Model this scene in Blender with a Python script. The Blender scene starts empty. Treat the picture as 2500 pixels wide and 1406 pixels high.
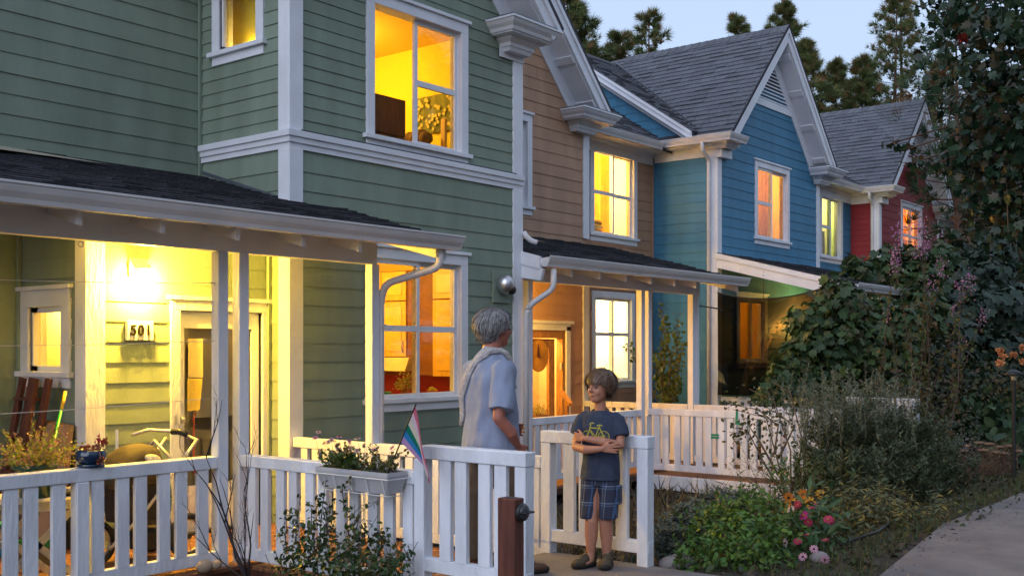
import bpy, bmesh, math, random
import numpy as np
from mathutils import Vector, Matrix, noise
from mathutils.bvhtree import BVHTree
R = math.radians
rnd = random.Random(7)
S = bpy.context.scene
C = S.collection
# ---------------------------------------------------------------- camera, sky, light
cam_d = bpy.data.cameras.new('camera'); cam = bpy.data.objects.new('camera', cam_d); C.objects.link(cam)
cam.location = (0, 0, 1.5)
CAM_A = R(38.755)
cam.rotation_euler = (R(90), 0, CAM_A - R(90))
cam_d.sensor_width = 36; cam_d.lens = 38.03; cam_d.shift_y = 0.0605
cam_d.clip_end = 800
S.camera = cam
W = bpy.data.worlds.new('World'); S.world = W; W.use_nodes = True
wn = W.node_tree; wn.nodes.clear()
wo = wn.nodes.new('ShaderNodeOutputWorld'); wb = wn.nodes.new('ShaderNodeBackground')
sky = wn.nodes.new('ShaderNodeTexSky'); sky.sky_type = 'NISHITA'; sky.sun_disc = False
SUN_EL, SUN_AZ = R(3.0), R(-112)          # the sun has just gone down to the left of the picture
sky.sun_elevation = SUN_EL; sky.sun_rotation = SUN_AZ
sky.air_density = 1.0; sky.dust_density = 0.3; sky.ozone_density = 3.5
pale = wn.nodes.new('ShaderNodeMix'); pale.data_type = 'RGBA'; pale.inputs[0].default_value = 0.86
pale.inputs[7].default_value = (0.96, 1.12, 1.44, 1)      # thin high haze that evens out the dusk sky
wn.links.new(sky.outputs[0], pale.inputs[6]); wn.links.new(pale.outputs[2], wb.inputs[0]); wn.links.new(wb.outputs[0], wo.inputs[0])
wb.inputs[1].default_value = 0.15
sd = bpy.data.lights.new('sun', 'SUN'); so = bpy.data.objects.new('sun', sd); C.objects.link(so)
sd.energy = 0.34; sd.angle = R(60); sd.color = (0.84, 0.86, 1.0)
# afterglow: soft light from the side of the sky where the sun went down
so.rotation_euler = Vector((-0.90, -0.12, 0.50)).to_track_quat('Z', 'Y').to_euler()
S.view_settings.view_transform = 'Standard'; S.view_settings.look = 'None'
S.view_settings.gamma = 1; S.view_settings.use_curve_mapping = False
S.view_settings.exposure = 2.15
S.render.engine = 'CYCLES'
cy = S.cycles
cy.use_denoising = True; cy.max_bounces = 7; cy.diffuse_bounces = 4; cy.glossy_bounces = 3
cy.transparent_max_bounces = 12; cy.transmission_bounces = 4; cy.sample_clamp_indirect = 4.0
cy.caustics_reflective = False; cy.caustics_refractive = False
# ---------------------------------------------------------------- materials
MATS = {}
def mat(name, col, rough=0.6, var=0.12, scale=6.0, bump=0.0, bscale=None, stretch=None, spec=0.4, metal=0.0,
        obj_var=0.0, col2=None, emit=None, estr=0.0, transl=0.0, coord='Object'):
    if name in MATS: return MATS[name]
    m = bpy.data.materials.new(name); m.use_nodes = True; MATS[name] = m
    nt = m.node_tree; n = nt.nodes; L = nt.links
    b = n['Principled BSDF']; b.inputs['Roughness'].default_value = rough
    b.inputs['Specular IOR Level'].default_value = spec; b.inputs['Metallic'].default_value = metal
    tc = n.new('ShaderNodeTexCoord'); mp = n.new('ShaderNodeMapping'); L.new(tc.outputs[coord], mp.inputs[0])
    if stretch: mp.inputs['Scale'].default_value = stretch
    ns = n.new('ShaderNodeTexNoise'); ns.inputs['Scale'].default_value = scale; ns.inputs['Detail'].default_value = 5
    L.new(mp.outputs[0], ns.inputs[0])
    mix = n.new('ShaderNodeMix'); mix.data_type = 'RGBA'
    c = Vector(col[:3])
    if col2 is None:
        a = c * (1 - var); d = c * (1 + var)
    else:
        a = c; d = Vector(col2)
    mix.inputs[6].default_value = (*a, 1); mix.inputs[7].default_value = (*d, 1)
    rmp = n.new('ShaderNodeMapRange'); rmp.inputs[1].default_value = 0.32; rmp.inputs[2].default_value = 0.68
    L.new(ns.outputs[0], rmp.inputs[0]); L.new(rmp.outputs[0], mix.inputs[0])
    out = mix.outputs[2]
    if obj_var:
        oi = n.new('ShaderNodeObjectInfo'); hs = n.new('ShaderNodeHueSaturation')
        mr = n.new('ShaderNodeMapRange'); mr.inputs[3].default_value = 1 - obj_var; mr.inputs[4].default_value = 1 + obj_var
        L.new(oi.outputs['Random'], mr.inputs[0]); L.new(mr.outputs[0], hs.inputs['Value']); L.new(out, hs.inputs['Color'])
        out = hs.outputs[0]
    L.new(out, b.inputs['Base Color'])
    if bump:
        nb = n.new('ShaderNodeTexNoise'); nb.inputs['Scale'].default_value = bscale or scale * 5; nb.inputs['Detail'].default_value = 4
        L.new(mp.outputs[0], nb.inputs[0])
        bp = n.new('ShaderNodeBump'); bp.inputs['Strength'].default_value = bump; bp.inputs['Distance'].default_value = 0.01
        L.new(nb.outputs[0], bp.inputs['Height']); L.new(bp.outputs[0], b.inputs['Normal'])
    if emit:
        b.inputs['Emission Color'].default_value = (*emit, 1); b.inputs['Emission Strength'].default_value = estr
    if transl:
        tr = n.new('ShaderNodeBsdfTranslucent'); L.new(out, tr.inputs[0])
        ms = n.new('ShaderNodeMixShader'); ms.inputs[0].default_value = transl
        L.new(b.outputs[0], ms.inputs[1]); L.new(tr.outputs[0], ms.inputs[2]); L.new(ms.outputs[0], n['Material Output'].inputs[0])
    return m
def glassmat(name='window_glass', gl=0.10, tint=(1, 1, 1)):
    if name in MATS: return MATS[name]
    m = bpy.data.materials.new(name); m.use_nodes = True; MATS[name] = m
    n = m.node_tree.nodes; L = m.node_tree.links
    n.remove(n['Principled BSDF'])
    t = n.new('ShaderNodeBsdfTransparent'); t.inputs[0].default_value = (*tint, 1)
    g = n.new('ShaderNodeBsdfGlossy'); g.inputs['Roughness'].default_value = 0.02
    f = n.new('ShaderNodeFresnel'); f.inputs[0].default_value = 1.5
    ad = n.new('ShaderNodeMath'); ad.operation = 'MULTIPLY_ADD'; ad.inputs[1].default_value = 1.0; ad.inputs[2].default_value = gl * 0.3
    L.new(f.outputs[0], ad.inputs[0])
    ms = n.new('ShaderNodeMixShader'); L.new(ad.outputs[0], ms.inputs[0]); L.new(t.outputs[0], ms.inputs[1]); L.new(g.outputs[0], ms.inputs[2])
    L.new(ms.outputs[0], n['Material Output'].inputs[0])
    return m
WHITE = mat('white_paint', (0.71, 0.73, 0.78), 0.5, 0.06, 3.0, 0.25, 60, (1, 1, 1), obj_var=0.03)
FENCE = mat('fence_paint', (0.67, 0.70, 0.76), 0.55, 0.13, 5.0, 0.7, 45, (1, 1, 0.25), obj_var=0.05)
GREEN = mat('green_siding_paint', (0.20, 0.255, 0.195), 0.6, 0.12, 1.6, 0.3, 45, (2.2, 2.2, 0.5), obj_var=0.06)
TAN = mat('tan_siding_paint', (0.43, 0.255, 0.16), 0.6, 0.12, 1.6, 0.3, 45, (2.2, 2.2, 0.5), obj_var=0.06)
BLUE = mat('blue_siding_paint', (0.05, 0.195, 0.325), 0.6, 0.13, 1.6, 0.3, 45, (2.2, 2.2, 0.5), obj_var=0.06)
RED = mat('red_siding_paint', (0.27, 0.028, 0.035), 0.6, 0.14, 1.6, 0.3, 45, (2.2, 2.2, 0.5), obj_var=0.06)
SHING = mat('asphalt_shingle', (0.115, 0.122, 0.14), 0.9, 0.2, 30, 0.6, 250, obj_var=0.15)
SHING_D = mat('dark_asphalt_shingle', (0.045, 0.045, 0.055), 0.9, 0.35, 30, 0.6, 250, obj_var=0.35)
FLASH = mat('roof_metal', (0.10, 0.12, 0.14), 0.45, 0.15, 4, metal=0.3)
GUTTER = mat('gutter_metal', (0.62, 0.61, 0.62), 0.35, 0.08, 3.0, spec=0.6)
DECK = mat('deck_wood', (0.20, 0.085, 0.04), 0.6, 0.3, 5, 0.4, 30, (1, 6, 1), obj_var=0.18)
CONC = mat('concrete', (0.14, 0.118, 0.112), 0.85, 0.3, 2.2, 0.9, 90, col2=(0.22, 0.195, 0.18), obj_var=.07)
SOIL = mat('soil', (0.045, 0.033, 0.022), 0.95, 0.5, 5, 1.0, 30)
DARKWOOD = mat('dark_wood', (0.08, 0.03, 0.018), 0.5, 0.3, 4, 0.2, 20, (6, 6, 1), obj_var=0.1)
REDWOOD = mat('stained_redwood', (0.11, 0.035, 0.022), 0.6, 0.3, 5, 0.4, 30, (6, 6, 0.6))
BLACK = mat('black_plastic', (0.015, 0.015, 0.016), 0.45, 0.1)
BLKCLOTH = mat('black_fabric', (0.03, 0.024, 0.02), 0.85, 0.2, 30, 0.3, 200)
STEEL = mat('brushed_steel', (0.55, 0.55, 0.56), 0.3, 0.05, metal=0.9)
GLASS = glassmat()
# ---------------------------------------------------------------- object helpers
def link(o, parent=None):
    C.objects.link(o)
    if parent is not None: o.parent = parent
    return o
def thing(name, label, cat, loc=(0, 0, 0), group=None):
    o = bpy.data.objects.new(name, None); o.empty_display_size = 0.1
    link(o); o.location = loc; o['label'] = label; o['category'] = cat
    if group: o['group'] = group
    return o
def tag(o, label, cat, group=None):
    o['label'] = label; o['category'] = cat
    if group: o['group'] = group
    return o
def meshobj(name, V, F, m, parent=None, smooth=False, offset=None):
    me = bpy.data.meshes.new(name)
    off = parent_world(parent)
    me.from_pydata([(v[0] - off[0], v[1] - off[1], v[2] - off[2]) for v in V], [], F)
    me.validate(); me.update()
    if m is not None:
        for mm in (m if isinstance(m, (list, tuple)) else [m]): me.materials.append(mm)
    if smooth: me.polygons.foreach_set('use_smooth', [True] * len(me.polygons))
    o = bpy.data.objects.new(name, me)
    return link(o, parent)
def parent_world(p):
    v = Vector((0, 0, 0))
    while p is not None:
        v = v + p.location; p = p.parent
    return v
def bev(o, w=0.004, seg=1):
    b = o.modifiers.new('bevel', 'BEVEL'); b.width = w; b.segments = seg; b.limit_method = 'ANGLE'; return o
class MB:
    """collects shapes into one mesh"""
    def __init__(s): s.V = []; s.F = []; s.M = []
    def add(s, V, F, mi=0):
        n = len(s.V); s.V += [tuple(v) for v in V]; s.F += [tuple(i + n for i in f) for f in F]; s.M += [mi] * len(F); return s
    def box(s, x0, x1, y0, y1, z0, z1, mi=0):
        return s.add([(x0, y0, z0), (x1, y0, z0), (x1, y1, z0), (x0, y1, z0), (x0, y0, z1), (x1, y0, z1), (x1, y1, z1), (x0, y1, z1)],
                     [(0, 3, 2, 1), (4, 5, 6, 7), (0, 1, 5, 4), (1, 2, 6, 5), (2, 3, 7, 6), (3, 0, 4, 7)], mi)
    def prism(s, P, Q, mi=0):
        """P, Q: same polygon at both ends"""
        n = len(P); V = list(P) + list(Q)
        F = [tuple(range(n))[::-1], tuple(range(n, 2 * n))] + [(i, (i + 1) % n, n + (i + 1) % n, n + i) for i in range(n)]
        return s.add(V, F, mi)
    def bar(s, a, b, w, h=None, up=(0, 0, 1), mi=0):
        a = Vector(a); b = Vector(b); h = h or w; d = (b - a).normalized(); u = Vector(up)
        if abs(d.dot(u)) > 0.98: u = Vector((1, 0, 0))
        r = d.cross(u).normalized() * w / 2; t = r.cross(d).normalized() * h / 2
        return s.prism([a - r - t, a + r - t, a + r + t, a - r + t], [b - r - t, b + r - t, b + r + t, b - r + t], mi)
    def tube(s, pts, r, seg=8, mi=0, cap=True):
        pts = [Vector(p) for p in pts]; n = len(pts)
        rr = r if isinstance(r, (list, tuple)) else [r] * n
        ring0 = None; base = len(s.V); prev = None
        for i, p in enumerate(pts):
            d = (pts[min(i + 1, n - 1)] - pts[max(i - 1, 0)])
            d = d.normalized() if d.length > 1e-9 else Vector((0, 0, 1))
            if prev is None:
                u = Vector((0, 0, 1)) if abs(d.z) < 0.9 else Vector((1, 0, 0)); x = d.cross(u).normalized()
            else:
                x = (prev - d * prev.dot(d));
                x = x.normalized() if x.length > 1e-6 else d.cross(Vector((0, 1, 0.1))).normalized()
            prev = x; y = d.cross(x)
            s.V += [tuple(p + (x * math.cos(t) + y * math.sin(t)) * rr[i]) for t in [2 * math.pi * k / seg for k in range(seg)]]
        for i in range(n - 1):
            for k in range(seg):
                a = base + i * seg + k; b2 = base + i * seg + (k + 1) % seg
                s.F.append((a, b2, b2 + seg, a + seg)); s.M.append(mi)
        if cap:
            s.F.append(tuple(base + k for k in range(seg))[::-1]); s.F.append(tuple(base + (n - 1) * seg + k for k in range(seg))); s.M += [mi, mi]
        return s
    def lathe(s, prof, c=(0, 0, 0), seg=20, axis='Z', mi=0):
        base = len(s.V); c = Vector(c)
        for r, z in prof:
            for k in range(seg):
                t = 2 * math.pi * k / seg
                v = (r * math.cos(t), r * math.sin(t), z)
                if axis == 'Y': v = (v[0], v[2], v[1])
                if axis == 'X': v = (v[2], v[0], v[1])
                s.V.append(tuple(c + Vector(v)))
        for i in range(len(prof) - 1):
            for k in range(seg):
                a = base + i * seg + k; b = base + i * seg + (k + 1) % seg
                s.F.append((a, b, b + seg, a + seg)); s.M.append(mi)
        s.F.append(tuple(base + k for k in range(seg))[::-1]); s.M.append(mi)
        s.F.append(tuple(base + (len(prof) - 1) * seg + k for k in range(seg))); s.M.append(mi)
        return s
    def sphere(s, c, r, seg=12, rings=8, mi=0):
        c = Vector(c); rx, ry, rz = r if isinstance(r, (list, tuple)) else (r, r, r)
        base = len(s.V)
        for i in range(rings + 1):
            ph = math.pi * i / rings
            for k in range(seg):
                t = 2 * math.pi * k / seg
                s.V.append((c.x + rx * math.sin(ph) * math.cos(t), c.y + ry * math.sin(ph) * math.sin(t), c.z - rz * math.cos(ph)))
        for i in range(rings):
            for k in range(seg):
                a = base + i * seg + k; b = base + i * seg + (k + 1) % seg
                s.F.append((a, b, b + seg, a + seg)); s.M.append(mi)
        return s
    def build(s, name, m, parent=None, smooth=False):
        o = meshobj(name, s.V, s.F, m, parent, smooth)
        if len(s.F) == len(o.data.polygons): o.data.polygons.foreach_set('material_index', s.M)
        return o
def box(name, x0, x1, y0, y1, z0, z1, m, parent=None, bw=0):
    o = MB().box(x0, x1, y0, y1, z0, z1).build(name, m, parent)
    if bw: bev(o, bw)
    return o
def sweep(name, path, prof, z0, m, parent=None, closed_ends=True):
    """profile (out, z) run along a horizontal path; out is to the right of travel, corners mitred"""
    P = [Vector((p[0], p[1])) for p in path]; n = len(P); V = []; k = len(prof)
    for i in range(n):
        ds = []
        if i > 0: ds.append((P[i] - P[i - 1]).normalized())
        if i < n - 1: ds.append((P[i + 1] - P[i]).normalized())
        ns = [Vector((d.y, -d.x)) for d in ds]
        mv = ns[0] if len(ns) == 1 else (ns[0] + ns[1]) / (1 + ns[0].dot(ns[1]))
        for b, c in prof: V.append((P[i].x + mv.x * b, P[i].y + mv.y * b, z0 + c))
    F = []
    for i in range(n - 1):
        for j in range(k):
            a = i * k + j; b = i * k + (j + 1) % k
            F.append((a, b, b + k, a + k))
    F.append(tuple(range(k))); F.append(tuple(range((n - 1) * k, n * k))[::-1])
    return meshobj(name, V, F, m, parent)
GUT = [(0, 0), (.07, 0), (.078, .03), (.10, .065), (.112, .095), (.112, .108), (.122, .110), (.122, .125), (.112, .125), (.105, .10), (0, .10)]
BELT = [(0, 0), (.028, 0), (.028, .052), (.044, .056), (.044, .106), (.062, .110), (.062, .165), (0, .172)]
CORN = [(0, 0), (.03, 0), (.03, .16), (.10, .175), (.10, .215), (.16, .235), (.30, .24), (.30, .30), (0, .30)]
# wall frames: a runs along the wall (to the right as seen from outside), b out of it, c up
class Fr:
    def __init__(s, kind, k): s.kind = kind; s.k = k
    def p(s, a, b, c):
        return (a, s.k - b, c) if s.kind == 'Y' else (s.k - b, -a, c)
    def box(s, mb, a0, a1, b0, b1, c0, c1, mi=0):
        x0, y0, _ = s.p(a0, b0, 0); x1, y1, _ = s.p(a1, b1, 0)
        return mb.box(min(x0, x1), max(x0, x1), min(y0, y1), max(y0, y1), c0, c1, mi)
    def obox(s, name, a0, a1, b0, b1, c0, c1, m, parent, bw=0):
        mb = MB(); s.box(mb, a0, a1, b0, b1, c0, c1); o = mb.build(name, m, parent)
        if bw: bev(o, bw)
        return o
def cam_dist(p): return math.hypot(p[0], p[1])
# ---------------------------------------------------------------- lap siding
def siding(par, fr, a0, a1, c0, c1, ex, m, openings=(), limL=None, limR=None, joint=4.5, phase=0.0, seed=1):
    """par: wall object. boards of exposure ex from c0 to c1; openings (a0,a1,c0,c1). limL/limR: c -> a limits (gables)"""
    rr = random.Random(seed); c = c0 - phase
    while c < c1 - 0.01:
        lo, hi = max(c, c0), min(c + ex, c1)
        spans = [(a0, a1)]
        cuts = [o for o in openings if o[2] < hi - 0.004 and o[3] > lo + 0.004]
        pieces = []
        # full cut where an opening covers the course, else notch by splitting the course in height
        levels = sorted({lo, hi} | {o[2] for o in cuts if lo < o[2] < hi} | {o[3] for o in cuts if lo < o[3] < hi})
        for l, h in zip(levels, levels[1:]):
            if h - l < 0.004: continue
            sp = [(a0, a1)]
            for o in cuts:
                if o[2] < h - 0.002 and o[3] > l + 0.002:
                    ns = []
                    for s, e in sp:
                        if o[1] <= s or o[0] >= e: ns.append((s, e)); continue
                        if o[0] > s: ns.append((s, o[0]))
                        if o[1] < e: ns.append((o[1], e))
                    sp = ns
            for s, e in sp:
                if len(levels) == 2 and e - s > joint * 0.6 and rr.random() < 0.75:
                    j = s + (e - s) * rr.uniform(0.15, 0.85); pieces += [(s, j - 0.002, l, h), (j + 0.002, e, l, h)]
                else: pieces.append((s, e, l, h))
        for s, e, l, h in pieces:
            if e - s < 0.01: continue
            sl = sh = s; el = eh = e
            if limL: sl, sh = max(s, limL(l)), max(s, limL(h))
            if limR: el, eh = min(e, limR(l)), min(e, limR(h))
            if el - sl < 0.02: continue
            if eh - sh < 0.0: sh = eh = (sh + eh) / 2
            t0 = 0.006 + 0.010 * (hi - l) / ex + rr.uniform(-.0012, .0012); t1 = 0.006 + 0.010 * (hi - h) / ex
            g = 0.0 if l > lo + 0.001 else 0.006
            p = fr.p
            V = [p(sl, -.004, l - g), p(el, -.004, l - g), p(eh, -.004, h), p(sh, -.004, h), p(sl, t0, l - g), p(el, t0, l - g), p(eh, t1, h), p(sh, t1, h)]
            meshobj('siding_board', V, [(0, 1, 2, 3), (7, 6, 5, 4), (4, 5, 1, 0), (5, 6, 2, 1), (6, 7, 3, 2), (7, 4, 0, 3)], m, par)
        c += ex
def wallsheet(par, name, fr, a0, a1, c0, c1, m, openings=(), limL=None, limR=None, th=0.12):
    """the sheathed wall with its openings, one mesh"""
    A = sorted({a0, a1} | {x for o in openings for x in o[:2] if a0 < x < a1})
    Z = sorted({c0, c1} | {x for o in openings for x in o[2:] if c0 < x < c1})
    mb = MB()
    for s, e in zip(A, A[1:]):
        for l, h in zip(Z, Z[1:]):
            ca, cc = (s + e) / 2, (l + h) / 2
            if any(o[0] < ca < o[1] and o[2] < cc < o[3] for o in openings): continue
            sl, sh, el, eh = s, s, e, e
            if limL: sl, sh = max(s, limL(l)), max(s, limL(h))
            if limR: el, eh = min(e, limR(l)), min(e, limR(h))
            if el <= sl: continue
            if eh < sh: sh = eh = (sh + eh) / 2
            p = fr.p
            mb.prism([p(sl, -th, l), p(el, -th, l), p(eh, -th, h), p(sh, -th, h)], [p(sl, -.004, l), p(el, -.004, l), p(eh, -.004, h), p(sh, -.004, h)])
    return mb.build(name, m, par)
# ---------------------------------------------------------------- windows
def window(par, fr, a0, a1, z0, z1, cw=0.11, bars=(True, True), cap=True, split=0.5, barz=None, apron=True, slide=False):
    """casing a0..a1, z0 = top of sill, z1 = top of head casing; returns the opening"""
    mb = MB()
    fr.box(mb, a0, a0 + cw, 0.0, .030, z0, z1 - cw); fr.box(mb, a1 - cw, a1, 0.0, .030, z0, z1 - cw)
    fr.box(mb, a0, a1, 0.0, .030, z1 - cw, z1)
    win = mb.build('window', WHITE, par); bev(win, .003)
    if cap: fr.obox('head_cap', a0 - .03, a1 + .03, 0.0, .055, z1, z1 + .035, WHITE, win, .003)
    fr.obox('sill', a0 - .04, a1 + .04, -.05, .065, z0 - .045, z0, WHITE, win, .003)
    if apron: fr.obox('apron', a0, a1, 0.0, .028, z0 - .045 - .085, z0 - .045, WHITE, win, .003)
    i0, i1, j0, j1 = a0 + cw, a1 - cw, z0, z1 - cw
    am = i0 + (i1 - i0) * split
    fw = 0.045
    def sash(s, e, b, bar, name='sash'):
        q = MB()
        fr.box(q, s, s + fw, b, b + .035, j0, j1); fr.box(q, e - fw, e, b, b + .035, j0, j1)
        fr.box(q, s + fw, e - fw, b, b + .035, j0, j0 + fw); fr.box(q, s + fw, e - fw, b, b + .035, j1 - fw, j1)
        bz = barz if barz else j0 + (j1 - j0) * 0.5
        if bar: fr.box(q, s + fw, e - fw, b, b + .035, bz - .03, bz + .03)
        sh = q.build(name, WHITE, win)
        for l, h in (((j0 + fw, bz - .03), (bz + .03, j1 - fw)) if bar else ((j0 + fw, j1 - fw),)):
            g = MB(); g.add([fr.p(s + fw, b + .018, l), fr.p(e - fw, b + .018, l), fr.p(e - fw, b + .018, h), fr.p(s + fw, b + .018, h)], [(0, 1, 2, 3)])
            g.build('pane', GLASS, win)
        return sh
    if not slide: sash(i0, am + .02, -.03, bars[0])
    sash(am - .02, i1, -.07, bars[1])
    # jamb liner
    q = MB()
    for s, e in ((i0 - .01, i0), (i1, i1 + .01)): fr.box(q, s, e, -.14, -.002, j0, j1)
    fr.box(q, i0 - .01, i1 + .01, -.14, -.002, j1, j1 + .01); fr.box(q, i0 - .01, i1 + .01, -.14, -.052, j0 - .01, j0)
    q.build('jamb', WHITE, win)
    return win
def opening(a0, a1, z0, z1, cw=0.11): return (a0 + cw - .01, a1 - cw + .01, z0 - .01, z1 - cw + .01)
def cover(a0, a1, z0, z1): return (a0 - .002, a1 + .002, z0 - .13, z1 + .03)
def room(par, fr, a0, a1, depth, c0, c1, wall, ceil, floor, back=None, name='room'):
    """the room behind a window: inside faces of walls, ceiling and floor"""
    b0 = -.125; b1 = -.125 - depth; p = fr.p
    V = [p(a0, b0, c0), p(a1, b0, c0), p(a1, b1, c0), p(a0, b1, c0), p(a0, b0, c1), p(a1, b0, c1), p(a1, b1, c1), p(a0, b1, c1)]
    F = [(0, 1, 2, 3), (4, 5, 6, 7), (2, 3, 7, 6), (1, 2, 6, 5), (0, 3, 7, 4)]
    o = meshobj(name, V, F, [wall, ceil, floor, back or wall], par)
    for f, i in zip(o.data.polygons, (2, 1, 3, 0, 0)): f.material_index = i
    return o
LAMP = 1.1
def lamp(name, loc, watts, col, size=0.06):
    l = bpy.data.lights.new(name, 'POINT'); l.energy = watts * LAMP; l.color = col; l.shadow_soft_size = size
    o = bpy.data.objects.new(name, l); C.objects.link(o); o.location = loc; return o
# ---------------------------------------------------------------- shingles
def shingles(roof, org, U, Vv, width, length, m, ex=0.14, tab=(.16, .34), keep=None, n_max=300, seed=3, th=0.016, bias=None):
    """rows along U, stacked up-slope along Vv; the nearest n_max are parts, the rest one stuff mesh"""
    org = Vector(org); U = Vector(U).normalized(); Vv = Vector(Vv).normalized(); N = U.cross(Vv).normalized()
    if N.z < 0: N = -N
    rr = random.Random(seed); items = []; rows = int(length / ex) + 1
    for r in range(rows):
        x = -rr.uniform(0, .25)
        while x < width:
            w = rr.uniform(*tab); s, e = max(x, 0), min(x + w, width); x += w
            if e - s < 0.04: continue
            v0 = r * ex; v1 = min(v0 + ex * 1.12, length + .02)
            c = org + U * (s + e) / 2 + Vv * (v0 + v1) / 2
            if keep and not keep(c): continue
            items.append((c, s, e, v0, v1, rr.choice((th, th, th * 1.7)) + rr.uniform(0, .002), rr.uniform(-.006, .006)))
    items.sort(key=lambda t: cam_dist(t[0]) if bias is None else bias(t[0]))
    def geo(it):
        c, s, e, v0, v1, t, j = it
        P = lambda u, v, n: org + U * u + Vv * v + N * n
        return [P(s + .002, v0 + j, -.001), P(e - .002, v0 + j, -.001), P(e - .002, v1, -.001), P(s + .002, v1, -.001),
                P(s + .002, v0 + j, t + .002), P(e - .002, v0 + j, t + .002), P(e - .002, v1, .003), P(s + .002, v1, .003)]
    FF = [(0, 1, 5, 4), (1, 2, 6, 5), (3, 0, 4, 7), (4, 5, 6, 7)]
    for it in items[:n_max]: meshobj('shingle', geo(it), FF, m, roof)
    if len(items) > n_max:
        q = MB()
        for it in items[n_max:]: q.add(geo(it), FF)
        o = q.build('shingle_field', m, roof); o['kind'] = 'stuff'

# ================================================================ SETTING: ground
GZ = -0.42     # garden soil level beyond the walk
def grid_sheet(name, x0, x1, y0, y1, st, zf, m):
    nx = int((x1 - x0) / st) + 1; ny = int((y1 - y0) / st) + 1
    V = [(x0 + (x1 - x0) * i / (nx - 1), y0 + (y1 - y0) * j / (ny - 1), 0) for j in range(ny) for i in range(nx)]
    V = [(x, y, zf(x, y)) for x, y, _ in V]
    F = [(j * nx + i, j * nx + i + 1, (j + 1) * nx + i + 1, (j + 1) * nx + i) for j in range(ny - 1) for i in range(nx - 1)]
    o = meshobj(name, V, F, m, smooth=True); o['kind'] = 'structure'; return o
def gz(x, y):
    """garden height: level with the walk at its edge, falling away under the decks"""
    n = noise.noise(Vector((x * .7, y * .7, 0))) * .05 + noise.noise(Vector((x * 3, y * 3, 2))) * .015
    t = min(max((y - 3.0) / 2.2, 0), 1); s = min(max((x - 6.5) / .8, 0), 1)
    if x < 6.5 and y < 5: s = 0
    base = -.03 - .36 * t * t * (3 - 2 * t) * s
    if x <= 6.5 and y > 3: base = -.12 - .2 * min(max((y - 4.2) / .8, 0), 1)
    return base + n * .5
garden = grid_sheet('garden_soil', -2, 60, 2.45, 14, .25, gz, SOIL)
far = MB().add([(-300, -300, -.5), (500, -300, -.5), (500, 500, -.5), (-300, 500, -.5)], [(0, 1, 2, 3)]).build('ground', mat('far_ground', (.05, .045, .03), .95, .4, .5), None)
far['kind'] = 'structure'
def slab(name, x0, x1, y0, y1, z, m, jx=None):
    o = box(name, x0, x1, y0, y1, z - .12, z, m, None, .006); o['kind'] = 'structure'; return o
# the main walk, cast in bays with joints; bays that can be told apart are pieces of it
walk = MB().add([(-6, -3, -.03), (60, -3, -.03), (60, 2.55, -.034), (-6, 2.55, -.034)], [(0, 1, 2, 3)]).build('garden_path', CONC); walk['kind'] = 'structure'
def walk_edge(x): return 2.60 if x < 7.1 else 2.60 + (x - 7.1) * .14 if x < 9.6 else 2.95 + (x - 9.6) * .002
for i in range(22):
    x0 = -4.6 + i * 2.4; x1 = x0 + 2.392; e0, e1 = walk_edge(x0), walk_edge(x1)
    xs = [x0] + [b for b in (7.1, 9.6) if x0 < b < x1] + [x1]
    top = [(x, walk_edge(x), 0.0) for x in xs]; P = [(x0, 1.1, 0.0), (x1, 1.1, 0.0)] + top[::-1]
    bev(MB().prism([(a, b, -.03) for a, b, c in P], P).build('concrete_bay', CONC, walk), .006)
    box('concrete_bay', x0, x1, -.9, 1.09, -.028, 0.0, CONC, walk, .006)
entry = box('entry_path', 4.98, 6.50, 2.63, 4.86, -.12, -.003, CONC, None, .008); entry['kind'] = 'structure'
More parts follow.
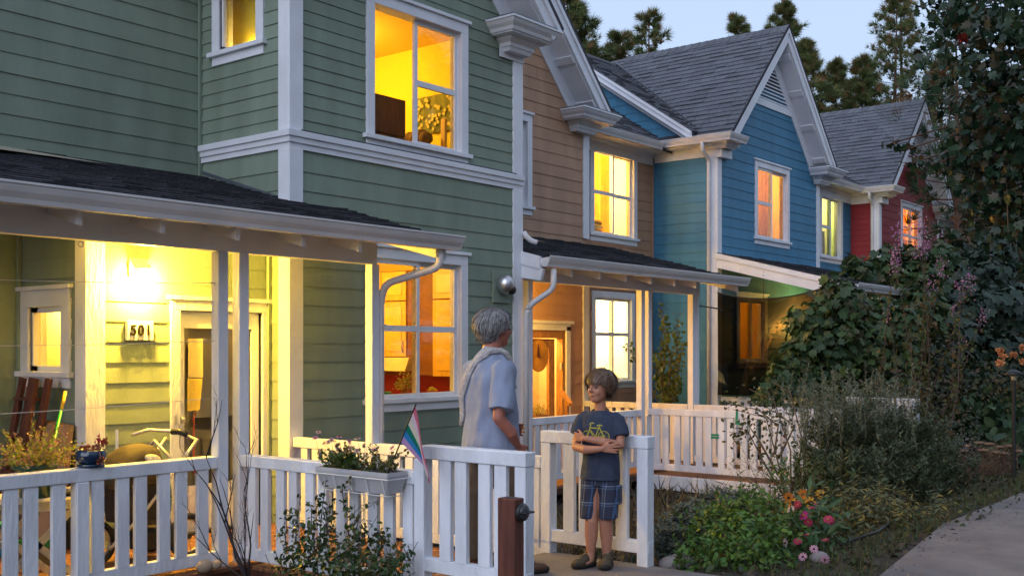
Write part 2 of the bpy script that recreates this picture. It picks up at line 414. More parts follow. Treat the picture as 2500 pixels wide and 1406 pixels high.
# ================================================================ HOUSES
WARM = (1.0, 0.62, 0.12)
def gable(h, cx, hw, zap, slope, yw, yf, yb, siding_mat, ceave, vent=True, window_cut=None, shing=True, left_wall=None, soffit_seen=True):
    """front gable roof: cx centre, hw half width to the roof edge, yf front of rake, yb back end"""
    ze = zap - slope * hw; nl = math.hypot(1, slope); t = .12
    roof = MB()
    for sgn in (-1, 1):
        A = (cx, zap); B = (cx + sgn * hw, ze); nx, nz = -sgn * slope / nl * t, -1 / nl * t
        P = [(A[0], yf + .02, A[1]), (B[0], yf + .02, B[1]), (B[0] + nx, yf + .02, B[1] + nz), (A[0], yf + .02, A[1] - t * nl)]
        roof.prism(P, [(p[0], yb, p[2]) for p in P])
    rf = roof.build('roof', SHING_D, h)
    for sgn in (-1, 1):    # rake boards with a crown moulding, dark drip edge over them
        dx, dz = sgn / nl, -slope / nl; nx, nz = -sgn * slope / nl, -1 / nl
        def strip(nm, d0, d1, y0, y1, m, l0=0, l1=None):
            L1 = l1 if l1 is not None else hw * nl
            q = []
            for l, d in ((l0, d0), (L1, d0), (L1, d1), (l0, d1)):
                x = cx + dx * l + nx * d; z = zap + dz * l + nz * d
                q.append((x, z))
            # plumb cut at the ridge
            q[0] = (cx, zap - d0 * nl); q[3] = (cx, zap - d1 * nl)
            mb = MB().prism([(x, y0, z) for x, z in q], [(x, y1, z) for x, z in q]); return mb.build(nm, m, rf)
        strip('drip_edge', -.03, .012, yf - .05, yf - .03, SHING_D)
        strip('rake_board', .012, .20, yf - .02, yf + .02, WHITE)
        strip('rake_moulding', .014, .075, yf - .045, yf - .02, WHITE)
        strip('soffit_panel', .205, .225, yf + .02, yw - .03, WHITE)
        strip('frieze_board', .225, .43, yw - .032, yw - .003, WHITE)
        k = 0; l = .5
        while l < hw * nl - .3:
            x = cx + dx * l + nx * .235; z = zap + dz * l + nz * .235
            mb = MB(); a = Vector((x - dx * .05 , yf + .025, z - dz * .05)); 
            P = [(x - dx * .06 - nx * .016, z - dz * .06 - nz * .016), (x + dx * .06 - nx * .016, z + dz * .06 - nz * .016), (x + dx * .06 + nx * .016, z + dz * .06 + nz * .016), (x - dx * .06 + nx * .016, z - dz * .06 + nz * .016)]
            mb.prism([(q[0], yf + .022, q[1]) for q in P], [(q[0], yw - .034, q[1]) for q in P]).build('lookout_block', WHITE, rf)
            l += .80
    if vent:
        z0 = zap - slope * 1.0 - .35 ; w = (zap - .43 * nl - z0) / slope
        mb = MB(); q = lambda z: max((zap - .43 * nl - z) / slope, .02)
        VB = z0
        mb.prism([(cx - q(VB - .13), yw - .036, VB - .13), (cx + q(VB - .13), yw - .036, VB - .13), (cx + q(VB), yw - .036, VB), (cx - q(VB), yw - .036, VB)],
                 [(cx - q(VB - .13), yw, VB - .13), (cx + q(VB - .13), yw, VB - .13), (cx + q(VB), yw, VB), (cx - q(VB), yw, VB)])
        vt = mb.build('gable_vent', WHITE, h)
        MB().add([(cx - q(VB), yw - .004, VB), (cx + q(VB), yw - .004, VB), (cx, yw - .004, VB + q(VB) * slope)], [(0, 1, 2)]).build('vent_back', BLACK, vt)
        z = VB + .01
        while z < VB + q(VB) * slope - .06:
            a = q(z + .02) - .0
            MB().prism([(cx - a, yw - .034, z), (cx - a, yw - .03, z + .008), (cx - a, yw - .006, z + .045), (cx - a, yw - .006, z + .037)],
                       [(cx + a, yw - .034, z), (cx + a, yw - .03, z + .008), (cx + a, yw - .006, z + .045), (cx + a, yw - .006, z + .037)]).build('louver_slat', WHITE, vt)
            z += .068
    if shing:
        shingles(rf, (cx - hw, yf - .03, ze), (0, 1, 0), (1, 0, slope), yb - yf, hw * nl, SHING, keep=shing if callable(shing) else None, seed=int(cx * 7))
        # ridge caps
        y = yf - .03
        while y < yb - 1.0 if callable(shing) else y < yb:
            q = MB()
            for sgn in (-1, 1):
                P = [(cx, zap + .035), (cx + sgn * .13, zap + .035 - .13 * slope), (cx + sgn * .13, zap + .018 - .13 * slope), (cx, zap + .018)]
                q.prism([(x, y, z + .012) for x, z in P], [(x, y + .20, z) for x, z in P])
            q.build('ridge_cap', SHING, rf); y += .17
    return rf
def glim(cx, zap, slope, off=.3):
    nl = math.hypot(1, slope)
    return (lambda c: cx - (zap - off * nl - c) / slope), (lambda c: cx + (zap - off * nl - c) / slope)
def corner_board(h, x, y, z0, z1, w=.13, sx=1, both=True, name='corner_board'):
    """outside corner at x,y; wall runs to +x*sx and to +y"""
    t = .032
    box(name, min(x - sx * t, x + sx * w), max(x - sx * t, x + sx * w), y - t, y, z0, z1, WHITE, h, .003)
    if both: box(name, min(x - sx * t, x), max(x - sx * t, x), y + .001, y + w, z0, z1, WHITE, h, .003)
def eave_return(h, x0, x1, yw, z, yo=.42, name='eave_return', turn=None):
    """the boxed cornice that ends a rake; path around a block standing out of the wall"""
    path = turn or [(x0, yw), (x0, yw - .001), (x1, yw - .001), (x1, yw)]
    return None
# ---------------------------------------------------------------- porch roof
def porch_roof(h, x0, x1, yw, zw, yg, yb, zb, raft, post_mat=WHITE, endL=False, nshow=300, tri=None, keep=None, slope=.27):
    """shed roof: zw top at the wall yw, gutter front at yg, beam front face yb with underside zb"""
    ye = yg + .10; Z = lambda y: zw - slope * (yw - y)
    q = MB().prism([(x0, yw, Z(yw) - .02), (x0, ye, Z(ye) - .02), (x0, ye, Z(ye) - .09), (x0, yw, Z(yw) - .09)],
                   [(x1, yw, Z(yw) - .02), (x1, ye, Z(ye) - .02), (x1, ye, Z(ye) - .09), (x1, yw, Z(yw) - .09)])
    rf = q.build('porch_roof', WHITE, h)
    shingles(rf, (x0, ye - .03, Z(ye - .03) - .018), (1, 0, 0), (0, 1, slope), x1 - x0, (yw - ye) * math.hypot(1, slope), SHING_D, tab=(.12, .3), n_max=nshow, seed=int(x0 * 3 + 5), th=.012, keep=keep)
    sweep('gutter', [(x0 - .0, ye), (x1 + .04, ye)], GUT, Z(ye) - .115, GUTTER, rf)
    for xx in (x0 + .001, x1 + .02):   # end caps
        MB().prism([(xx, ye - b, Z(ye) - .115 + c) for b, c in [(0, 0), (.07, 0), (.10, .06), (.112, .108), (0, .10)]],
                   [(xx + .004, ye - b, Z(ye) - .115 + c) for b, c in [(0, 0), (.07, 0), (.10, .06), (.112, .108), (0, .10)]]).build('gutter_end', GUTTER, rf)
    bt = Z(yb + .04) - .09
    bl = min(x1 - .5, max(x0, x0))
    for x in raft:   # rafters with plumb-cut tails
        a, b = x - .019, x + .019
        P = lambda xx: [(xx, yw - .01, Z(yw) - .091), (xx, ye + .03, Z(ye + .03) - .091), (xx, ye + .03, Z(ye + .03) - .205), (xx, yw - .01, Z(yw) - .23)]
        MB().prism(P(a), P(b)).build('rafter', WHITE, rf)
    for s, e in zip(raft, raft[1:]):   # blocking between the rafters over the beam
        if e - s > .2: box('blocking', s + .02, e - .02, yb + .012, yb + .05, zb + .19, bt - .004, WHITE, rf)
    return rf
def post(h, x, y, z0, z1, w=.089, name='porch_post'):
    return box(name, x, x + w, y, y + w, z0, z1, FENCE, h, .004)
def downspout(h, pts, r=.038, m=None, name='downspout'):
    # rounded elbows
    P = [Vector(p) for p in pts]; out = [P[0]]
    for a, b, c in zip(P, P[1:], P[2:]):
        for t in (.0, .25, .5, .75, 1.0):
            k = .075; s = b + (a - b).normalized() * k; e = b + (c - b).normalized() * k
            out.append(s.lerp(b, t).lerp(b.lerp(e, t), t))
    out.append(P[-1])
    return MB().tube(out, r, 12).build(name, GUTTER, h, smooth=True)
# ================================================================ GREEN HOUSE
gh = thing('green_house', 'sage green clapboard house with a lit porch numbered 501', 'house', (6.43, 7.76, 0))
X0, XE, YW = 6.43, 9.80, 7.76
LW, SW, FW = Fr('Y', 9.117), Fr('X', X0), Fr('Y', YW)
ROOM = {k: mat('interior_' + k, c, .8, .04, 1.5) for k, c in dict(yellow=(.78, .66, .06), ceiling=(.75, .50, .08), cream=(.78, .68, .42), floor=(.3, .17, .07),
        white=(.8, .76, .6), orange=(.76, .50, .05), red=(.42, .035, .012), paleg=(.45, .55, .28)).items()}
# upper rear wall (left of the photo) and the projecting block
wl = wallsheet(gh, 'wall', LW, -1.5, X0, 2.6, 6.2, GREEN)
siding(wl, LW, -1.0, X0 - .002, 3.16, 6.1, .1755, GREEN, joint=3.0, seed=11)
wu = wallsheet(gh, 'wall', FW, X0, XE, 3.34, 6.0, GREEN, [opening(7.365, 8.876, 3.62, 5.03)])
op = [cover(7.365, 8.876, 3.62, 5.03)]
siding(wu, FW, X0 + .12, XE - .12, 3.50, 5.95, .127, GREEN, op, seed=12, joint=9)
wlw = wallsheet(gh, 'wall', FW, X0, XE, -.4, 3.34, GREEN, [opening(7.36, 8.87, 1.01, 2.52)])
siding(wlw, FW, X0 + .12, XE - .12, -.3, 3.35, .1755, GREEN, [cover(7.36, 8.87, 1.01, 2.52)], seed=13, joint=9, phase=.06)
ws = wallsheet(gh, 'wall', SW, -9.117, -YW, 3.34, 6.0, GREEN, [opening(-8.90, -8.115, 4.39, 5.35)])
siding(ws, SW, -9.09, -YW - .12, 3.50, 5.95, .127, GREEN, [cover(-8.90, -8.115, 4.39, 5.35)], seed=14, joint=9)
wsl = wallsheet(gh, 'wall', SW, -9.117, -YW, -.4, 3.34, GREEN)
siding(wsl, SW, -9.10, -YW - .12, -.3, 3.35, .1755, GREEN, seed=15, joint=9, phase=.06)
box('inside_corner', X0 - .045, X0 - .017, 9.117 - .045, 9.10, 2.9, 6.0, GREEN, gh)
for z0, z1 in ((-.3, 3.34), (3.508, 6.0)): corner_board(gh, X0, YW, z0, z1)
for z0, z1 in ((-.3, 3.34), (3.508, 5.05)):
    box('corner_board', XE - .14, XE + .032, YW - .032, YW, z0, z1, WHITE, gh, .003)
    box('corner_board', XE, XE + .032, YW + .001, YW + .13, z0, z1, WHITE, gh, .003)
sweep('belt_moulding', [(X0, 9.08), (X0, YW), (XE + .03, YW)], BELT, 3.34, WHITE, gh)
box('belt_flashing', X0 + .1, XE - .1, YW - .055, YW - .018, 3.513, 3.519, FLASH, gh)
box('east_wall', XE - .12, XE, YW + .01, 13, -.4, 5.4, GREEN, gh)
window(gh, FW, 7.365, 8.876, 3.62, 5.03, bars=(False, True), slide=True)
window(gh, FW, 7.36, 8.87, 1.01, 2.52, bars=(True, True), barz=1.718)
sw_ = window(gh, SW, -8.90, -8.115, 4.39, 5.35, bars=(False, False), split=.0)
# ---- eave return at the right end of the gable
def boxed_return(h, x0, x1, yw, yo, zt, mside='both'):
    """gutter-topped cornice block: x0..x1, from the wall yw out to yw-yo, top of gutter zt"""
    path = [(x0, yw), (x0, yw - yo + .12), (x1, yw - yo + .12), (x1, yw)]
    g = sweep('eave_return', path, [(0, -.02), (.035, -.02), (.05, .015), (.085, .05), (.105, .085), (.118, .09), (.118, .112), (0, .112)], zt - .112, WHITE, h)
    box('return_cap', x0 - .10, x1 + .10, yw - yo + .02, yw - .001, zt - .004, zt + .02, FLASH, g)
    box('return_soffit', x0 - .015, x1 + .015, yw - yo + .105, yw - .001, zt - .15, zt - .06, WHITE, g)
    q = sweep('bed_moulding', [(x0 + .17, yw), (x0 + .17, yw - .13), (x1 - .17, yw - .13), (x1 - .17, yw)],
              [(0, -.15), (.012, -.15), (.03, -.11), (.045, -.10), (.045, -.06), (.09, -.03), (.09, .0), (0, .0)], zt - .15, WHITE, g)
    box('bed_block', x0 + .175, x1 - .175, yw - .125, yw - .001, zt - .30, zt - .152, WHITE, g)
    return g
boxed_return(gh, 9.30, 9.98, YW, .42, 5.16)
box('neck_board', 9.40, XE + .035, YW - .045, YW - .033, 4.80, 4.90, WHITE, gh)
gable(gh, 8.12, 1.98, 7.22, 1.03, YW, 7.40, 13, GREEN, 5.2, vent=False, shing=False)
# ---- lower left: entry bay under the porch
XV, YV = 4.61, 8.05
VW, DW = Fr('X', XV), Fr('Y', YV)
w1 = wallsheet(gh, 'wall', LW, -1.5, XV, -.4, 2.6, GREEN)
siding(w1, LW, 1.5, XV - .002, -.1, 3.05, .169, GREEN, seed=21, joint=3)
w2 = wallsheet(gh, 'wall', VW, -9.117, -YV, -.4, 2.78, GREEN, [opening(-9.08, -8.27, 1.32, 2.0, .14)])
siding(w2, VW, -9.09, -YV - .14, -.1, 2.75, .169, GREEN, [cover(-9.08, -8.27, 1.32, 2.0)], seed=22, joint=9)
w3 = wallsheet(gh, 'wall', DW, XV, X0, -.4, 2.78, GREEN, [(5.45, 6.36, -.1, 1.84)])
siding(w3, DW, XV + .14, X0 - .02, -.1, 2.75, .167, GREEN, [(5.36, 6.43, -.2, 1.93), (4.93, 5.19, 1.575, 1.745), (4.965, 5.15, 2.09, 2.26)], seed=23, joint=9)
box('corner_board', XV - .032, XV + .14, YV - .032, YV, -.1, 2.8, FENCE, gh, .003)
box('corner_board', XV - .032, XV, YV + .001, YV + .13, -.1, 2.8, FENCE, gh, .003)
box('inside_corner', X0 - .05, X0 - .018, YV - .05, YV - .018, -.1, 2.8, GREEN, gh)
box('inside_corner', XV - .05, XV - .02, 9.117 - .05, 9.1, -.1, 2.75, GREEN, gh)
window(gh, VW, -9.08, -8.27, 1.32, 2.0, cw=.14, bars=(False, False), split=0)
# rooms
room(gh, FW, 6.75, 9.66, 2.6, 2.95, 5.21, ROOM['yellow'], ROOM['ceiling'], ROOM['floor'])
room(gh, FW, 6.60, 9.66, 2.7, .02, 2.60, ROOM['orange'], ROOM['yellow'], ROOM['floor'])
room(gh, SW, -9.1, -7.95, 0.25, 4.0, 5.7, ROOM['orange'], ROOM['yellow'], ROOM['floor'])
lamp('bedroom_lamp', (8.3, 9.6, 4.75), 20, WARM)
lamp('kitchen_lamp', (8.1, 9.3, 2.45), 24, (1, .62, .16))
lamp('landing_lamp', (X0 + .32, 8.72, 4.5), 2.4, WARM, .03)
# interior seen through the small stair window and the porch window
room(gh, VW, -9.1, -8.2, 1.4, .9, 2.4, ROOM['cream'], ROOM['cream'], ROOM['floor'])
lamp('hall_lamp', (5.12, 8.95, 1.9), 9.0, WARM)
# ---- front door
dr = MB(); DW.box(dr, 5.36, 5.453, 0, .03, -.1, 1.84); DW.box(dr, 6.33, 6.425, 0, .03, -.1, 1.84); DW.box(dr, 5.36, 6.425, 0, .03, 1.84, 1.93)
door = dr.build('door', FENCE, gh); bev(door, .003)
DW.obox('head_cap', 5.33, 6.425, 0, .055, 1.93, 1.965, FENCE, door, .003)
DW.obox('stile', 5.455, 5.53, -.07, -.03, -.08, 1.835, WHITE, door); DW.obox('stile', 6.25, 6.328, -.07, -.03, -.08, 1.835, WHITE, door)
DW.obox('top_rail', 5.53, 6.25, -.07, -.03, 1.69, 1.835, WHITE, door); DW.obox('kick_panel', 5.53, 6.25, -.07, -.03, -.08, .32, WHITE, door)
DW.obox('threshold', 5.44, 6.34, -.09, .05, -.1, -.075, BLACK, door)
g = MB().add([DW.p(5.53, -.05, .32), DW.p(6.25, -.05, .32), DW.p(6.25, -.05, 1.69), DW.p(5.53, -.05, 1.69)], [(0, 1, 2, 3)]).build('pane', GLASS, door)
MB().sphere(DW.p(5.49, 0.0, .90), (.03, .03, .03)).build('door_knob', STEEL, door, True)
DW.obox('lock_plate', 5.395, 5.415, .031, .04, .86, .94, STEEL, door)
room(gh, DW, 5.35, 6.40, 1.0, -.1, 2.1, ROOM['cream'], ROOM['cream'], ROOM['floor'], name='room')
lamp('hall_ceiling_lamp', (5.75, 8.7, 1.98), 26, (1, .62, .18))
# ---- porch roof, beam, posts
YP = 6.684
prx = [2.98, 3.574, 4.167, 4.775, 5.375, 5.957, 6.95]
pr = porch_roof(gh, 1.4, 7.02, 9.10, 3.232, 6.20, YP, 2.23, [1.8, 2.39] + prx)
box('beam', 1.4, 6.49, YP, YP + .089, 2.23, 2.43, WHITE, gh, .004)
box('ceiling_board', 1.4, 6.42, YP + .1, 8.04, 2.505, 2.52, WHITE, gh)
post(gh, 4.868, YP, -.12, 2.229); post(gh, 5.057, YP, -.12, 2.229); post(gh, 6.429, YP, -.32, 2.229, .087)
MB().prism([(X0 - .02, 9.08, 3.27), (X0 - .02, 9.08, 3.235), (X0 - .02, YW + .14, 2.88), (X0 - .02, YW + .14, 2.915)], [(X0 - .012, 9.08, 3.27), (X0 - .012, 9.08, 3.235), (X0 - .012, YW + .14, 2.88), (X0 - .012, YW + .14, 2.915)]).build('step_flashing', FLASH, gh)
# tan triangle of the cricket on the porch roof at the far left
MB().add([(2.6, 9.09, 3.24), (3.75, 9.09, 3.24), (5.1, 8.55, 3.10), (3.0, 8.2, 3.02)], [(0, 1, 2, 3)]).build('roof_flashing', mat('tan_flashing', (.30, .27, .2), .6), gh)
downspout(gh, [(6.86, 6.30, 2.39), (6.86, 6.30, 2.21), (6.56, 6.66, 2.07), (6.55, 6.71, 1.92), (6.55, 6.71, -.25)], .033)
box('downspout_collar', 6.515, 6.575, 6.655, 6.66, 1.7, 1.72, GUTTER, gh)
# wall vent hood
vp = FW.obox('vent_plate', 9.29, 9.60, .012, .035, 2.03, 2.38, GREEN, gh, .003)
MB().sphere((9.45, YW - .07, 2.235), (.105, .12, .115), 20, 12).build('vent_hood', STEEL, vp, True)
MB().sphere((9.485, YW - .135, 2.175), (.062, .055, .055), 16, 10).build('vent_mouth', BLACK, vp, True)
# ---- number plaque and porch light
pq = DW.obox('house_number_plaque', 4.937, 5.183, .006, .045, 1.58, 1.742, FENCE, gh, .004)
def text(par, s, size, loc, rot, m, name='lettering', ext=.004, align='CENTER'):
    cu = bpy.data.curves.new(name, 'FONT'); cu.body = s; cu.size = size; cu.extrude = ext; cu.align_x = align; cu.offset = size * .02; cu.align_y = 'CENTER'
    t = bpy.data.objects.new('tmp', cu); C.objects.link(t); bpy.context.view_layer.update()
    me = bpy.data.meshes.new_from_object(t.evaluated_get(bpy.context.evaluated_depsgraph_get()))
    bpy.data.objects.remove(t); me.materials.clear(); me.materials.append(m)
    o = bpy.data.objects.new(name, me); link(o, par); o.location = Vector(loc) - parent_world(par); o.rotation_euler = rot; return o
for i, ch in enumerate('501'):
    text(pq, ch, .12, DW.p(5.06 + (i - 1) * .068, .050, 1.66), (R(90), 0, 0), mat('number_black', (.012, .010, .01), .6, spec=.1), 'number', .008)
lb = DW.obox('porch_light', 4.968, 5.147, .006, .03, 2.095, 2.258, FENCE, gh, .003)
MB().lathe([(.055, 0), (.065, -.03), (.06, -.05), (.03, -.07)], DW.p(5.057, .085, 2.21), 18).build('lamp_shade', WHITE, lb, True)
MB().sphere(DW.p(5.057, .085, 2.115), (.032, .032, .042)).build('bulb', mat('bulb_glow', (1, .8, .4), emit=(1, .62, .16), estr=40), lb, True)
lamp('porch_lamp', (5.057, YV - .12, 2.05), 84, (1.0, .55, .055), .03)

# ================================================================ ORANGE / TAN HOUSE
oh = thing('tan_house', 'tan clapboard house between the green and the blue one', 'house', (14.17, 9.85, 0))
GF, OW = Fr('Y', 9.85), Fr('Y', 10.35)
la, lb_ = glim(12.0, 7.55, 1.03)
w = wallsheet(oh, 'wall', GF, 9.9, 14.17, 3.0, 7.3, TAN, [opening(11.28, 12.72, 3.62, 4.98)], la, lb_)
siding(w, GF, 9.9, 14.06, 3.10, 7.1, .1755, TAN, [cover(11.28, 12.72, 3.62, 4.98)], la, lb_, seed=31, joint=6)
w = wallsheet(oh, 'wall', GF, 9.9, 14.17, -.4, 3.0, TAN, [(12.62, 13.59, -.25, 1.80)])
siding(w, GF, 9.9, 14.05, -.2, 3.1, .1755, TAN, [(12.5, 13.70, -.3, 1.94)], seed=32, joint=6, phase=.05)
w = wallsheet(oh, 'wall', OW, 14.15, 17.0, 3.0, 5.3, TAN, [opening(14.957, 16.43, 3.47, 4.995)])
siding(w, OW, 14.15, 16.97, 2.95, 5.03, .1755, TAN, [cover(14.957, 16.43, 3.47, 5.02)], seed=33, joint=6)
w = wallsheet(oh, 'wall', OW, 14.15, 17.0, -.6, 3.0, TAN, [opening(15.005, 16.36, .97, 2.50)])
siding(w, OW, 14.15, 16.97, -.3, 2.95, .1755, TAN, [cover(15.005, 16.36, .97, 2.50)], seed=34, joint=6)
box('corner_board', 14.04, 14.202, 9.818, 9.85, 3.26, 4.90, WHITE, oh, .003)
box('corner_board', 14.04, 14.202, 9.818, 9.85, -.3, 3.0, FENCE, oh, .003)
box('east_wall', 14.06, 14.17, 9.86, 10.35, -.5, 5.3, TAN, oh)
box('inside_corner', 16.94, 16.975, 10.31, 10.335, 2.9, 5.0, TAN, oh)
window(oh, GF, 11.28, 12.72, 3.62, 4.98)
window(oh, OW, 14.957, 16.43, 3.47, 4.995, cap=False)
window(oh, OW, 15.005, 16.36, .97, 2.50, barz=1.77, cap=False)
# eaves of the window wall
sweep('cornice', [(14.21, 10.35), (16.97, 10.35)], [(0, -.05), (.037, -.05), (.037, .10), (.09, .13), (.09, .17), (.20, .21), (.36, .21), (.36, .25), (0, .25)], 4.90, WHITE, oh)
box('frieze_board', 14.20, 16.97, 10.31, 10.345, 4.995, 5.10, WHITE, oh)
boxed_return(oh, 13.55, 14.35, 9.85, .48, 5.20)
gable(oh, 12.0, 2.24, 7.55, 1.03, 9.85, 9.47, 12.4, TAN, 5.2, vent=False, shing=False)
q = MB().prism([(14.0, 9.92, 5.14), (14.0, 12.6, 6.90), (14.0, 12.6, 6.78), (14.0, 9.92, 5.02)], [(17.0, 9.92, 5.14), (17.0, 12.6, 6.90), (17.0, 12.6, 6.78), (17.0, 9.92, 5.02)])
rf = q.build('roof', SHING_D, oh)
shingles(rf, (14.2, 9.90, 5.13), (1, 0, 0), (0, 1, .657), 2.79, 2.2, SHING, seed=41)
sweep('gutter', [(14.25, 9.97), (16.58, 9.97), (16.58, 9.96)][:2], GUT, 5.03, GUTTER, rf)
rm = room(oh, OW, 14.6, 16.8, 2.2, 3.0, 5.15, ROOM['white'], ROOM['white'], ROOM['floor'])
room(oh, OW, 14.4, 16.9, 3.0, -.1, 2.75, ROOM['white'], ROOM['white'], ROOM['floor'])
room(oh, GF, 11.0, 13.0, .5, 3.4, 5.2, ROOM['red'], ROOM['red'], ROOM['floor'])
lamp('tan_upper_lamp', (15.4, 11.4, 4.7), 62, (1, .70, .22))
lamp('tan_kitchen_lamp', (15.9, 11.6, 2.35), 72, (1, .78, .36))
# door
dr = MB(); GF.box(dr, 12.50, 12.62, 0, .03, -.2, 1.86); GF.box(dr, 13.59, 13.69, 0, .03, -.2, 1.86); GF.box(dr, 12.5, 13.69, 0, .03, 1.80, 1.90)
door = dr.build('door', WHITE, oh)
GF.obox('head_cap', 12.46, 13.75, 0, .06, 1.90, 1.945, WHITE, door, .003)
ODW = mat('oiled_door_wood', (.36, .17, .05), .5, .3, 6, stretch=(5, 5, 1))
GF.obox('jamb', 13.52, 13.588, -.12, -.002, -.2, 1.80, ODW, door); GF.obox('header', 12.62, 13.52, -.12, -.002, 1.68, 1.80, ODW, door)
GF.obox('stile', 13.24, 13.38, -.10, -.05, -.18, 1.67, ODW, door); GF.obox('top_rail', 12.7, 13.24, -.10, -.05, 1.53, 1.67, ODW, door)
GF.obox('hinge', 13.500, 13.52, -.04, 0.0, 1.20, 1.30, STEEL, door)
MB().add([GF.p(12.64, -.08, -.1), GF.p(13.24, -.08, -.1), GF.p(13.24, -.08, 1.53), GF.p(12.64, -.08, 1.53)], [(0, 1, 2, 3)]).build('pane', GLASS, door)
room(oh, GF, 12.55, 14.0, .7, -.25, 2.1, ROOM['cream'], ROOM['cream'], ROOM['floor'])
lamp('tan_hall_lamp', (13.0, 10.25, 1.95), 16, (1, .60, .2), .04)
lamp('tan_porch_lamp', (11.6, 9.55, 1.95), 44, (1, .52, .08), .05)
MB().lathe([(.06, 0), (.07, -.10), (.05, -.13)], (11.6, 9.72, 2.08), 14).build('porch_light', WHITE, oh)
# porch
YO = 7.86
porch_roof(oh, 9.83, 14.80, 9.85, 3.20, 7.35, YO, 2.315, [9.86, 10.463, 11.059, 11.652, 12.257, 12.861, 13.448, 14.70], keep=None, slope=.265)
box('beam', 9.86, 14.24, YO, YO + .089, 2.315, 2.50, WHITE, oh, .004)
box('ceiling_board', 9.86, 14.2, YO + .1, 9.84, 2.60, 2.615, WHITE, oh)
for x in (10.10, 12.62, 12.80, 14.03): post(oh, x, YO, -.2, 2.314)
post(oh, 14.10, YO + .0, -.2, 2.314) if False else None
box('porch_post', 14.14, 14.225, YO + .0, YO + .089, -.2, 2.314, FENCE, oh, .004)
# barge board at the left end
MB().prism([(9.79, 7.46, 2.565), (9.79, 7.76, 2.645), (9.79, 7.76, 2.50), (9.79, 7.46, 2.42)], [(9.83, 7.46, 2.565), (9.83, 7.76, 2.645), (9.83, 7.76, 2.50), (9.83, 7.46, 2.42)]).build('barge_board', WHITE, oh)
MB().prism([(9.805, 7.42, 2.42), (9.805, 7.76, 2.50), (9.805, 7.76, 2.34), (9.805, 7.46, 2.29)], [(9.85, 7.42, 2.42), (9.85, 7.76, 2.50), (9.85, 7.76, 2.34), (9.85, 7.46, 2.29)]).build('barge_rafter', WHITE, oh)
downspout(oh, [(9.98, 7.40, 2.43), (9.98, 7.40, 2.20), (9.83, 7.62, 2.02), (9.80, 7.66, 1.93), (9.80, 7.66, -.3)], .034)
downspout(gh, [(9.83, 7.72, 2.86), (9.86, 7.66, 2.76), (9.93, 7.60, 2.74)], .03, name='drain_spout')
MB().add([(9.86, 9.84, 3.215), (11.2, 9.84, 3.215), (12.0, 9.0, 2.99), (9.86, 9.3, 3.07)], [(0, 1, 2, 3)]).build('roof_flashing', TAN, oh)
# ================================================================ BLUE HOUSE
bh = thing('blue_house', 'blue clapboard house with a steep gable and a mesh screened porch', 'house', (17.0, 9.05, 0))
BX, BY = 17.0, 9.05
BF, BS, BW2 = Fr('Y', BY), Fr('X', BX), Fr('Y', 9.55)
la, lb_ = glim(19.18, 7.58, 1.03)
o1 = opening(18.44, 19.934, 3.60, 5.02); o2 = opening(17.72, 18.95, 1.30, 2.52)
w = wallsheet(bh, 'wall', BF, BX, 21.36, 3.0, 7.3, BLUE, [o1], la, lb_)
siding(w, BF, BX + .12, 21.24, 3.02, 6.46, .1755, BLUE, [cover(18.44, 19.934, 3.60, 5.02)], la, lb_, seed=51, joint=7, phase=.03)
w = wallsheet(bh, 'wall', BF, BX, 21.36, -.6, 3.0, BLUE, [o2])
siding(w, BF, BX + .12, 21.24, -.4, 3.02, .1755, BLUE, [cover(17.72, 18.95, 1.30, 2.52)], seed=52, joint=7)
w = wallsheet(bh, 'wall', BS, -10.35, -BY, -.6, 5.3, BLUE)
siding(w, BS, -10.32, -BY - .12, -.4, 4.98, .1755, BLUE, seed=53, joint=9, phase=.05)
w = wallsheet(bh, 'wall', BS, -13, -9.5, 5.0, 7.4, BLUE, (), None, lambda c: -(9.75 + (c - 5.40) / .685) )
siding(w, BS, -12.6, -9.6, 5.0, 7.2, .1755, BLUE, (), None, lambda c: -(9.78 + (c - 5.42) / .685), seed=54, joint=9)
w = wallsheet(bh, 'wall', BW2, 21.3, 24.4, 2.6, 5.3, BLUE, [opening(22.584, 23.873, 3.56, 4.98)])
siding(w, BW2, 21.3, 24.38, 2.7, 4.95, .1755, BLUE, [cover(22.584, 23.873, 3.56, 4.98)], seed=55, joint=9)
corner_board(bh, BX, BY, 3.20, 4.96, .12)
box('corner_board', BX - .032, BX + .12, BY - .032, BY, -.4, 3.0, WHITE, bh, .003)
box('corner_board', BX - .032, BX, BY + .001, BY + .12, -.4, 3.2, WHITE, bh, .003)
box('corner_board', 21.25, 21.392, BY - .032, BY, 3.0, 4.95, WHITE, bh, .003)
box('inside_corner', BX - .04, BX - .017, 10.29, 10.33, 2.9, 4.96, BLUE, bh)
window(bh, BF, 18.44, 19.934, 3.60, 5.02, bars=(True, False))
window(bh, BW2, 22.584, 23.873, 3.56, 4.98, bars=(True, False), cap=False)
window(bh, BF, 17.72, 18.95, 1.30, 2.52, bars=(False, False))
CO2 = [(0, -.14), (.037, -.14), (.037, .02), (.09, .05), (.09, .09), (.17, .11), (.24, .12), (.24, .16), (0, .16)]
sweep('cornice', [(BX, 10.33), (BX, BY + .0)], CO2, 5.03, WHITE, bh)
sweep('gutter', [(16.74, 9.97), (16.74, 8.70), (17.30, 8.70)], GUT, 5.085, GUTTER, bh)
box('eave_soffit', 16.75, 17.25, 8.72, 9.04, 5.075, 5.10, WHITE, bh)
box('eave_soffit', 16.75, 16.99, 9.04, 9.95, 5.06, 5.10, WHITE, bh)
sweep('bed_moulding', [(16.93, 9.05), (16.93, 8.86), (17.22, 8.86), (17.22, 9.0)], [(0, 0), (.03, 0), (.05, .03), (.09, .04), (.09, .08), (0, .08)], 5.0, WHITE, bh)
box('bed_block', 16.94, 17.34, 8.93, 9.045, 4.86, 5.0, WHITE, bh)
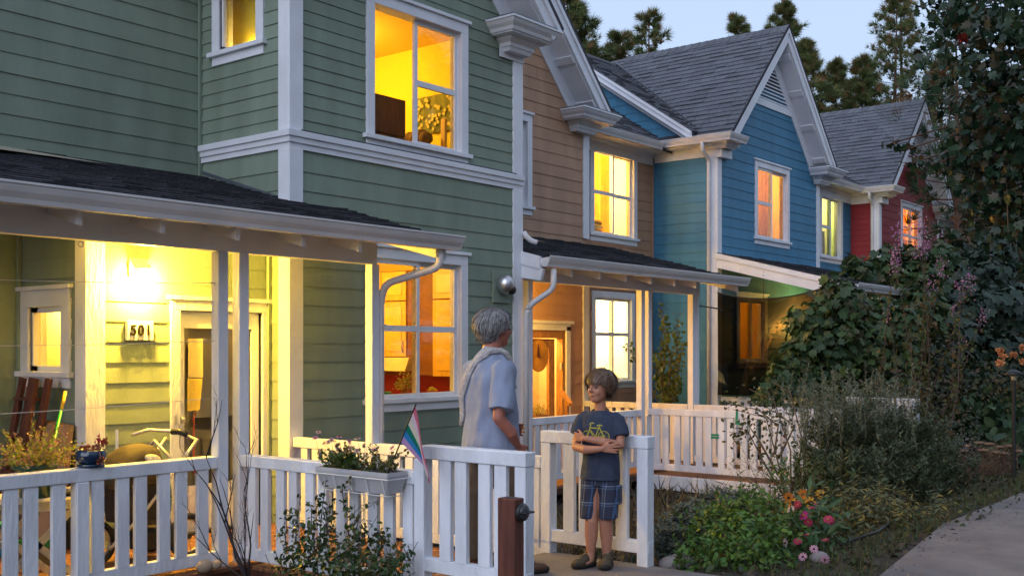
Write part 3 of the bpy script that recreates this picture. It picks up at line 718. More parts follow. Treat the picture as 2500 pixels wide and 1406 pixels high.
box('return_cap', 16.72, 17.34, 8.62, 9.04, 5.195, 5.215, FLASH, bh)
boxed_return(bh, 20.98, 21.72, BY, .46, 5.19)
downspout(bh, [(16.70, 9.17, 5.10), (16.70, 9.17, 4.95), (16.93, 9.17, 4.84), (16.93, 9.17, 4.72), (16.93, 9.17, -.3)], .036)
vy = lambda c: True
gable(bh, 19.15, 2.30, 7.58, 1.03, BY, 8.72, 13.2, BLUE, 5.2, shing=lambda p: p.y < 9.55 + (p.z - 5.30) / .685)
q = MB().prism([(16.78, 9.42, 5.34), (16.78, 12.55, 7.484), (16.78, 12.55, 7.36), (16.78, 9.42, 5.22)], [(24.4, 9.42, 5.34), (24.4, 12.55, 7.484), (24.4, 12.55, 7.36), (24.4, 9.42, 5.22)])
rf = q.build('roof', SHING_D, bh)
shingles(rf, (16.74, 9.40, 5.33), (1, 0, 0), (0, 1, .685), 2.5, 3.80, SHING, seed=56, keep=lambda p: p.x < 17.2 + (p.z - 5.4) / 1.03 + .1)
shingles(rf, (21.3, 9.22, 5.21), (1, 0, 0), (0, 1, .685), 3.1, 1.4, SHING, seed=57)
x = 16.74
while x < 19.2:
    MB().prism([(x, 12.42, 7.415), (x, 12.55, 7.515), (x, 12.68, 7.415), (x, 12.55, 7.49)], [(x + .2, 12.42, 7.405), (x + .2, 12.55, 7.50), (x + .2, 12.68, 7.40), (x + .2, 12.55, 7.48)]).build('ridge_cap', SHING, rf); x += .17
def rake_side(nm, d0, d1, x0, x1, m):
    nz = 1 / math.hypot(1, .685); ny = -.685 * nz; P = []
    for y, d in ((9.42, d0), (12.55, d0), (12.55, d1), (9.42, d1)): P.append((y - ny * 0 , 5.345 + (y - 9.42) * .685 - d / nz))
    return MB().prism([(x0, a, b) for a, b in P], [(x1, a, b) for a, b in P]).build(nm, m, rf)
rake_side('rake_board', .01, .14, 16.76, 16.80, WHITE); rake_side('rake_moulding', .01, .06, 16.735, 16.76, WHITE); rake_side('rake_frieze', .14, .21, 16.90, 16.985, WHITE)
# valley metal
MB().add([(16.98, 9.40, 5.37), (17.10, 9.44, 5.40), (19.12, 12.48, 7.50), (19.02, 12.52, 7.50)], [(0, 1, 2, 3)]).build('valley_flashing', FLASH, rf).location.z += .03
sweep('gutter', [(21.85, 9.20), (23.99, 9.20)], GUT, 5.06, GUTTER, rf)
sweep('cornice', [(21.40, 9.55), (24.38, 9.55)], CO2, 5.0, WHITE, bh)
room(bh, BF, 18.2, 20.2, 2.0, 3.1, 5.25, ROOM['orange'], ROOM['yellow'], ROOM['floor'])
room(bh, BW2, 22.2, 24.2, 1.5, 3.0, 5.1, ROOM['paleg'], ROOM['white'], ROOM['floor'])
room(bh, BF, 17.3, 19.3, 1.6, .2, 2.7, ROOM['orange'], ROOM['yellow'], ROOM['floor'])
lamp('blue_bedroom_lamp', (19.6, 10.3, 4.8), 24, (1, .60, .12))
lamp('blue_side_lamp', (23.6, 10.4, 4.8), 15, (1, .85, .40))
lamp('blue_kitchen_lamp', (18.3, 10.0, 2.4), 16, (1, .50, .10))
# porch roof with a rake on its left end
def blue_porch():
    zw, yw, ye, sl = 3.19, 9.05, 6.62, .255
    Z = lambda y: zw - sl * (yw - y)
    P = [(yw, Z(yw)), (ye, Z(ye)), (ye, Z(ye) - .08), (yw, Z(yw) - .08)]
    rf = MB().prism([(16.98, a, b) for a, b in P], [(21.2, a, b) for a, b in P]).build('porch_roof', WHITE, bh)
    shingles(rf, (16.96, ye - .03, Z(ye) + .0), (1, 0, 0), (0, 1, sl), 4.2, 2.45, SHING_D, seed=58, n_max=200, tab=(.14, .32), th=.012)
    def rk(nm, d0, d1, x0, x1, y0=ye, y1=yw - .01):
        MB().prism([(x0, y1, Z(y1) - d0), (x0, y0, Z(y0) - d0), (x0, y0, Z(y0) - d1), (x0, y1, Z(y1) - d1)],
                   [(x1, y1, Z(y1) - d0), (x1, y0, Z(y0) - d0), (x1, y0, Z(y0) - d1), (x1, y1, Z(y1) - d1)]).build(nm, WHITE, rf)
    rk('rake_moulding', .0, .085, 16.935, 16.965); rk('rake_board', .085, .25, 16.955, 17.0, ye + .35)
    sweep('gutter', [(16.99, ye), (21.2, ye)], GUT, Z(ye) - .115, GUTTER, rf)
    for i in range(7):
        x = 17.5 + i * .6
        MB().prism([(x, yw, Z(yw) - .09), (x, ye + .03, Z(ye) - .09), (x, ye + .03, Z(ye) - .2), (x, yw, Z(yw) - .22)], [(x + .038, yw, Z(yw) - .09), (x + .038, ye + .03, Z(ye) - .09), (x + .038, ye + .03, Z(ye) - .2), (x + .038, yw, Z(yw) - .22)]).build('rafter', WHITE, rf)
    box('beam', 16.98, 21.0, 7.10, 7.19, 2.19, 2.42, WHITE, bh)
    for x in (17.0, 19.3, 20.9): post(bh, x, 7.10, -.2, 2.19)
blue_porch()
lamp('blue_porch_lamp', (20.2, 8.75, 1.95), 20, (1, .66, .12), .04)
lj = MB().lathe([(.03, .12), (.07, .08), (.07, -.06), (.04, -.09)], (20.25, 8.93, 1.98), 14).build('porch_light', mat('lit_jar', (1, .9, .6), emit=(1, .62, .15), estr=14), bh, True)
# ================================================================ RED HOUSE
rh = thing('red_house', 'dark red clapboard house, farthest of the row', 'house', (24.4, 8.9, 0))
RX, RY = 24.4, 8.9
RF, RS, RW2 = Fr('Y', RY), Fr('X', RX), Fr('Y', 9.4)
la, lb_ = glim(26.5, 7.50, 1.03)
w = wallsheet(rh, 'wall', RF, RX, 28.61, 3.34, 7.2, RED, [opening(25.834, 27.334, 3.60, 5.03)], la, lb_)
siding(w, RF, RX + .12, 28.5, 3.50, 6.40, .1755, RED, [cover(25.834, 27.334, 3.60, 5.03)], la, lb_, seed=61, joint=9)
w = wallsheet(rh, 'wall', RF, RX, 28.61, -.6, 3.34, RED); siding(w, RF, RX + .12, 28.5, 2.2, 3.34, .1755, RED, seed=62, joint=9)
w = wallsheet(rh, 'wall', RS, -9.55, -RY, -.6, 5.3, RED); siding(w, RS, -9.53, -RY - .12, 3.50, 4.95, .127, RED, seed=63, joint=9)
siding(w, RS, -9.53, -RY - .12, 2.2, 3.34, .1755, RED, seed=64, joint=9)
corner_board(rh, RX, RY, 3.51, 4.95, .12); corner_board(rh, RX, RY, 1.5, 3.34, .12)
box('corner_board', 28.5, 28.642, RY - .032, RY, 3.3, 4.95, WHITE, rh)
sweep('belt_moulding', [(RX, 9.53), (RX, RY), (28.65, RY)], BELT, 3.34, WHITE, rh)
window(rh, RF, 25.834, 27.334, 3.60, 5.03)
sweep('cornice', [(RX, 9.53), (RX, RY)], CO2, 4.99, WHITE, rh)
sweep('gutter', [(24.14, 9.22), (24.14, 8.52), (24.72, 8.52)], GUT, 5.05, GUTTER, rh)
box('eave_soffit', 24.15, 24.68, 8.54, 8.89, 5.04, 5.06, WHITE, rh)
box('eave_soffit', 24.15, 24.39, 8.89, 9.2, 5.04, 5.06, WHITE, rh)
sweep('bed_moulding', [(24.33, 8.9), (24.33, 8.70), (24.64, 8.70), (24.64, 8.88)], [(0, 0), (.03, 0), (.05, .03), (.09, .04), (.09, .08), (0, .08)], 4.96, WHITE, rh)
box('bed_block', 24.34, 24.74, 8.79, 8.895, 4.83, 4.96, WHITE, rh)
downspout(rh, [(24.10, 9.0, 5.06), (24.10, 9.0, 4.92), (24.33, 9.02, 4.82), (24.33, 9.02, 4.7), (24.33, 9.02, 0)], .036)
boxed_return(rh, 28.25, 28.95, RY, .44, 5.15)
gable(rh, 26.5, 2.24, 7.50, 1.03, RY, 8.57, 13, RED, 5.2, shing=lambda p: p.y < 9.3 + (p.z - 5.05) / .68 + .2 and p.y < 12.4)
w = wallsheet(rh, 'wall', RW2, 28.6, 32, -.5, 5.2, RED); siding(w, RW2, 28.6, 32, 3.2, 4.9, .1755, RED, seed=65, joint=9)
window(rh, RW2, 29.3, 30.6, 3.55, 4.95, cap=False)
sweep('gutter', [(28.95, 9.1), (32.2, 9.1)], GUT, 5.0, GUTTER, rh); sweep('cornice', [(28.65, 9.4), (32, 9.4)], CO2, 4.95, WHITE, rh)
MB().prism([(28.6, 9.0, 5.12), (28.6, 12.5, 7.3), (28.6, 12.5, 7.1), (28.6, 9.0, 5.0)], [(32.2, 9.0, 5.12), (32.2, 12.5, 7.3), (32.2, 12.5, 7.1), (32.2, 9.0, 5.0)]).build('roof', SHING, rh)
room(rh, RF, 25.5, 27.6, 1.6, 3.3, 5.25, ROOM['orange'], ROOM['orange'], ROOM['floor'])
room(rh, RW2, 29.0, 31, .6, 3.3, 5.1, ROOM['red'], ROOM['red'], ROOM['floor'])
lamp('red_room_lamp', (26.8, 9.9, 4.8), 18, (1, .45, .06))

# ================================================================ DECKS AND RAILINGS
def decking(name, x0, x1, y0, y1, z, along='x', bwid=.14, parts=True):
    d = box(name, x0 + .01, x1 - .01, y0 + .01, y1 - .01, z - .10, z - .032, DARKWOOD); d['kind'] = 'structure'
    n = int(((y1 - y0) if along == 'x' else (x1 - x0)) / bwid)
    for i in range(n):
        r = random.Random(i * 7 + int(x0 * 10))
        if along == 'x':
            y = y0 + i * bwid; box('deck_board', x0, x1, y + .002, y + bwid - .004, z - .030 + r.uniform(-.001, .001), z + r.uniform(-.002, .001), DECK, d, .003)
        else:
            x = x0 + i * bwid; box('deck_board', x + .002, x + bwid - .004, y0, y1, z - .030, z + r.uniform(-.002, .001), DECK, d, .003)
    return d
decking('porch_deck', 1.4, 6.42, 6.62, 9.10, -.10)
decking('entry_deck', 5.06, 6.50, 4.87, 6.615, -.10)
decking('tan_porch_deck', 9.86, 14.15, 7.80, 9.84, -.16)
decking('bridge_deck', 12.62, 14.16, 4.95, 7.795, -.18)
decking('blue_porch_deck', 17.0, 21.2, 7.0, 9.04, -.18)
def railing(label, group=None, loc=(0, 0, 0)): return thing('railing', label, 'railing', loc, group)
def run(t, kind, k, a0, a1, zt, zb, slats, w=.092, depth=.095, rh=.087, bh=.087, th=.036, jit=1):
    """one railing bay. kind 'Y': along x at y=k (front face), kind 'X': along -y at x=k; a = x, or a = -y"""
    f = Fr(kind, k); rr = random.Random(int(abs(a0) * 100 + k * 10))
    f.obox('top_rail', a0, a1, -depth, 0, zt - rh, zt, FENCE, t, .005)
    f.obox('bottom_rail', a0, a1, -.075, -.012, zb, zb + bh, FENCE, t, .004)
    for s in slats:
        q = rr.uniform(-.0025, .0025)
        P = f.p; d0 = -.010; d1 = -.010 - th
        mb = MB().prism([P(s, d0, zb + bh - .003), P(s + w, d0, zb + bh - .003), P(s + w, d1, zb + bh - .003), P(s, d1, zb + bh - .003)],
                        [P(s + q, d0, zt - rh + .002), P(s + w + q, d0, zt - rh + .002), P(s + w + q, d1, zt - rh + .002), P(s + q, d1, zt - rh + .002)])
        bev(mb.build('baluster', FENCE, t), .003)
def frange(a, b, st):
    o = []; 
    while a < b: o.append(a); a += st
    return o
def rpost(t, x, y, z0, z1, w=.09): return box('railing_post', x, x + w, y, y + w, z0, z1, FENCE, t, .005)
# front rail of the green porch, runs out of the photo on the left
t = railing('white porch railing at the left, with a blue pot standing on it', None, (3.2, 6.7, -.1))
run(t, 'Y', YP, 1.6, 4.866, .715, -.07, [1.72, 1.9, 2.05, 2.2, 2.36, 2.5, 2.67, 2.83, 2.97, 3.12, 3.278, 3.409, 3.595, 3.869, 4.056, 4.192, 4.378, 4.518, 4.699], depth=.12)
rpost(t, 3.752, YP - .012, -.3, .626, .088)
# from the double post towards the path: low bay, then the taller bay beside the path
t = railing('white railing carrying the flower box and the small flag, nearest the camera', None, (5.1, 5.6, -.1))
run(t, 'X', 5.057, -6.683, -4.876, .715, -.065, [-6.60, -6.455, -6.275, -6.135, -5.955, -5.82, -5.63, -5.495, -5.315, -5.165, -4.985], w=.088)
rpost(t, 5.057, 4.787, -.3, .80, .088)
run(t, 'X', 5.050, -4.80, -3.952, .89, .083, [-4.655, -4.522, -4.333, -4.205], w=.094, depth=.10)
box('railing_post', 5.054, 5.142, 3.956, 4.04, -.1, .802, FENCE, t, .004)
t = railing('white railing from the house corner to the boy', None, (6.45, 5.5, -.1))
run(t, 'X', 6.429, -7.72, -6.775, .705, -.065, frange(-7.62, -6.85, .145), w=.088)
run(t, 'X', 6.429, -6.683, -4.89, .705, -.065, frange(-6.60, -4.98, .1455), w=.088)
rpost(t, 6.429, 4.80, -.3, .812, .088)
run(t, 'X', 6.424, -4.888, -3.955, .90, .083, [-4.684, -4.545, -4.385, -4.226], w=.097, depth=.10)
box('railing_post', 6.428, 6.516, 3.958, 4.046, -.12, .812, FENCE, t, .004)
# tan house
t = railing('white front railing of the tan house porch, behind the boy', None, (11.4, 7.9, -.2))
run(t, 'Y', YO, 10.19, 12.62, .688, -.09, frange(10.25, 12.5, .145))
t = railing('white railing along the wooden bridge to the tan house, tied with green ribbon', None, (12.8, 6.5, -.2))
run(t, 'X', 12.77, -7.86, -5.06, .70, -.135, [-v for v in (7.77, 7.635, 7.45, 7.31, 7.12, 6.98, 6.79, 6.66, 6.47, 6.335, 6.15, 6.01, 5.825, 5.69, 5.5, 5.36, 5.2)], w=.094)
run(t, 'X', 12.765, -5.055, -4.20, .93, .05, [-4.86, -4.7, -4.52, -4.38], w=.094)
rpost(t, 12.77, 5.0, -.5, .83); rpost(t, 12.77, 4.205, -.5, .83); rpost(t, 12.77, 7.865, -.5, .60) 
box('skirt_board', 12.60, 12.635, 4.95, 7.80, -.375, -.182, FENCE, t, .004)
t = railing('far white railing of the wooden bridge, from the tan wall outwards', None, (14.1, 6.9, -.2))
run(t, 'X', 14.04, -9.81, -7.96, .70, -.135, frange(-9.7, -8.0, .16))
run(t, 'X', 14.04, -7.855, -5.06, .70, -.135, frange(-7.75, -5.2, .16), w=.094)
rpost(t, 14.04, 5.0, -.5, .83)
t = railing('white railing under the dark mesh screen of the blue porch', None, (17, 8, -.2))
run(t, 'X', 16.99, -8.97, -7.22, .69, -.1, frange(-8.85, -7.3, .16))
run(t, 'X', 16.99, -7.09, -6.2, .69, -.1, frange(-7.0, -6.3, .16))

# ================================================================ SMALL THINGS
FW_MAT = mat('turquoise_paint', (.03, .30, .30), .5)
PINEW = mat('white_slat_paint', (.6, .55, .45), .6, .1)
# ---- leaf and blossom helpers
def tpl(kind):
    if kind == 'oval':
        return np.array([(0, 0, 0), (-.30, .35, .06), (.30, .35, .06), (-.26, .70, .05), (.26, .70, .05), (0, 1, -.05), (0, .35, -.02), (0, .7, -.03)]), [(0, 6, 1), (0, 2, 6), (1, 6, 7, 3), (6, 2, 4, 7), (3, 7, 5), (7, 4, 5)]
    if kind == 'lance':
        return np.array([(0, 0, 0), (-.13, .4, .03), (.13, .4, .03), (0, .4, -.01), (0, 1, -.12)]), [(0, 3, 1), (0, 2, 3), (1, 3, 4), (3, 2, 4)]
    if kind == 'lobed':
        pts = [(0, 0, 0), (-.25, -.08, .03), (-.5, .2, .05), (-.36, .36, .03), (-.46, .66, .0), (-.18, .62, .02), (0, 1, -.08), (.18, .62, .02), (.46, .66, 0), (.36, .36, .03), (.5, .2, .05), (.25, -.08, .03), (0, .34, -.04)]
        return np.array(pts), [(12, i, (i + 1)) for i in range(0, 11)] + [(12, 11, 0)]
    if kind == 'needle':
        return np.array([(-.05, 0, 0), (.05, 0, 0), (0, 1, 0)]), [(0, 1, 2)]
    if kind == 'blade':
        return np.array([(-.03, 0, 0), (.03, 0, 0), (.022, .5, .05), (-.022, .5, .05), (0, 1, -.1)]), [(0, 1, 2, 3), (3, 2, 4)]
    if kind == 'tuft':
        V = []; F = []; r = random.Random(5)
        for k in range(16):
            a = k * 2.4; e = .15 + .95 * (k / 16.0); d = Vector((math.cos(a) * math.sin(e), math.cos(e), math.sin(a) * math.sin(e))); s = d.cross(Vector((r.uniform(-1, 1), r.uniform(-1, 1), r.uniform(-1, 1)))).normalized() * .045
            L = r.uniform(.75, 1); n = len(V); V += [tuple(-s), tuple(s), tuple(d * L)]; F.append((n, n + 1, n + 2))
        return np.array(V), F
    if kind == 'petal':
        return np.array([(0, .08, 0), (-.2, .6, .05), (.2, .6, .05), (-.12, 1, -.02), (.12, 1, -.02)]), [(0, 2, 1), (1, 2, 4, 3)]
def frames(D, Nn):
    D = D / (np.linalg.norm(D, axis=1, keepdims=True) + 1e-9)
    X = np.cross(D, Nn); X /= (np.linalg.norm(X, axis=1, keepdims=True) + 1e-9)
    Z = np.cross(X, D); return X, D, Z
def cloud(name, parent, kind, P, D, Nn, size, mats, weights=None, stuff=False, seed=1):
    """many leaves in one mesh"""
    T, F = tpl(kind) if isinstance(kind, str) else kind
    P = np.asarray(P, float); D = np.asarray(D, float); Nn = np.asarray(Nn, float); n = len(P)
    if n == 0: return None
    size = np.broadcast_to(np.asarray(size, float), (n,)); X, Y, Z = frames(D, Nn)
    V = P[:, None, :] + size[:, None, None] * (T[None, :, 0, None] * X[:, None, :] + T[None, :, 1, None] * Y[:, None, :] + T[None, :, 2, None] * Z[:, None, :])
    V = V.reshape(-1, 3) - np.array(parent_world(parent)); k = len(T)
    ls = [len(f) for f in F]; idx = np.concatenate([np.array(f) for f in F])
    loops = (idx[None, :] + (np.arange(n) * k)[:, None]).ravel()
    tot = np.tile(ls, n); start = np.concatenate([[0], np.cumsum(tot)[:-1]])
    me = bpy.data.meshes.new(name); me.vertices.add(len(V)); me.vertices.foreach_set('co', V.ravel())
    me.loops.add(len(loops)); me.loops.foreach_set('vertex_index', loops.astype(np.int32))
    me.polygons.add(len(tot)); me.polygons.foreach_set('loop_start', start.astype(np.int32)); me.polygons.foreach_set('loop_total', tot.astype(np.int32))
    mats = mats if isinstance(mats, (list, tuple)) else [mats]
    for m in mats: me.materials.append(m)
    rs = np.random.RandomState(seed); w = weights or [1 / len(mats)] * len(mats)
    mi = rs.choice(len(mats), n, p=np.array(w) / sum(w)); me.polygons.foreach_set('material_index', np.repeat(mi, len(F)).astype(np.int32))
    me.update(calc_edges=True)
    o = bpy.data.objects.new(name, me); link(o, parent)
    if stuff: o['kind'] = 'stuff'
    return o
def leaf_parts(parent, kind, P, D, Nn, size, mats, n_parts=250, name='leaf', seed=1):
    """the nearest leaves are parts sharing one mesh, the rest one stuff part"""
    P = np.asarray(P, float); D = np.asarray(D, float); Nn = np.asarray(Nn, float); n = len(P); size = np.broadcast_to(np.asarray(size, float), (n,)).copy()
    order = np.argsort(P[:, 0] ** 2 + P[:, 1] ** 2); T, F = tpl(kind); X, Y, Z = frames(D, Nn); rs = random.Random(seed)
    off = parent_world(parent); meshes = []
    for m in mats:
        me = bpy.data.meshes.new(name); me.from_pydata([tuple(v) for v in T], [], F); me.materials.append(m); meshes.append(me)
    for i in order[:n_parts]:
        o = bpy.data.objects.new(name, rs.choice(meshes)); link(o, parent)
        M = Matrix(((X[i][0], Y[i][0], Z[i][0], P[i][0] - off.x), (X[i][1], Y[i][1], Z[i][1], P[i][1] - off.y), (X[i][2], Y[i][2], Z[i][2], P[i][2] - off.z), (0, 0, 0, 1)))
        o.matrix_basis = M @ Matrix.Scale(size[i], 4)
    r = order[n_parts:]
    if len(r): cloud('leaf_mass', parent, kind, P[r], D[r], Nn[r], size[r], mats, stuff=True, seed=seed)
def leafmats(name, cols, transl=.25, rough=.55):
    return [mat('%s_%d' % (name, i), c, rough, .25, 9, transl=transl, spec=.35) for i, c in enumerate(cols)]
# ---- clothes lines
for i, (z0, z1) in enumerate(((1.95, 1.994), (1.555, 1.567), (1.125, 1.145))):
    pts = [(1.5 + (4.866 - 1.5) * k / 12, 6.73, z0 + (z1 - z0) * k / 12 - .035 * math.sin(math.pi * k / 12)) for k in range(13)]
    o = MB().tube(pts, .0025, 5).build('clothes_line', mat('line_cord', (.6, .58, .55), .5), None)
    tag(o, ('topmost', 'middle', 'lowest')[i] + ' clothes line strung to the white double post', 'clothes line', 'clothes lines across the porch')
    o.location = (0, 0, 0)
o = MB().tube([(4.862 - .03, 6.73, 1.994), (4.868, 6.73, 1.994)], .006, 6).build('screw_eye', STEEL, bpy.data.objects['clothes_line'])
o = thing('screw_hook', 'small steel ring hanging under the porch beam beside the corner board', 'hook', (3.803, 6.72, 2.22))
pts = [Vector((3.803, 6.72, 2.201)) + Vector((.018 * math.cos(a), 0, .018 * math.sin(a))) for a in [k * .6 for k in range(11)]]
MB().tube(pts, .004, 6).build('ring', STEEL, o)
# ---- blue pot with red succulent on the rail
bx, by, bz = 3.893, 6.745, .716
t = thing('potted_succulent', 'blue glazed bowl with a red flowering succulent on the white rail', 'potted plant', (bx, by, bz))
GL = mat('blue_glaze', (.008, .03, .075), .12, .5, 8, spec=.8)
MB().lathe([(.070, 0), (.088, .004), (.092, .022), (.085, .024), (.074, .012)], (bx, by, bz), 28).build('saucer', GL, t, True)
MB().lathe([(.060, .018), (.082, .030), (.102, .065), (.104, .085), (.095, .112), (.090, .118), (.084, .112), (.080, .09)], (bx, by, bz), 32).build('bowl', GL, t, True)
MB().lathe([(.079, .098), (.001, .103)], (bx, by, bz), 20).build('potting_soil', SOIL, t)
rs = np.random.RandomState(3)
SUC = leafmats('succulent', [(.30, .06, .04), (.24, .12, .05), (.35, .10, .08)], .1)
P = []; D = []
for (cx, cy, cz, r, n) in ((bx - .03, by, bz + .13, .028, 30), (bx - .055, by + .02, bz + .12, .02, 20), (bx + .02, by - .02, bz + .125, .03, 34), (bx + .0, by - .115, bz + .052, .03, 34), (bx + .09, by, bz + .15, .018, 22), (bx + .105, by, bz + .165, .015, 16)):
    for _ in range(n):
        d = rs.normal(size=3); d /= np.linalg.norm(d); P.append(np.array((cx, cy, cz)) + d * r * .3); D.append(d + np.array((0, 0, .3)))
cloud('foliage', t, 'oval', P, D, rs.normal(size=(len(P), 3)), rs.uniform(.018, .03, len(P)), SUC)
MB().tube([(bx, by - .05, bz + .11), (bx, by - .10, bz + .12), (bx, by - .115, bz + .07)], .004, 6).tube([(bx + .04, by, bz + .10), (bx + .055, by, bz + .15)], .008, 6).tube([(bx + .05, by, bz + .10), (bx + .10, by, bz + .16)], .004, 6).build('stem', SUC[1], t)
P = np.array((bx + .06, by, bz + .175)) + rs.normal(size=(60, 3)) * .012
cloud('blossom', t, 'oval', P, rs.normal(size=(60, 3)), rs.normal(size=(60, 3)), .018, leafmats('red_bloom', [(.45, .01, .02), (.3, .01, .02)], .1))
# ---- folding table, green pot plant on it
tx, ty, tz = 3.62, 7.15, .505
t = thing('folding_table', 'whitish slatted folding table with crossed legs behind the left railing', 'table', (tx, ty, -.1))
for i in range(7): box('slat', tx - .42, tx + .36, ty - .30 + i * .088, ty - .225 + i * .088, tz - .02, tz, PINEW, t, .003)
box('apron', tx - .40, tx + .34, ty - .27, ty - .25, tz - .07, tz - .021, PINEW, t)
for y in (ty - .22, ty + .2):
    for s in (-1, 1): MB().bar((tx - .34 * s, y, -.10), (tx + .30 * s, y, tz - .03), .022, .045).build('leg', PINEW, t)
px, py = 3.690, 7.10
t = thing('potted_plant', 'dark green pot with a bushy heather on the folding table', 'potted plant', (px, py, tz))
MB().lathe([(.085, .0), (.10, .01), (.128, .19), (.14, .195), (.14, .225), (.128, .225)], (px, py, tz), 28).build('pot', mat('green_glaze', (.01, .05, .03), .3, spec=.6), t, True)
MB().lathe([(.127, .21), (.001, .215)], (px, py, tz), 20).build('potting_soil', SOIL, t)
HE = leafmats('heather', [(.30, .30, .03), (.22, .26, .04), (.40, .24, .14), (.34, .17, .12)], .3)
P = []; D = []; S_ = []
for k in range(84):
    a = rs.uniform(0, 6.28); e = rs.uniform(.05, 1.35); L = rs.uniform(.16, .33) * (1.0 if e > .5 else .8); d = np.array((math.cos(a) * math.sin(e), math.sin(a) * math.sin(e), math.cos(e)))
    if k == 0: d = np.array((.02, -.05, 1.0)); L = .36
    if k in (1, 2, 3): d = np.array((.95, .0, .22 - .1 * k)); L = .36
    b = np.array((px, py, tz + .22)) + np.array((math.cos(a), math.sin(a), 0)) * .07
    for s in np.linspace(.1, 1, 26):
        q = b + d * L * s + np.array((0, 0, -.05)) * s * s * (e > .8)
        P.append(q + rs.normal(size=3) * .006); D.append(d * .7 + rs.normal(size=3) * .8)
P = np.array(P); cloud('foliage', t, 'oval', P, D, rs.normal(size=P.shape), rs.uniform(.014, .028, len(P)), HE, [3, 3, 2, 1.6])
# ---- things leaning and standing behind the railing
t = thing('wooden_ladder', 'old brown wooden stepladder folded against the wall under the small window', 'ladder', (4.35, 8.7, -.1))
for y0, y1, x in ((8.92, 8.78, 4.42), (8.58, 8.50, 4.38), (8.50, 8.40, 4.44), (8.80, 8.70, 4.46)):
    MB().bar((x - .16, y0, -.1), (x + .04, y1, 1.27), .075, .03, (1, 0, 0)).build('rail', REDWOOD, t)
for i in range(4): MB().bar((4.30 + i * .045, 8.90 - i * .03, .2 + i * .30), (4.30 + i * .045, 8.55 - i * .02, .2 + i * .30), .10, .022).build('step', REDWOOD, t)
t = thing('cardboard_box', 'flattened brown cardboard box leaning on the wall beside the ladder', 'box', (4.45, 8.35, -.1))
CB = mat('cardboard', (.34, .19, .10), .8, .1, 4)
MB().prism([(4.38, 8.62, -.1), (4.38, 8.13, -.1), (4.44, 8.13, -.1), (4.44, 8.62, -.1)], [(4.50, 8.60, .93), (4.50, 8.14, .90), (4.55, 8.14, .90), (4.55, 8.60, .93)]).build('box_panel', CB, t)
MB().prism([(4.34, 8.60, .45), (4.34, 8.36, .45), (4.36, 8.36, .45), (4.36, 8.60, .45)], [(4.46, 8.60, .925), (4.46, 8.30, .90), (4.48, 8.30, .90), (4.48, 8.60, .925)]).build('flap', CB, t)
t = thing('broom', 'long green broom handle with a yellow end leaning on the porch', 'broom', (3.95, 7.75, .2))
a = Vector((4.40, 8.00, 1.175)); b = Vector((3.93, 7.62, .12)); c = a + (b - a) * .13
MB().tube([a, c], .0135, 10).build('grip', mat('yellow_plastic', (.6, .38, .02), .4), t, True); MB().tube([c, b], .0125, 10).build('handle', mat('green_plastic', (.01, .22, .05), .35), t, True)
MB().bar(b + Vector((-.12, .05, -.02)), b + Vector((.14, -.05, -.02)), .05, .06).build('head', mat('green_plastic', (.01, .22, .05)), t)
MB().bar(b + Vector((-.12, .05, -.12)), b + Vector((.14, -.05, -.12)), .04, .14).build('bristles', mat('bristle', (.15, .12, .05), .9), t)
t = thing('garden_chair', 'turquoise slatted garden chair behind the folding table', 'chair', (3.5, 7.75, -.1))
for i in range(5): box('seat_slat', 3.30, 3.74, 7.55 + i * .07, 7.605 + i * .07, .26, .28, FW_MAT, t)
for x in (3.31, 3.71):
    for y in (7.56, 7.87): MB().bar((x, y, -.1), (x, y, .26), .03).build('leg', FW_MAT, t)
    MB().bar((x, 7.88, .28), (x, 7.98, .70), .03).build('back_post', FW_MAT, t)
for i in range(2): MB().bar((3.31, 7.91 + i * .04, .45 + i * .18), (3.71, 7.91 + i * .04, .45 + i * .18), .07, .015, (0, 1, .2)).build('back_slat', FW_MAT, t)
t = thing('garden_chair', 'small bright turquoise stool at the left edge by the railing', 'stool', (3.2, 7.0, -.1))
CY = mat('cyan_paint', (.02, .32, .42), .45)
box('seat', 3.02, 3.40, 6.86, 7.10, .18, .21, CY, t, .004)
for x in (3.04, 3.38):
    for y in (6.88, 7.08): MB().bar((x, y, -.1), (x, y, .18), .035).build('leg', CY, t)
# clutter on the table
t = thing('pebble_dish', 'shallow dark dish of pale pebbles on the folding table', 'dish', (3.87, 7.02, tz))
MB().lathe([(.05, 0), (.085, .03), (.08, .032), (.05, .01)], (3.87, 7.02, tz), 20).build('dish', BLACK, t, True)
q = MB(); [q.sphere((3.87 + rs.uniform(-.05, .05), 7.02 + rs.uniform(-.05, .05), tz + .035 + rs.uniform(0, .015)), (.016, .012, .009), 8, 5) for _ in range(16)]; o = q.build('pebbles', PINEW, t, True); o['kind'] = 'stuff'
# ---- three-wheeled stroller
t = thing('stroller', 'black and tan jogging stroller parked behind the railing below the number 501', 'stroller', (4.6, 7.35, -.1))
CAMO = mat('tan_patch_fabric', (.018, .013, .012), .8, scale=5, col2=(.09, .06, .025)); FR = mat('frame_tube', (.55, .50, .42), .35, metal=.4)
q = []
for s in (7.17, 7.58):
    MB().tube([(5.02, s, .80), (4.90, s, .66), (4.55, s, .28), (4.28, s, .06)], .013, 8).build('frame_tube', FR, t, True)
    MB().tube([(4.86, s, .60), (4.90, s, .10)], .012, 8).build('frame_tube', FR, t, True)
MB().tube([(4.90, 7.17, .68), (5.04, 7.19, .80), (4.98, 7.38, .86), (4.86, 7.58, .87), (4.72, 7.58, .84)], .014, 8).build('handlebar', FR, t, True)
MB().tube([(5.0, 7.27, .84), (4.98, 7.34, .86), (4.95, 7.40, .86)], .024, 8).build('handle_pad', BLACK, t, True)
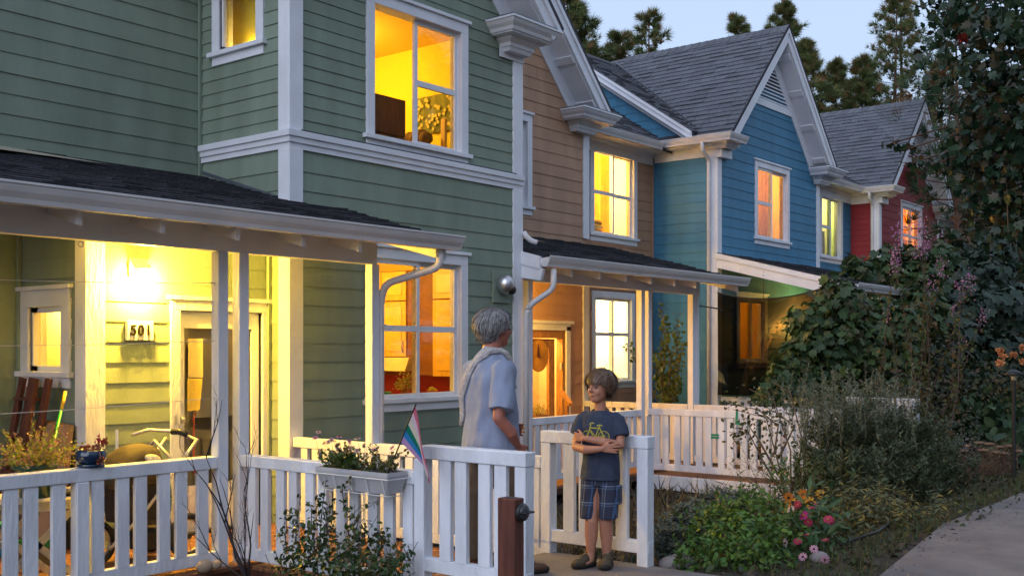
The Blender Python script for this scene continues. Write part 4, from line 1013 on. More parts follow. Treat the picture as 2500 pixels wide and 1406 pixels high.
# canopy: quarter dome
V = []; F = []
for i in range(9):
    a = R(-5 + 118 * i / 8)
    for j in range(9):
        b = R(-90 + 180 * j / 8); rr_ = .27 + .012 * math.sin(i * 2.1 + j)
        V.append((4.63 - rr_ * math.cos(a) * (1 - .12 * abs(math.sin(b)) ** 3), 7.375 + .205 * math.sin(b) , .50 + .285 * math.sin(a) * (math.cos(b) ** .45 if math.cos(b) > 0 else 0)))
F = [(i * 9 + j, i * 9 + j + 1, i * 9 + j + 10, i * 9 + j + 9) for i in range(8) for j in range(8)]
meshobj('canopy', V, F, CAMO, t, True).modifiers.new('thick', 'SOLIDIFY').thickness = .008
MB().tube([(4.75, 7.17, .50), (4.80, 7.19, .68), (4.78, 7.375, .80), (4.80, 7.56, .68), (4.75, 7.58, .50)], .014, 8).build('canopy_hoop', FR, t, True)
bd = MB().lathe([(.001, 0), (.075, .0), (.078, .006), (.001, .009)], (0, 0, 0), 24).build('badge', mat('badge_grey', (.45, .43, .40), .5), t, True)
bd.data.transform(Matrix.Translation(parent_world(t))); bd.scale = (1.0, .48, 1); bd.rotation_euler = (R(62), R(8), R(8)); bd.location = Vector((4.63, 7.165, .685)) - parent_world(t)
text(t, 'BOB', .062, (4.63, 7.158, .687), (R(62), R(8), R(8)), mat('badge_text', (.62, .6, .56), .5), 'badge_lettering', .002)
MB().prism([(4.42, 7.20, .50), (4.80, 7.20, .50), (4.74, 7.20, .18), (4.48, 7.20, .20)], [(4.42, 7.55, .50), (4.80, 7.55, .50), (4.74, 7.55, .18), (4.48, 7.55, .20)]).build('seat', BLKCLOTH, t)
MB().prism([(4.52, 7.22, .14), (4.86, 7.22, .14), (4.84, 7.22, .0), (4.56, 7.22, .0)], [(4.52, 7.53, .14), (4.86, 7.53, .14), (4.84, 7.53, .0), (4.56, 7.53, .0)]).build('basket', BLKCLOTH, t)
def wheel(par, c, r):
    w = MB(); seg = 28; tr = .024
    ring = [(c[0] + (r - tr) * math.cos(k * 6.2832 / seg), c[1], c[2] + (r - tr) * math.sin(k * 6.2832 / seg)) for k in range(seg + 1)]
    wh = w.tube(ring, tr, 8).build('wheel', BLACK, par, True)
    MB().tube([(c[0] + (r - .052) * math.cos(k * 6.2832 / seg), c[1], c[2] + (r - .052) * math.sin(k * 6.2832 / seg)) for k in range(seg + 1)], .010, 6).build('rim', FR, wh, True)
    s = MB()
    for k in range(14): s.bar(c, (c[0] + (r - .05) * math.cos(k * .449), c[1] + .004 * (-1) ** k, c[2] + (r - .05) * math.sin(k * .449)), .003)
    s.build('spokes', STEEL, wh); MB().lathe([(.022, -.02), (.022, .02)], c, 12, 'Y').build('hub', BLACK, wh)
wheel(t, (4.28, 7.375, .075), .175); wheel(t, (4.92, 7.14, .075), .175); wheel(t, (4.92, 7.62, .075), .175)
# ---- hose, pipe, rocks
t = thing('garden_hose', 'green garden hose coiled on the wall beside the front door', 'hose', (5.16, 7.95, -.1))
q = MB(); HG = mat('hose_green', (.01, .10, .05), .4)
for k in range(5):
    r = .20 + .018 * k; q.tube([(5.13 + r * .55 * math.cos(a), 7.99 - .02 * k, .26 + r * 1.05 * math.sin(a)) for a in [i * .35 for i in range(19)]], .013, 8)
q.build('hose', HG, t, True); box('hanger', 5.06, 5.22, 7.97, 8.03, .38, .42, STEEL, t)
o = MB().bar((4.785, 7.9, -.1), (4.80, 7.93, .86), .026, .01).build('plank', WHITE, None); tag(o, 'thin white stick standing between stroller and number wall', 'stick')
for i, (p, r) in enumerate((((4.703, 6.62, -0.106), .05), ((4.787, 6.6, -0.132), .035))):
    o = MB().sphere((p[0], p[1], -.06), (r * 1.3, r, r), 10, 7).build('stone', mat('tan_stone', (.35, .26, .18), .8, .2, 8), None, True); tag(o, ('larger', 'smaller')[i] + ' rounded tan stone under the railing by the double post', 'stone')
# ---- things seen in the door glass
t = thing('note', 'yellow handwritten list and a clear sleeve taped inside the front door', 'paper', (5.6, 8.08, 1))
PAP = mat('yellow_paper', (.75, .55, .08), .7)
MB().add([DW.p(5.562, -.03, 1.25), DW.p(5.715, -.03, 1.25), DW.p(5.685, -.026, .975), DW.p(5.562, -.03, .97)], [(0, 1, 2, 3)]).build('list', PAP, t)
MB().add([DW.p(5.57, -.03, 1.60), DW.p(5.72, -.03, 1.60), DW.p(5.72, -.03, 1.26), DW.p(5.57, -.03, 1.26)], [(0, 1, 2, 3)]).build('sleeve', mat('clear_sleeve', (.75, .62, .25), .2), t)
for k in range(14): DW.obox('pen_line', 5.575, 5.575 + rnd.uniform(.03, .09), -.029, -.0285, 1.225 - k * .018, 1.2275 - k * .018, mat('faint_ink', (.45, .25, .08), .7), t)
t = thing('hanging_string', 'red beaded string hanging in the front door glass', 'ornament', (5.63, 8.08, .9))
MB().tube([DW.p(5.628 + .004 * math.sin(z * 90), -.03, z) for z in np.linspace(.93, .42, 40)], .007, 6).build('beads', mat('red_beads', (.45, .07, .03), .5), t)
MB().lathe([(.002, -.004), (.028, 0), (.002, .004)], DW.p(5.635, -.03, .955), 5, 'Y').build('star', mat('brown_metal', (.15, .07, .03), .4), t)
t = thing('shelf_unit', 'shelves of boxes and red cloth inside the front door', 'shelf', (5.55, 8.9, -.1))
for z in (.55, .9, 1.0, 1.35): DW.obox('shelf', 5.36, 5.62, -.95, -.60, z, z + .03, ROOM['yellow'], t)
for k, (z, c) in enumerate(((.58, (.5, .03, .02)), (.72, (.1, .03, .02)), (1.05, (.6, .5, .3)), (1.15, (.06, .03, .03)), (1.38, (.55, .03, .02)), (1.50, (.5, .02, .02)))): DW.obox('folded_cloth', 5.38, 5.58, -.93, -.62, z, z + .11, mat('cloth_%d' % k, c, .9), t)
t = thing('picture_frame', 'dark carved wooden mirror frame inside the front door', 'frame', (5.95, 8.9, 1.2))
CBM = mat('amber_mirror', (.55, .36, .10), .3); q = MB(); DW.box(q, 5.85, 5.92, -.85, -.80, .95, 1.50); DW.box(q, 6.12, 6.19, -.85, -.80, .95, 1.50); DW.box(q, 5.92, 6.12, -.85, -.80, .95, 1.02); DW.box(q, 5.92, 6.12, -.85, -.80, 1.43, 1.50)
q.build('frame', DARKWOOD, t); DW.obox('mirror', 5.92, 6.12, -.84, -.83, 1.02, 1.43, CBM, t)
# ---- bedroom: wardrobe, patterned curtain; kitchen: cupboards, hood, red splashback, plants
t = thing('wardrobe', 'dark brown plank wardrobe back seen in the upper green window', 'wardrobe', (7.9, 8.3, 2.96))
for i in range(3): box('plank', 7.20, 8.28, 8.10, 8.50, 2.96 + i * .40, 2.96 + i * .40 + .392, DARKWOOD, t, .004)
t = thing('wall_hanging', 'olive cloth with pale leaf print hung on the wall in the upper green window', 'wall hanging', (9.6, 8.95, 3.95))
V = []; n = 24
for i in range(n + 1):
    y = 8.45 + .85 * i / n; x = 9.62 + .008 * math.sin(i * 1.3); V += [(x, y, 4.13), (x, y, 4.58)]
cur = meshobj('cloth', V, [(2 * i, 2 * i + 2, 2 * i + 3, 2 * i + 1) for i in range(n)], mat('olive_cloth', (.20, .22, .07), .8, scale=4), t)
P = np.array([(9.595, rs.uniform(8.5, 9.25), rs.uniform(4.16, 4.55)) for _ in range(60)]); o = cloud('leaf_print', t, 'lobed', P, rs.normal(size=P.shape) * (.05, 1, 1), np.tile((-1.0, 0, 0), (60, 1)), .045, mat('pale_print', (.7, .6, .2), .8), stuff=True)
t = thing('desk_clutter', 'clothes heaped low in the upper green window', 'clothes', (9.2, 8.8, 3.9))
q = MB(); [q.sphere((9.25, 8.72 + k * .06, 3.98 + .04 * math.sin(k * 2.2)), (.10, .07, .08), 10, 7) for k in range(6)]; q.build('heap', mat('brown_cloth', (.16, .10, .05), .9), t, True)
o = box('chair_back', 9.38, 9.42, 8.52, 8.62, 3.5, 4.22, mat('chair_tan', (.55, .38, .15), .6), None, .02); tag(o, 'tan chair back at the right of the upper green window', 'chair')
t = thing('kitchen_cupboard', 'orange wooden wall cupboards in the lower green window', 'cupboard', (9.5, 9.2, 1.2))
CUP = mat('maple_wood', (.72, .42, .05), .45, .12, 3, stretch=(6, 6, 1)); CP2 = mat('maple_wood_pale', (.78, .50, .09), .4, .1, 3)
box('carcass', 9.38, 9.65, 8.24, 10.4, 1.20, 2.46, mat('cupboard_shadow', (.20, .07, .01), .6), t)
for i in range(5):
    y = 8.72 + i * .43 - (.47 if i == 0 else 0); w = .46 if i == 0 else .42
    for z0, z1 in ((1.19 if i == 0 else 1.42, 2.085), (2.10, 2.45)):
        if i and z0 > 2: pass
        dr = box('cupboard_door', 9.355, 9.378, y, y + w, z0, z1, CUP, t, .004); box('inset_panel', 9.346, 9.353, y + .065, y + w - .065, z0 + .065, z1 - .065, CP2, dr, .004)
    if i: MB().tube([(9.345, y + (.045 if i % 2 else .375), 1.47), (9.325, y + (.045 if i % 2 else .375), 1.54), (9.345, y + (.045 if i % 2 else .375), 1.61)], .008, 6).build('handle', STEEL, t)
t = thing('range_hood', 'white range hood with a small green display over the stove', 'range hood', (9.4, 9.4, 1.25))
MB().prism([(9.20, 9.02, 1.25), (9.62, 9.02, 1.25), (9.62, 9.02, 1.41), (9.28, 9.02, 1.41)], [(9.20, 9.95, 1.25), (9.62, 9.95, 1.25), (9.62, 9.95, 1.41), (9.28, 9.95, 1.41)]).build('hood', mat('hood_white', (.7, .6, .3), .4), t)
box('display', 9.205, 9.222, 9.42, 9.54, 1.29, 1.33, BLACK, t); text(t, '6:14', .032, (9.20, 9.48, 1.31), (R(90), 0, R(-90)), mat('display_green', (.1, .9, .2), emit=(.1, 1, .2), estr=1.0), 'clock_digits', .001)
o = box('splashback', 9.60, 9.63, 8.3, 10.4, .88, 1.42, ROOM['red'], None); tag(o, 'red splashback wall under the cupboards in the lower green window', 'splashback')
o = box('worktop', 9.1, 9.65, 8.3, 10.4, .84, .88, mat('counter', (.25, .14, .05), .4), None); tag(o, 'kitchen worktop below the red splashback', 'worktop')
def sillpot(label, x, y, z, r, h, col, leaf, n, spread, sz, cols):
    t = thing('potted_plant', label, 'potted plant', (x, y, z), 'pots on the kitchen window sill')
    MB().lathe([(r * .75, 0), (r, h), (r * 1.08, h), (r * 1.08, h * .85), (r * .95, h * .8)][:3] + [(r * .9, h * .9)], (x, y, z), 16).build('pot', mat('pot_%d' % int(x * 100), col, .6), t, True)
    d = rs.normal(size=(n, 3)); d[:, 2] = abs(d[:, 2]); d /= np.linalg.norm(d, axis=1, keepdims=True)
    P = np.array((x, y, z + h)) + d * rs.uniform(.2, 1, (n, 1)) * spread
    cloud('foliage', t, leaf, P, d + rs.normal(size=d.shape) * .4, rs.normal(size=d.shape), sz, leafmats('sillplant%d' % int(x * 100), cols, .3))
sillpot('tall bushy sprig in a terracotta pot on the kitchen sill', 8.15, 7.98, 1.00, .05, .09, (.4, .15, .06), 'oval', 260, (.13, .09, .20), .03, [(.5, .42, .04), (.4, .36, .05)])
sillpot('low green plastic planter on the kitchen sill left of the mullion', 7.86, 8.02, 1.00, .09, .07, (.03, .25, .12), 'blade', 30, (.08, .05, .03), .03, [(.2, .3, .05)])
sillpot('small terracotta pot of yellow blossoms on the kitchen sill', 8.56, 7.98, 1.00, .05, .06, (.45, .12, .04), 'oval', 120, (.045, .045, .03), .022, [(.8, .65, .1), (.7, .6, .1)])
# ---- flower box and its wire rack, small flag
t = thing('flower_box', 'grey plastic flower box in a white wire rack on the railing', 'flower box', (4.95, 5.2, .56))
GP = mat('grey_plastic', (.42, .42, .44), .5, .08)
q = MB(); y0, y1, z0, z1 = 4.93, 5.60, .575, .715
O = [(4.865, y1 + .01, z1), (4.865, y0 - .01, z1), (5.048, y0 - .01, z1), (5.048, y1 + .01, z1)]; I = [(4.875, y1, z1), (4.875, y0, z1), (5.04, y0, z1), (5.04, y1, z1)]
Bo = [(4.90, y1 - .03, z0), (4.90, y0 + .03, z0), (5.03, y0 + .03, z0), (5.03, y1 - .03, z0)]
q.add(O + I + Bo + [(a, b, z0 + .02) for a, b, c in Bo] + [(a, b, z1 - .022) for a, b, c in O], [(0, 1, 5, 4), (1, 2, 6, 5), (2, 3, 7, 6), (3, 0, 4, 7), (8, 9, 10, 11)] + [(16 + i, 16 + (i + 1) % 4, (i + 1) % 4, i) for i in range(4)] + [(8 + i, 8 + (i + 1) % 4, 16 + (i + 1) % 4, 16 + i) for i in range(4)])
q.build('planter', GP, t)
MB().add([(4.875, y1, z1 - .02), (4.875, y0, z1 - .02), (5.04, y0, z1 - .02), (5.04, y1, z1 - .02)], [(0, 1, 2, 3)]).build('potting_soil', SOIL, t)
WR = mat('white_wire', (.7, .7, .7), .4); rk = []
top = [(4.852, y1 + .03, .675), (4.852, y0 - .03, .675), (5.05, y0 - .03, .675)]
MB().tube([(5.05, y1 + .03, .675)] + top, .004, 6).build('rack_rim', WR, t)
MB().tube([(4.885, y1, .565), (4.885, y0, .565)], .0035, 6).build('rack_base', WR, t)
for i in range(5):
    y = y1 - .03 - i * (y1 - y0 - .06) / 4
    MB().tube([(4.850, y, .68), (4.885, y - .0, .562), (5.04, y, .556)], .0035, 6).build('rack_wire', WR, t)
def sprigs(parent, n, base, spread, hmin, hmax, leafk, lsz, mats, rs, per=14, lean=.35, stem=None, down=0.0, weights=None, sr=.0022, name='foliage', curl=.1):
    """upright stems with leaves along them; base(rs)->xyz"""
    P = []; D = []; Nn = []; q = MB()
    for i in range(n):
        b = np.array(base(rs)); d = np.array((rs.normal() * lean, rs.normal() * lean, 1.0)); d /= np.linalg.norm(d); L = rs.uniform(hmin, hmax); c = np.array((rs.normal(), rs.normal(), -.4)) * curl
        pts = [b + d * L * s + c * L * s * s for s in np.linspace(0, 1, 5)]
        if stem: q.tube(pts, [sr, sr, sr * .8, sr * .6, sr * .4], 4, cap=False)
        for s in np.linspace(.12, 1, per):
            p = b + d * L * s + c * L * s * s; a = rs.uniform(0, 6.28); o_ = np.array((math.cos(a), math.sin(a), rs.uniform(.1, .8) - down))
            P.append(p); D.append(o_ + d * .3); Nn.append(d + rs.normal(size=3) * .25)
    if stem: q.build('stems', stem, parent)['kind'] = 'stuff'
    if P: return cloud(name, parent, leafk, P, D, Nn, rs.uniform(lsz * .6, lsz * 1.2, len(P)), mats, weights, seed=3, stuff=name != 'foliage'), P, D, Nn
FB = leafmats('box_leaf', [(.05, .10, .02), (.08, .13, .03), (.10, .10, .04), (.07, .04, .03)], .25); STEM = mat('plant_stem', (.10, .10, .04), .7)
sprigs(t, 60, lambda r: (r.uniform(4.89, 5.02), r.uniform(4.97, 5.56), .70), 0, .06, .19, 'oval', .030, FB, rs, 12, .45, STEM)
sprigs(t, 26, lambda r: (r.uniform(4.89, 5.0), r.uniform(5.30, 5.52), .70), 0, .05, .11, 'oval', .055, FB[:2], rs, 6, .5, STEM, name='broad_leaves')
P = []
q = MB()
for k in range(20):
    b = Vector((rs.uniform(4.88, 5.03), rs.uniform(4.97, 5.56), .71)); tip = b + Vector((rs.normal() * .05, rs.normal() * .06, rs.uniform(.12, .24))); q.tube([b, b.lerp(tip, .5) + Vector((rs.normal() * .01, 0, 0)), tip], .0016, 4); P.append(tip)
q.build('flower_stems', STEM, t)['kind'] = 'stuff'
def daisies(parent, centers, r, mats, cmat, rs, n=9, name='flower', face=(-.6, -.3, .7), parts=True):
    for c in centers:
        ax = Vector(face) + Vector(rs.normal(size=3) * .45); ax.normalize(); u = ax.orthogonal().normalized(); v = ax.cross(u)
        PP = []; DD = []
        for k in range(n):
            a = 6.2832 * k / n + rs.uniform(-.1, .1); PP.append(c); DD.append(u * math.cos(a) + v * math.sin(a) + ax * .08)
        rr_ = r * rs.uniform(.8, 1.15); f = cloud(name, parent, 'petal', PP, DD, [ax] * n, rr_, mats[rs.randint(len(mats))])
        MB().sphere(Vector(c) + ax * .002, rr_ * .26, 8, 5).build('flower_centre', cmat, f, True)
daisies(t, P, .021, [mat('box_flower_mauve', (.30, .10, .22), .7), mat('box_flower_faded', (.32, .20, .18), .8)], mat('flower_centre_brown', (.12, .05, .02), .8), rs, 10, face=(-.4, -.2, 1))
fl = thing('flag', 'small pastel rainbow stripe flag on a stick stuck in the flower box', 'flag', (4.93, 4.97, .70))
a = Vector((4.93, 4.985, .70)); b = Vector((4.86, 4.665, 1.165)); MB().tube([a, b], .005, 6).build('pole', BLACK, fl)
ax = (b - a).normalized()
def pxy(u, v): return None
# the cloth hangs from the stick: stripes follow the hoist; (hoist fraction, fly) -> point
COLS = [(.56, .12, .20), (.62, .50, .56), (.62, .58, .45), (.0, .16, .11), (.02, .19, .46), (.42, .26, .48)]
def flagpt(h, s):
    p = a.lerp(b, .47 + .51 * h)          # along the hoist
    drop = Vector((.05, .045 + .05 * (1 - h), -1)).normalized(); L = .23 + .25 * h
    w = Vector((-.6, .3, 0)) * .020 * math.sin(s * 7 + h * 5) * s
    side = Vector((.02, -.33, 0)) * (s * (1.15 - s * .35)) * (.35 + .65 * (1 - h)) 
    return p + drop * L * s + w + side
for k in range(6):
    h1, h0 = 1 - k / 6, 1 - (k + 1) / 6; V = []; n = 14
    for i in range(n + 1): V += [flagpt(h0, i / n), flagpt((h0 + h1) / 2, i / n), flagpt(h1, i / n)]
    F = [(3 * i + j, 3 * i + 3 + j, 3 * i + 4 + j, 3 * i + 1 + j) for i in range(n) for j in (0, 1)]
    meshobj('stripe', V, F, mat('flag_stripe_%d' % k, COLS[k], .7, .06, 20, transl=.3), fl, True)
# ---- bollard light
t = thing('bollard_light', 'brown wooden post with a round black lamp at the end of the near railing', 'bollard', (4.6, 3.7, 0))
bd = box('post', 4.585, 4.675, 3.665, 3.785, -.1, .69, REDWOOD, t, .006)
for (x0, x1, y0, y1) in ((4.60, 4.66, 3.70, 3.74),): box('slot', x0, x1, y0, y1, .685, .692, BLACK, t)
MB().lathe([(.001, -.02), (.045, -.018), (.052, 0), (.048, .012)], (4.640, 3.655, .615), 24, 'Y').build('lamp_body', BLACK, t, True)
MB().sphere((4.640, 3.645, .618), (.042, .030, .044), 16, 10).build('lamp_dome', mat('dark_lens', (.04, .045, .05), .15), t, True)
box('visor', 4.592, 4.688, 3.60, 3.66, .612, .622, BLACK, t, .004)
# ---- tan house: woven mat on the door, planter; upstairs curtain
t = thing('woven_mat', 'round coiled straw mat hanging on the tan house door', 'mat', (12.98, 9.8, 1.42))
pf = [(.002, 0)]
for k in range(9): pf += [(.022 + k * .026, .012), (.034 + k * .026, .004)]
o = MB().lathe([(r, -z) for r, z in pf] + [(.25, .005)], (12.975, 9.895, 1.42), 32, 'Y').build('coil', mat('straw', (.55, .27, .04), .7, .15, 12), t, True)
MB().prism([(12.90, 9.878, 1.40), (12.98, 9.878, 1.38), (12.93, 9.878, 1.60)], [(12.90, 9.87, 1.40), (12.98, 9.87, 1.38), (12.93, 9.87, 1.60)]).build('bow', DARKWOOD, t)
t = thing('planter', 'wooden planter box of yellow grass beside the tan house door', 'planter', (12.2, 9.3, -.16))
box('planter_box', 11.95, 12.38, 9.15, 9.45, .35, .58, REDWOOD, t, .004); box('stand', 12.0, 12.33, 9.2, 9.4, -.16, .35, DARKWOOD, t)
sprigs(t, 60, lambda r: (r.uniform(11.98, 12.35), r.uniform(9.2, 9.4), .57), 0, .1, .2, 'blade', .07, leafmats('yellow_grass', [(.5, .38, .05), (.35, .3, .05)], .3), rs, 6, .3, STEM)
t = thing('hand_rail', 'short wooden hand rail beside the tan house door', 'rail', (12.9, 9.5, -.16))
MB().bar((12.55, 9.0, .72), (13.3, 9.7, .86), .06, .05).build('rail_bar', ODW, t); MB().bar((12.8, 9.25, -.16), (12.8, 9.25, .75), .05).build('rail_post', ODW, t)
def curtain(par_label, x0, x1, y, z0, z1, m, cat='curtain', folds=7, amp=.03, kind=None, top_in=0.0):
    V = []; n = 40
    for i in range(n + 1):
        f = i / n; V += [(x0 + (x1 - x0) * f, y + amp * math.sin(f * folds * 6.28), z0), (x0 + (x1 - x0) * f * (1 - top_in), y + amp * math.sin(f * folds * 6.28), z1)]
    o = meshobj('curtain', V, [(2 * i, 2 * i + 2, 2 * i + 3, 2 * i + 1) for i in range(n)], m, None, True); tag(o, par_label, cat); return o
curtain('tall orange curtain in the right half of the upper tan window', 15.62, 16.28, 10.75, 3.3, 5.0, mat('orange_curtain', (.75, .42, .08), .8, transl=.5), folds=3, amp=.06)
t = thing('paper_stack', 'pile of books and papers on the sill of the upper tan window', 'books', (15.4, 10.6, 3.5))
for k in range(7): box('book', 15.10 + rs.uniform(0, .03), 15.62 + rs.uniform(-.05, .03), 10.52, 10.72, 3.50 + k * .034, 3.53 + k * .034, [PAP, DARKWOOD, CUP, PINEW][k % 4], t)
curtain('dark red curtain behind the small tan gable window', 11.3, 12.7, 10.1, 3.5, 5.0, mat('dark_red_cloth', (.12, .03, .02), .8), folds=9)
curtain('pale peach curtain in the right half of the blue gable window', 19.30, 19.85, 9.45, 3.5, 5.0, mat('peach_curtain', (.42, .22, .12), .8, transl=.4), folds=3, amp=.04)
t = thing('table_fan', 'white round table fan behind the blue gable window', 'fan', (19.1, 9.45, 3.6))
MB().lathe([(.001, -.05), (.12, -.03), (.15, 0), (.12, .03), (.001, .04)], (19.12, 9.42, 3.95), 24, 'Y').build('fan_cage', mat('fan_white', (.7, .66, .6), .4), t, True)
MB().tube([(19.12, 9.46, 3.82), (19.12, 9.46, 3.5)], .02, 8).build('fan_stem', STEEL, t); MB().lathe([(.1, 0), (.09, .03)], (19.12, 9.46, 3.5), 16).build('fan_base', STEEL, t)
t = thing('slatted_blind', 'orange lit slatted shutter in the left half of the blue gable window', 'blind', (18.8, 10.6, 3.6))
for k in range(14): box('slat', 18.9, 20.1, 10.60, 10.63, 3.5 + k * .055, 3.54 + k * .055, DARKWOOD, t)
curtain('white curtain in the right half of the window beside the red house', 23.35, 23.8, 9.85, 3.5, 5.0, mat('white_curtain', (.75, .7, .5), .8, transl=.4), folds=3, amp=.03)
curtain('green cloth hanging low in the left half of the window beside the red house', 22.55, 23.1, 9.85, 3.4, 4.22, mat('green_cloth', (.12, .25, .06), .8, transl=.3), folds=4, amp=.02)
curtain('grey cloth hung low in the right half of the window beside the red house', 23.12, 23.55, 9.82, 3.4, 4.18, mat('grey_cloth', (.3, .28, .22), .8, transl=.2), folds=2, amp=.02)
t = thing('hanging_plant', 'trailing plant hanging in the window beside the red house', 'plant', (22.8, 9.9, 4.9))
P = np.array([(22.8 + r_ * .25, 9.95 + rs.normal() * .05, 4.85 - abs(rs.normal()) * .28) for r_ in rs.normal(size=160)]); cloud('foliage', t, 'lance', P, rs.normal(size=P.shape) + (0, 0, -.8), rs.normal(size=P.shape), .12, leafmats('trail', [(.08, .16, .04), (.14, .2, .05)], .3))
curtain('amber curtain in the right half of the red house window', 26.62, 27.25, 9.25, 3.5, 5.0, mat('amber_curtain', (.6, .32, .05), .8, transl=.5), folds=4, amp=.02)
t = thing('wall_picture', 'bright red and orange picture in the left half of the red house window', 'picture', (26.2, 9.9, 4.4))
box('canvas', 25.6, 26.5, 10.3, 10.33, 3.7, 4.95, mat('red_picture', (.7, .10, .01), .7, scale=3, col2=(.75, .3, .02)), t)
# ---- dark mesh screen on the blue porch
MESH = glassmat('dark_mesh', 0.0, (.13, .11, .10))
t = thing('mesh_screen', 'sagging dark mesh screen hung across the side of the blue porch', 'screen', (16.95, 8, .7))
V = []; n = 24; m_ = 10
for i in range(n + 1):
    f = i / n; y = 9.0 - 1.92 * f; zt = 2.50 - .145 * math.sin(math.pi * f) ** .8 + .02 * f
    for j in range(m_ + 1): g_ = j / m_; V.append((16.93 + .03 * math.sin(f * 9 + g_ * 3) * g_ , y, zt + (.72 - zt) * g_))
meshobj('mesh_cloth', V, [(i * (m_ + 1) + j, i * (m_ + 1) + j + 1, (i + 1) * (m_ + 1) + j + 1, (i + 1) * (m_ + 1) + j) for i in range(n) for j in range(m_)], MESH, t, True)
MB().tube([(16.925, 9.0 - 1.92 * i / 24, 2.50 - .145 * math.sin(math.pi * i / 24) ** .8 + .02 * i / 24) for i in range(25)], .012, 6).build('hem', BLACK, t)
o = MB().tube([(16.96, 8.15, 2.85 - k * .03 + .0) for k in range(18)], [.008 if k % 2 else .004 for k in range(18)], 6).build('chain', mat('rusty_chain', (.12, .08, .05), .6), None); tag(o, 'thin rusty rain chain hanging from the blue porch rake', 'chain')
t = thing('wall_hook', 'black iron hook on the tan porch post next to the blue corner', 'hook', (14.3, 7.95, 2.1))
MB().tube([(14.235, 7.9, 2.16), (14.9, 7.9, 2.13), (14.96, 7.9, 2.08), (15.0, 7.9, 2.12)], .012, 6).build('hook_arm', BLACK, t)
# ---- green ribbon on the bridge railing
RB = mat('green_ribbon', (.0, .22, .12), .4)
t = thing('ribbon', 'green ribbon wound around one baluster of the bridge railing', 'ribbon', (12.75, 6.759, 0.292))
for dz in (0, .035): box('loop', 12.768, 12.815, 6.775, 6.885, .335 + dz, .36 + dz, RB, t)
t = thing('ribbon', 'green ribbon bow hanging over the top of the bridge railing', 'ribbon', (12.75, 6.482, 0.678))
MB().prism([(12.76, 6.52, .71), (12.76, 6.49, .71), (12.755, 6.50, .54), (12.755, 6.53, .54)], [(12.765, 6.52, .71), (12.765, 6.49, .71), (12.76, 6.50, .54), (12.76, 6.53, .54)]).prism([(12.75, 6.52, .57), (12.75, 6.42, .55), (12.75, 6.42, .52), (12.75, 6.50, .54)], [(12.755, 6.52, .57), (12.755, 6.42, .55), (12.755, 6.42, .52), (12.755, 6.50, .54)]).build('tail', RB, t)
# ---- black hooded path light, right
t = thing('path_light', 'slim black garden lamp with a conical hood at the right edge', 'lamp', (13.85, 3.42, -.1))
MB().tube([(13.85, 3.42, -.1), (13.85, 3.42, 1.14)], .022, 8).build('pole', BLACK, t)
MB().lathe([(.14, 0), (.05, .05), (.012, .07)], (13.85, 3.42, 1.20), 20).build('hood', BLACK, t, True)
MB().lathe([(.03, 0), (.035, .06)], (13.85, 3.42, 1.14), 12).build('lens', mat('frosted_lens', (.5, .45, .35), .3), t, True)
# ---- lit porch roof far right
t = thing('far_porch', 'far porch roof with yellow lit underside at the right edge of the photo', 'porch', (31, 7.4, 0))
MB().prism([(30.3, 7.3, 2.62), (30.3, 9.6, 3.3), (30.3, 9.6, 3.2), (30.3, 7.3, 2.52)], [(36, 7.3, 2.62), (36, 9.6, 3.3), (36, 9.6, 3.2), (36, 7.3, 2.52)]).build('roof', SHING, t)
sweep('gutter', [(30.3, 7.3), (36, 7.3)], GUT, 2.50, GUTTER, t); box('beam', 30.5, 36, 7.6, 7.7, 2.05, 2.35, WHITE, t); box('wall', 30.5, 36, 9.5, 9.6, -.4, 5, TAN, t)
for x in (30.6, 33): box('post', x, x + .1, 7.6, 7.7, -.3, 2.05, FENCE, t)
lamp('far_porch_lamp', (31.6, 9.0, 2.0), 60, (1, .55, .06), .08)

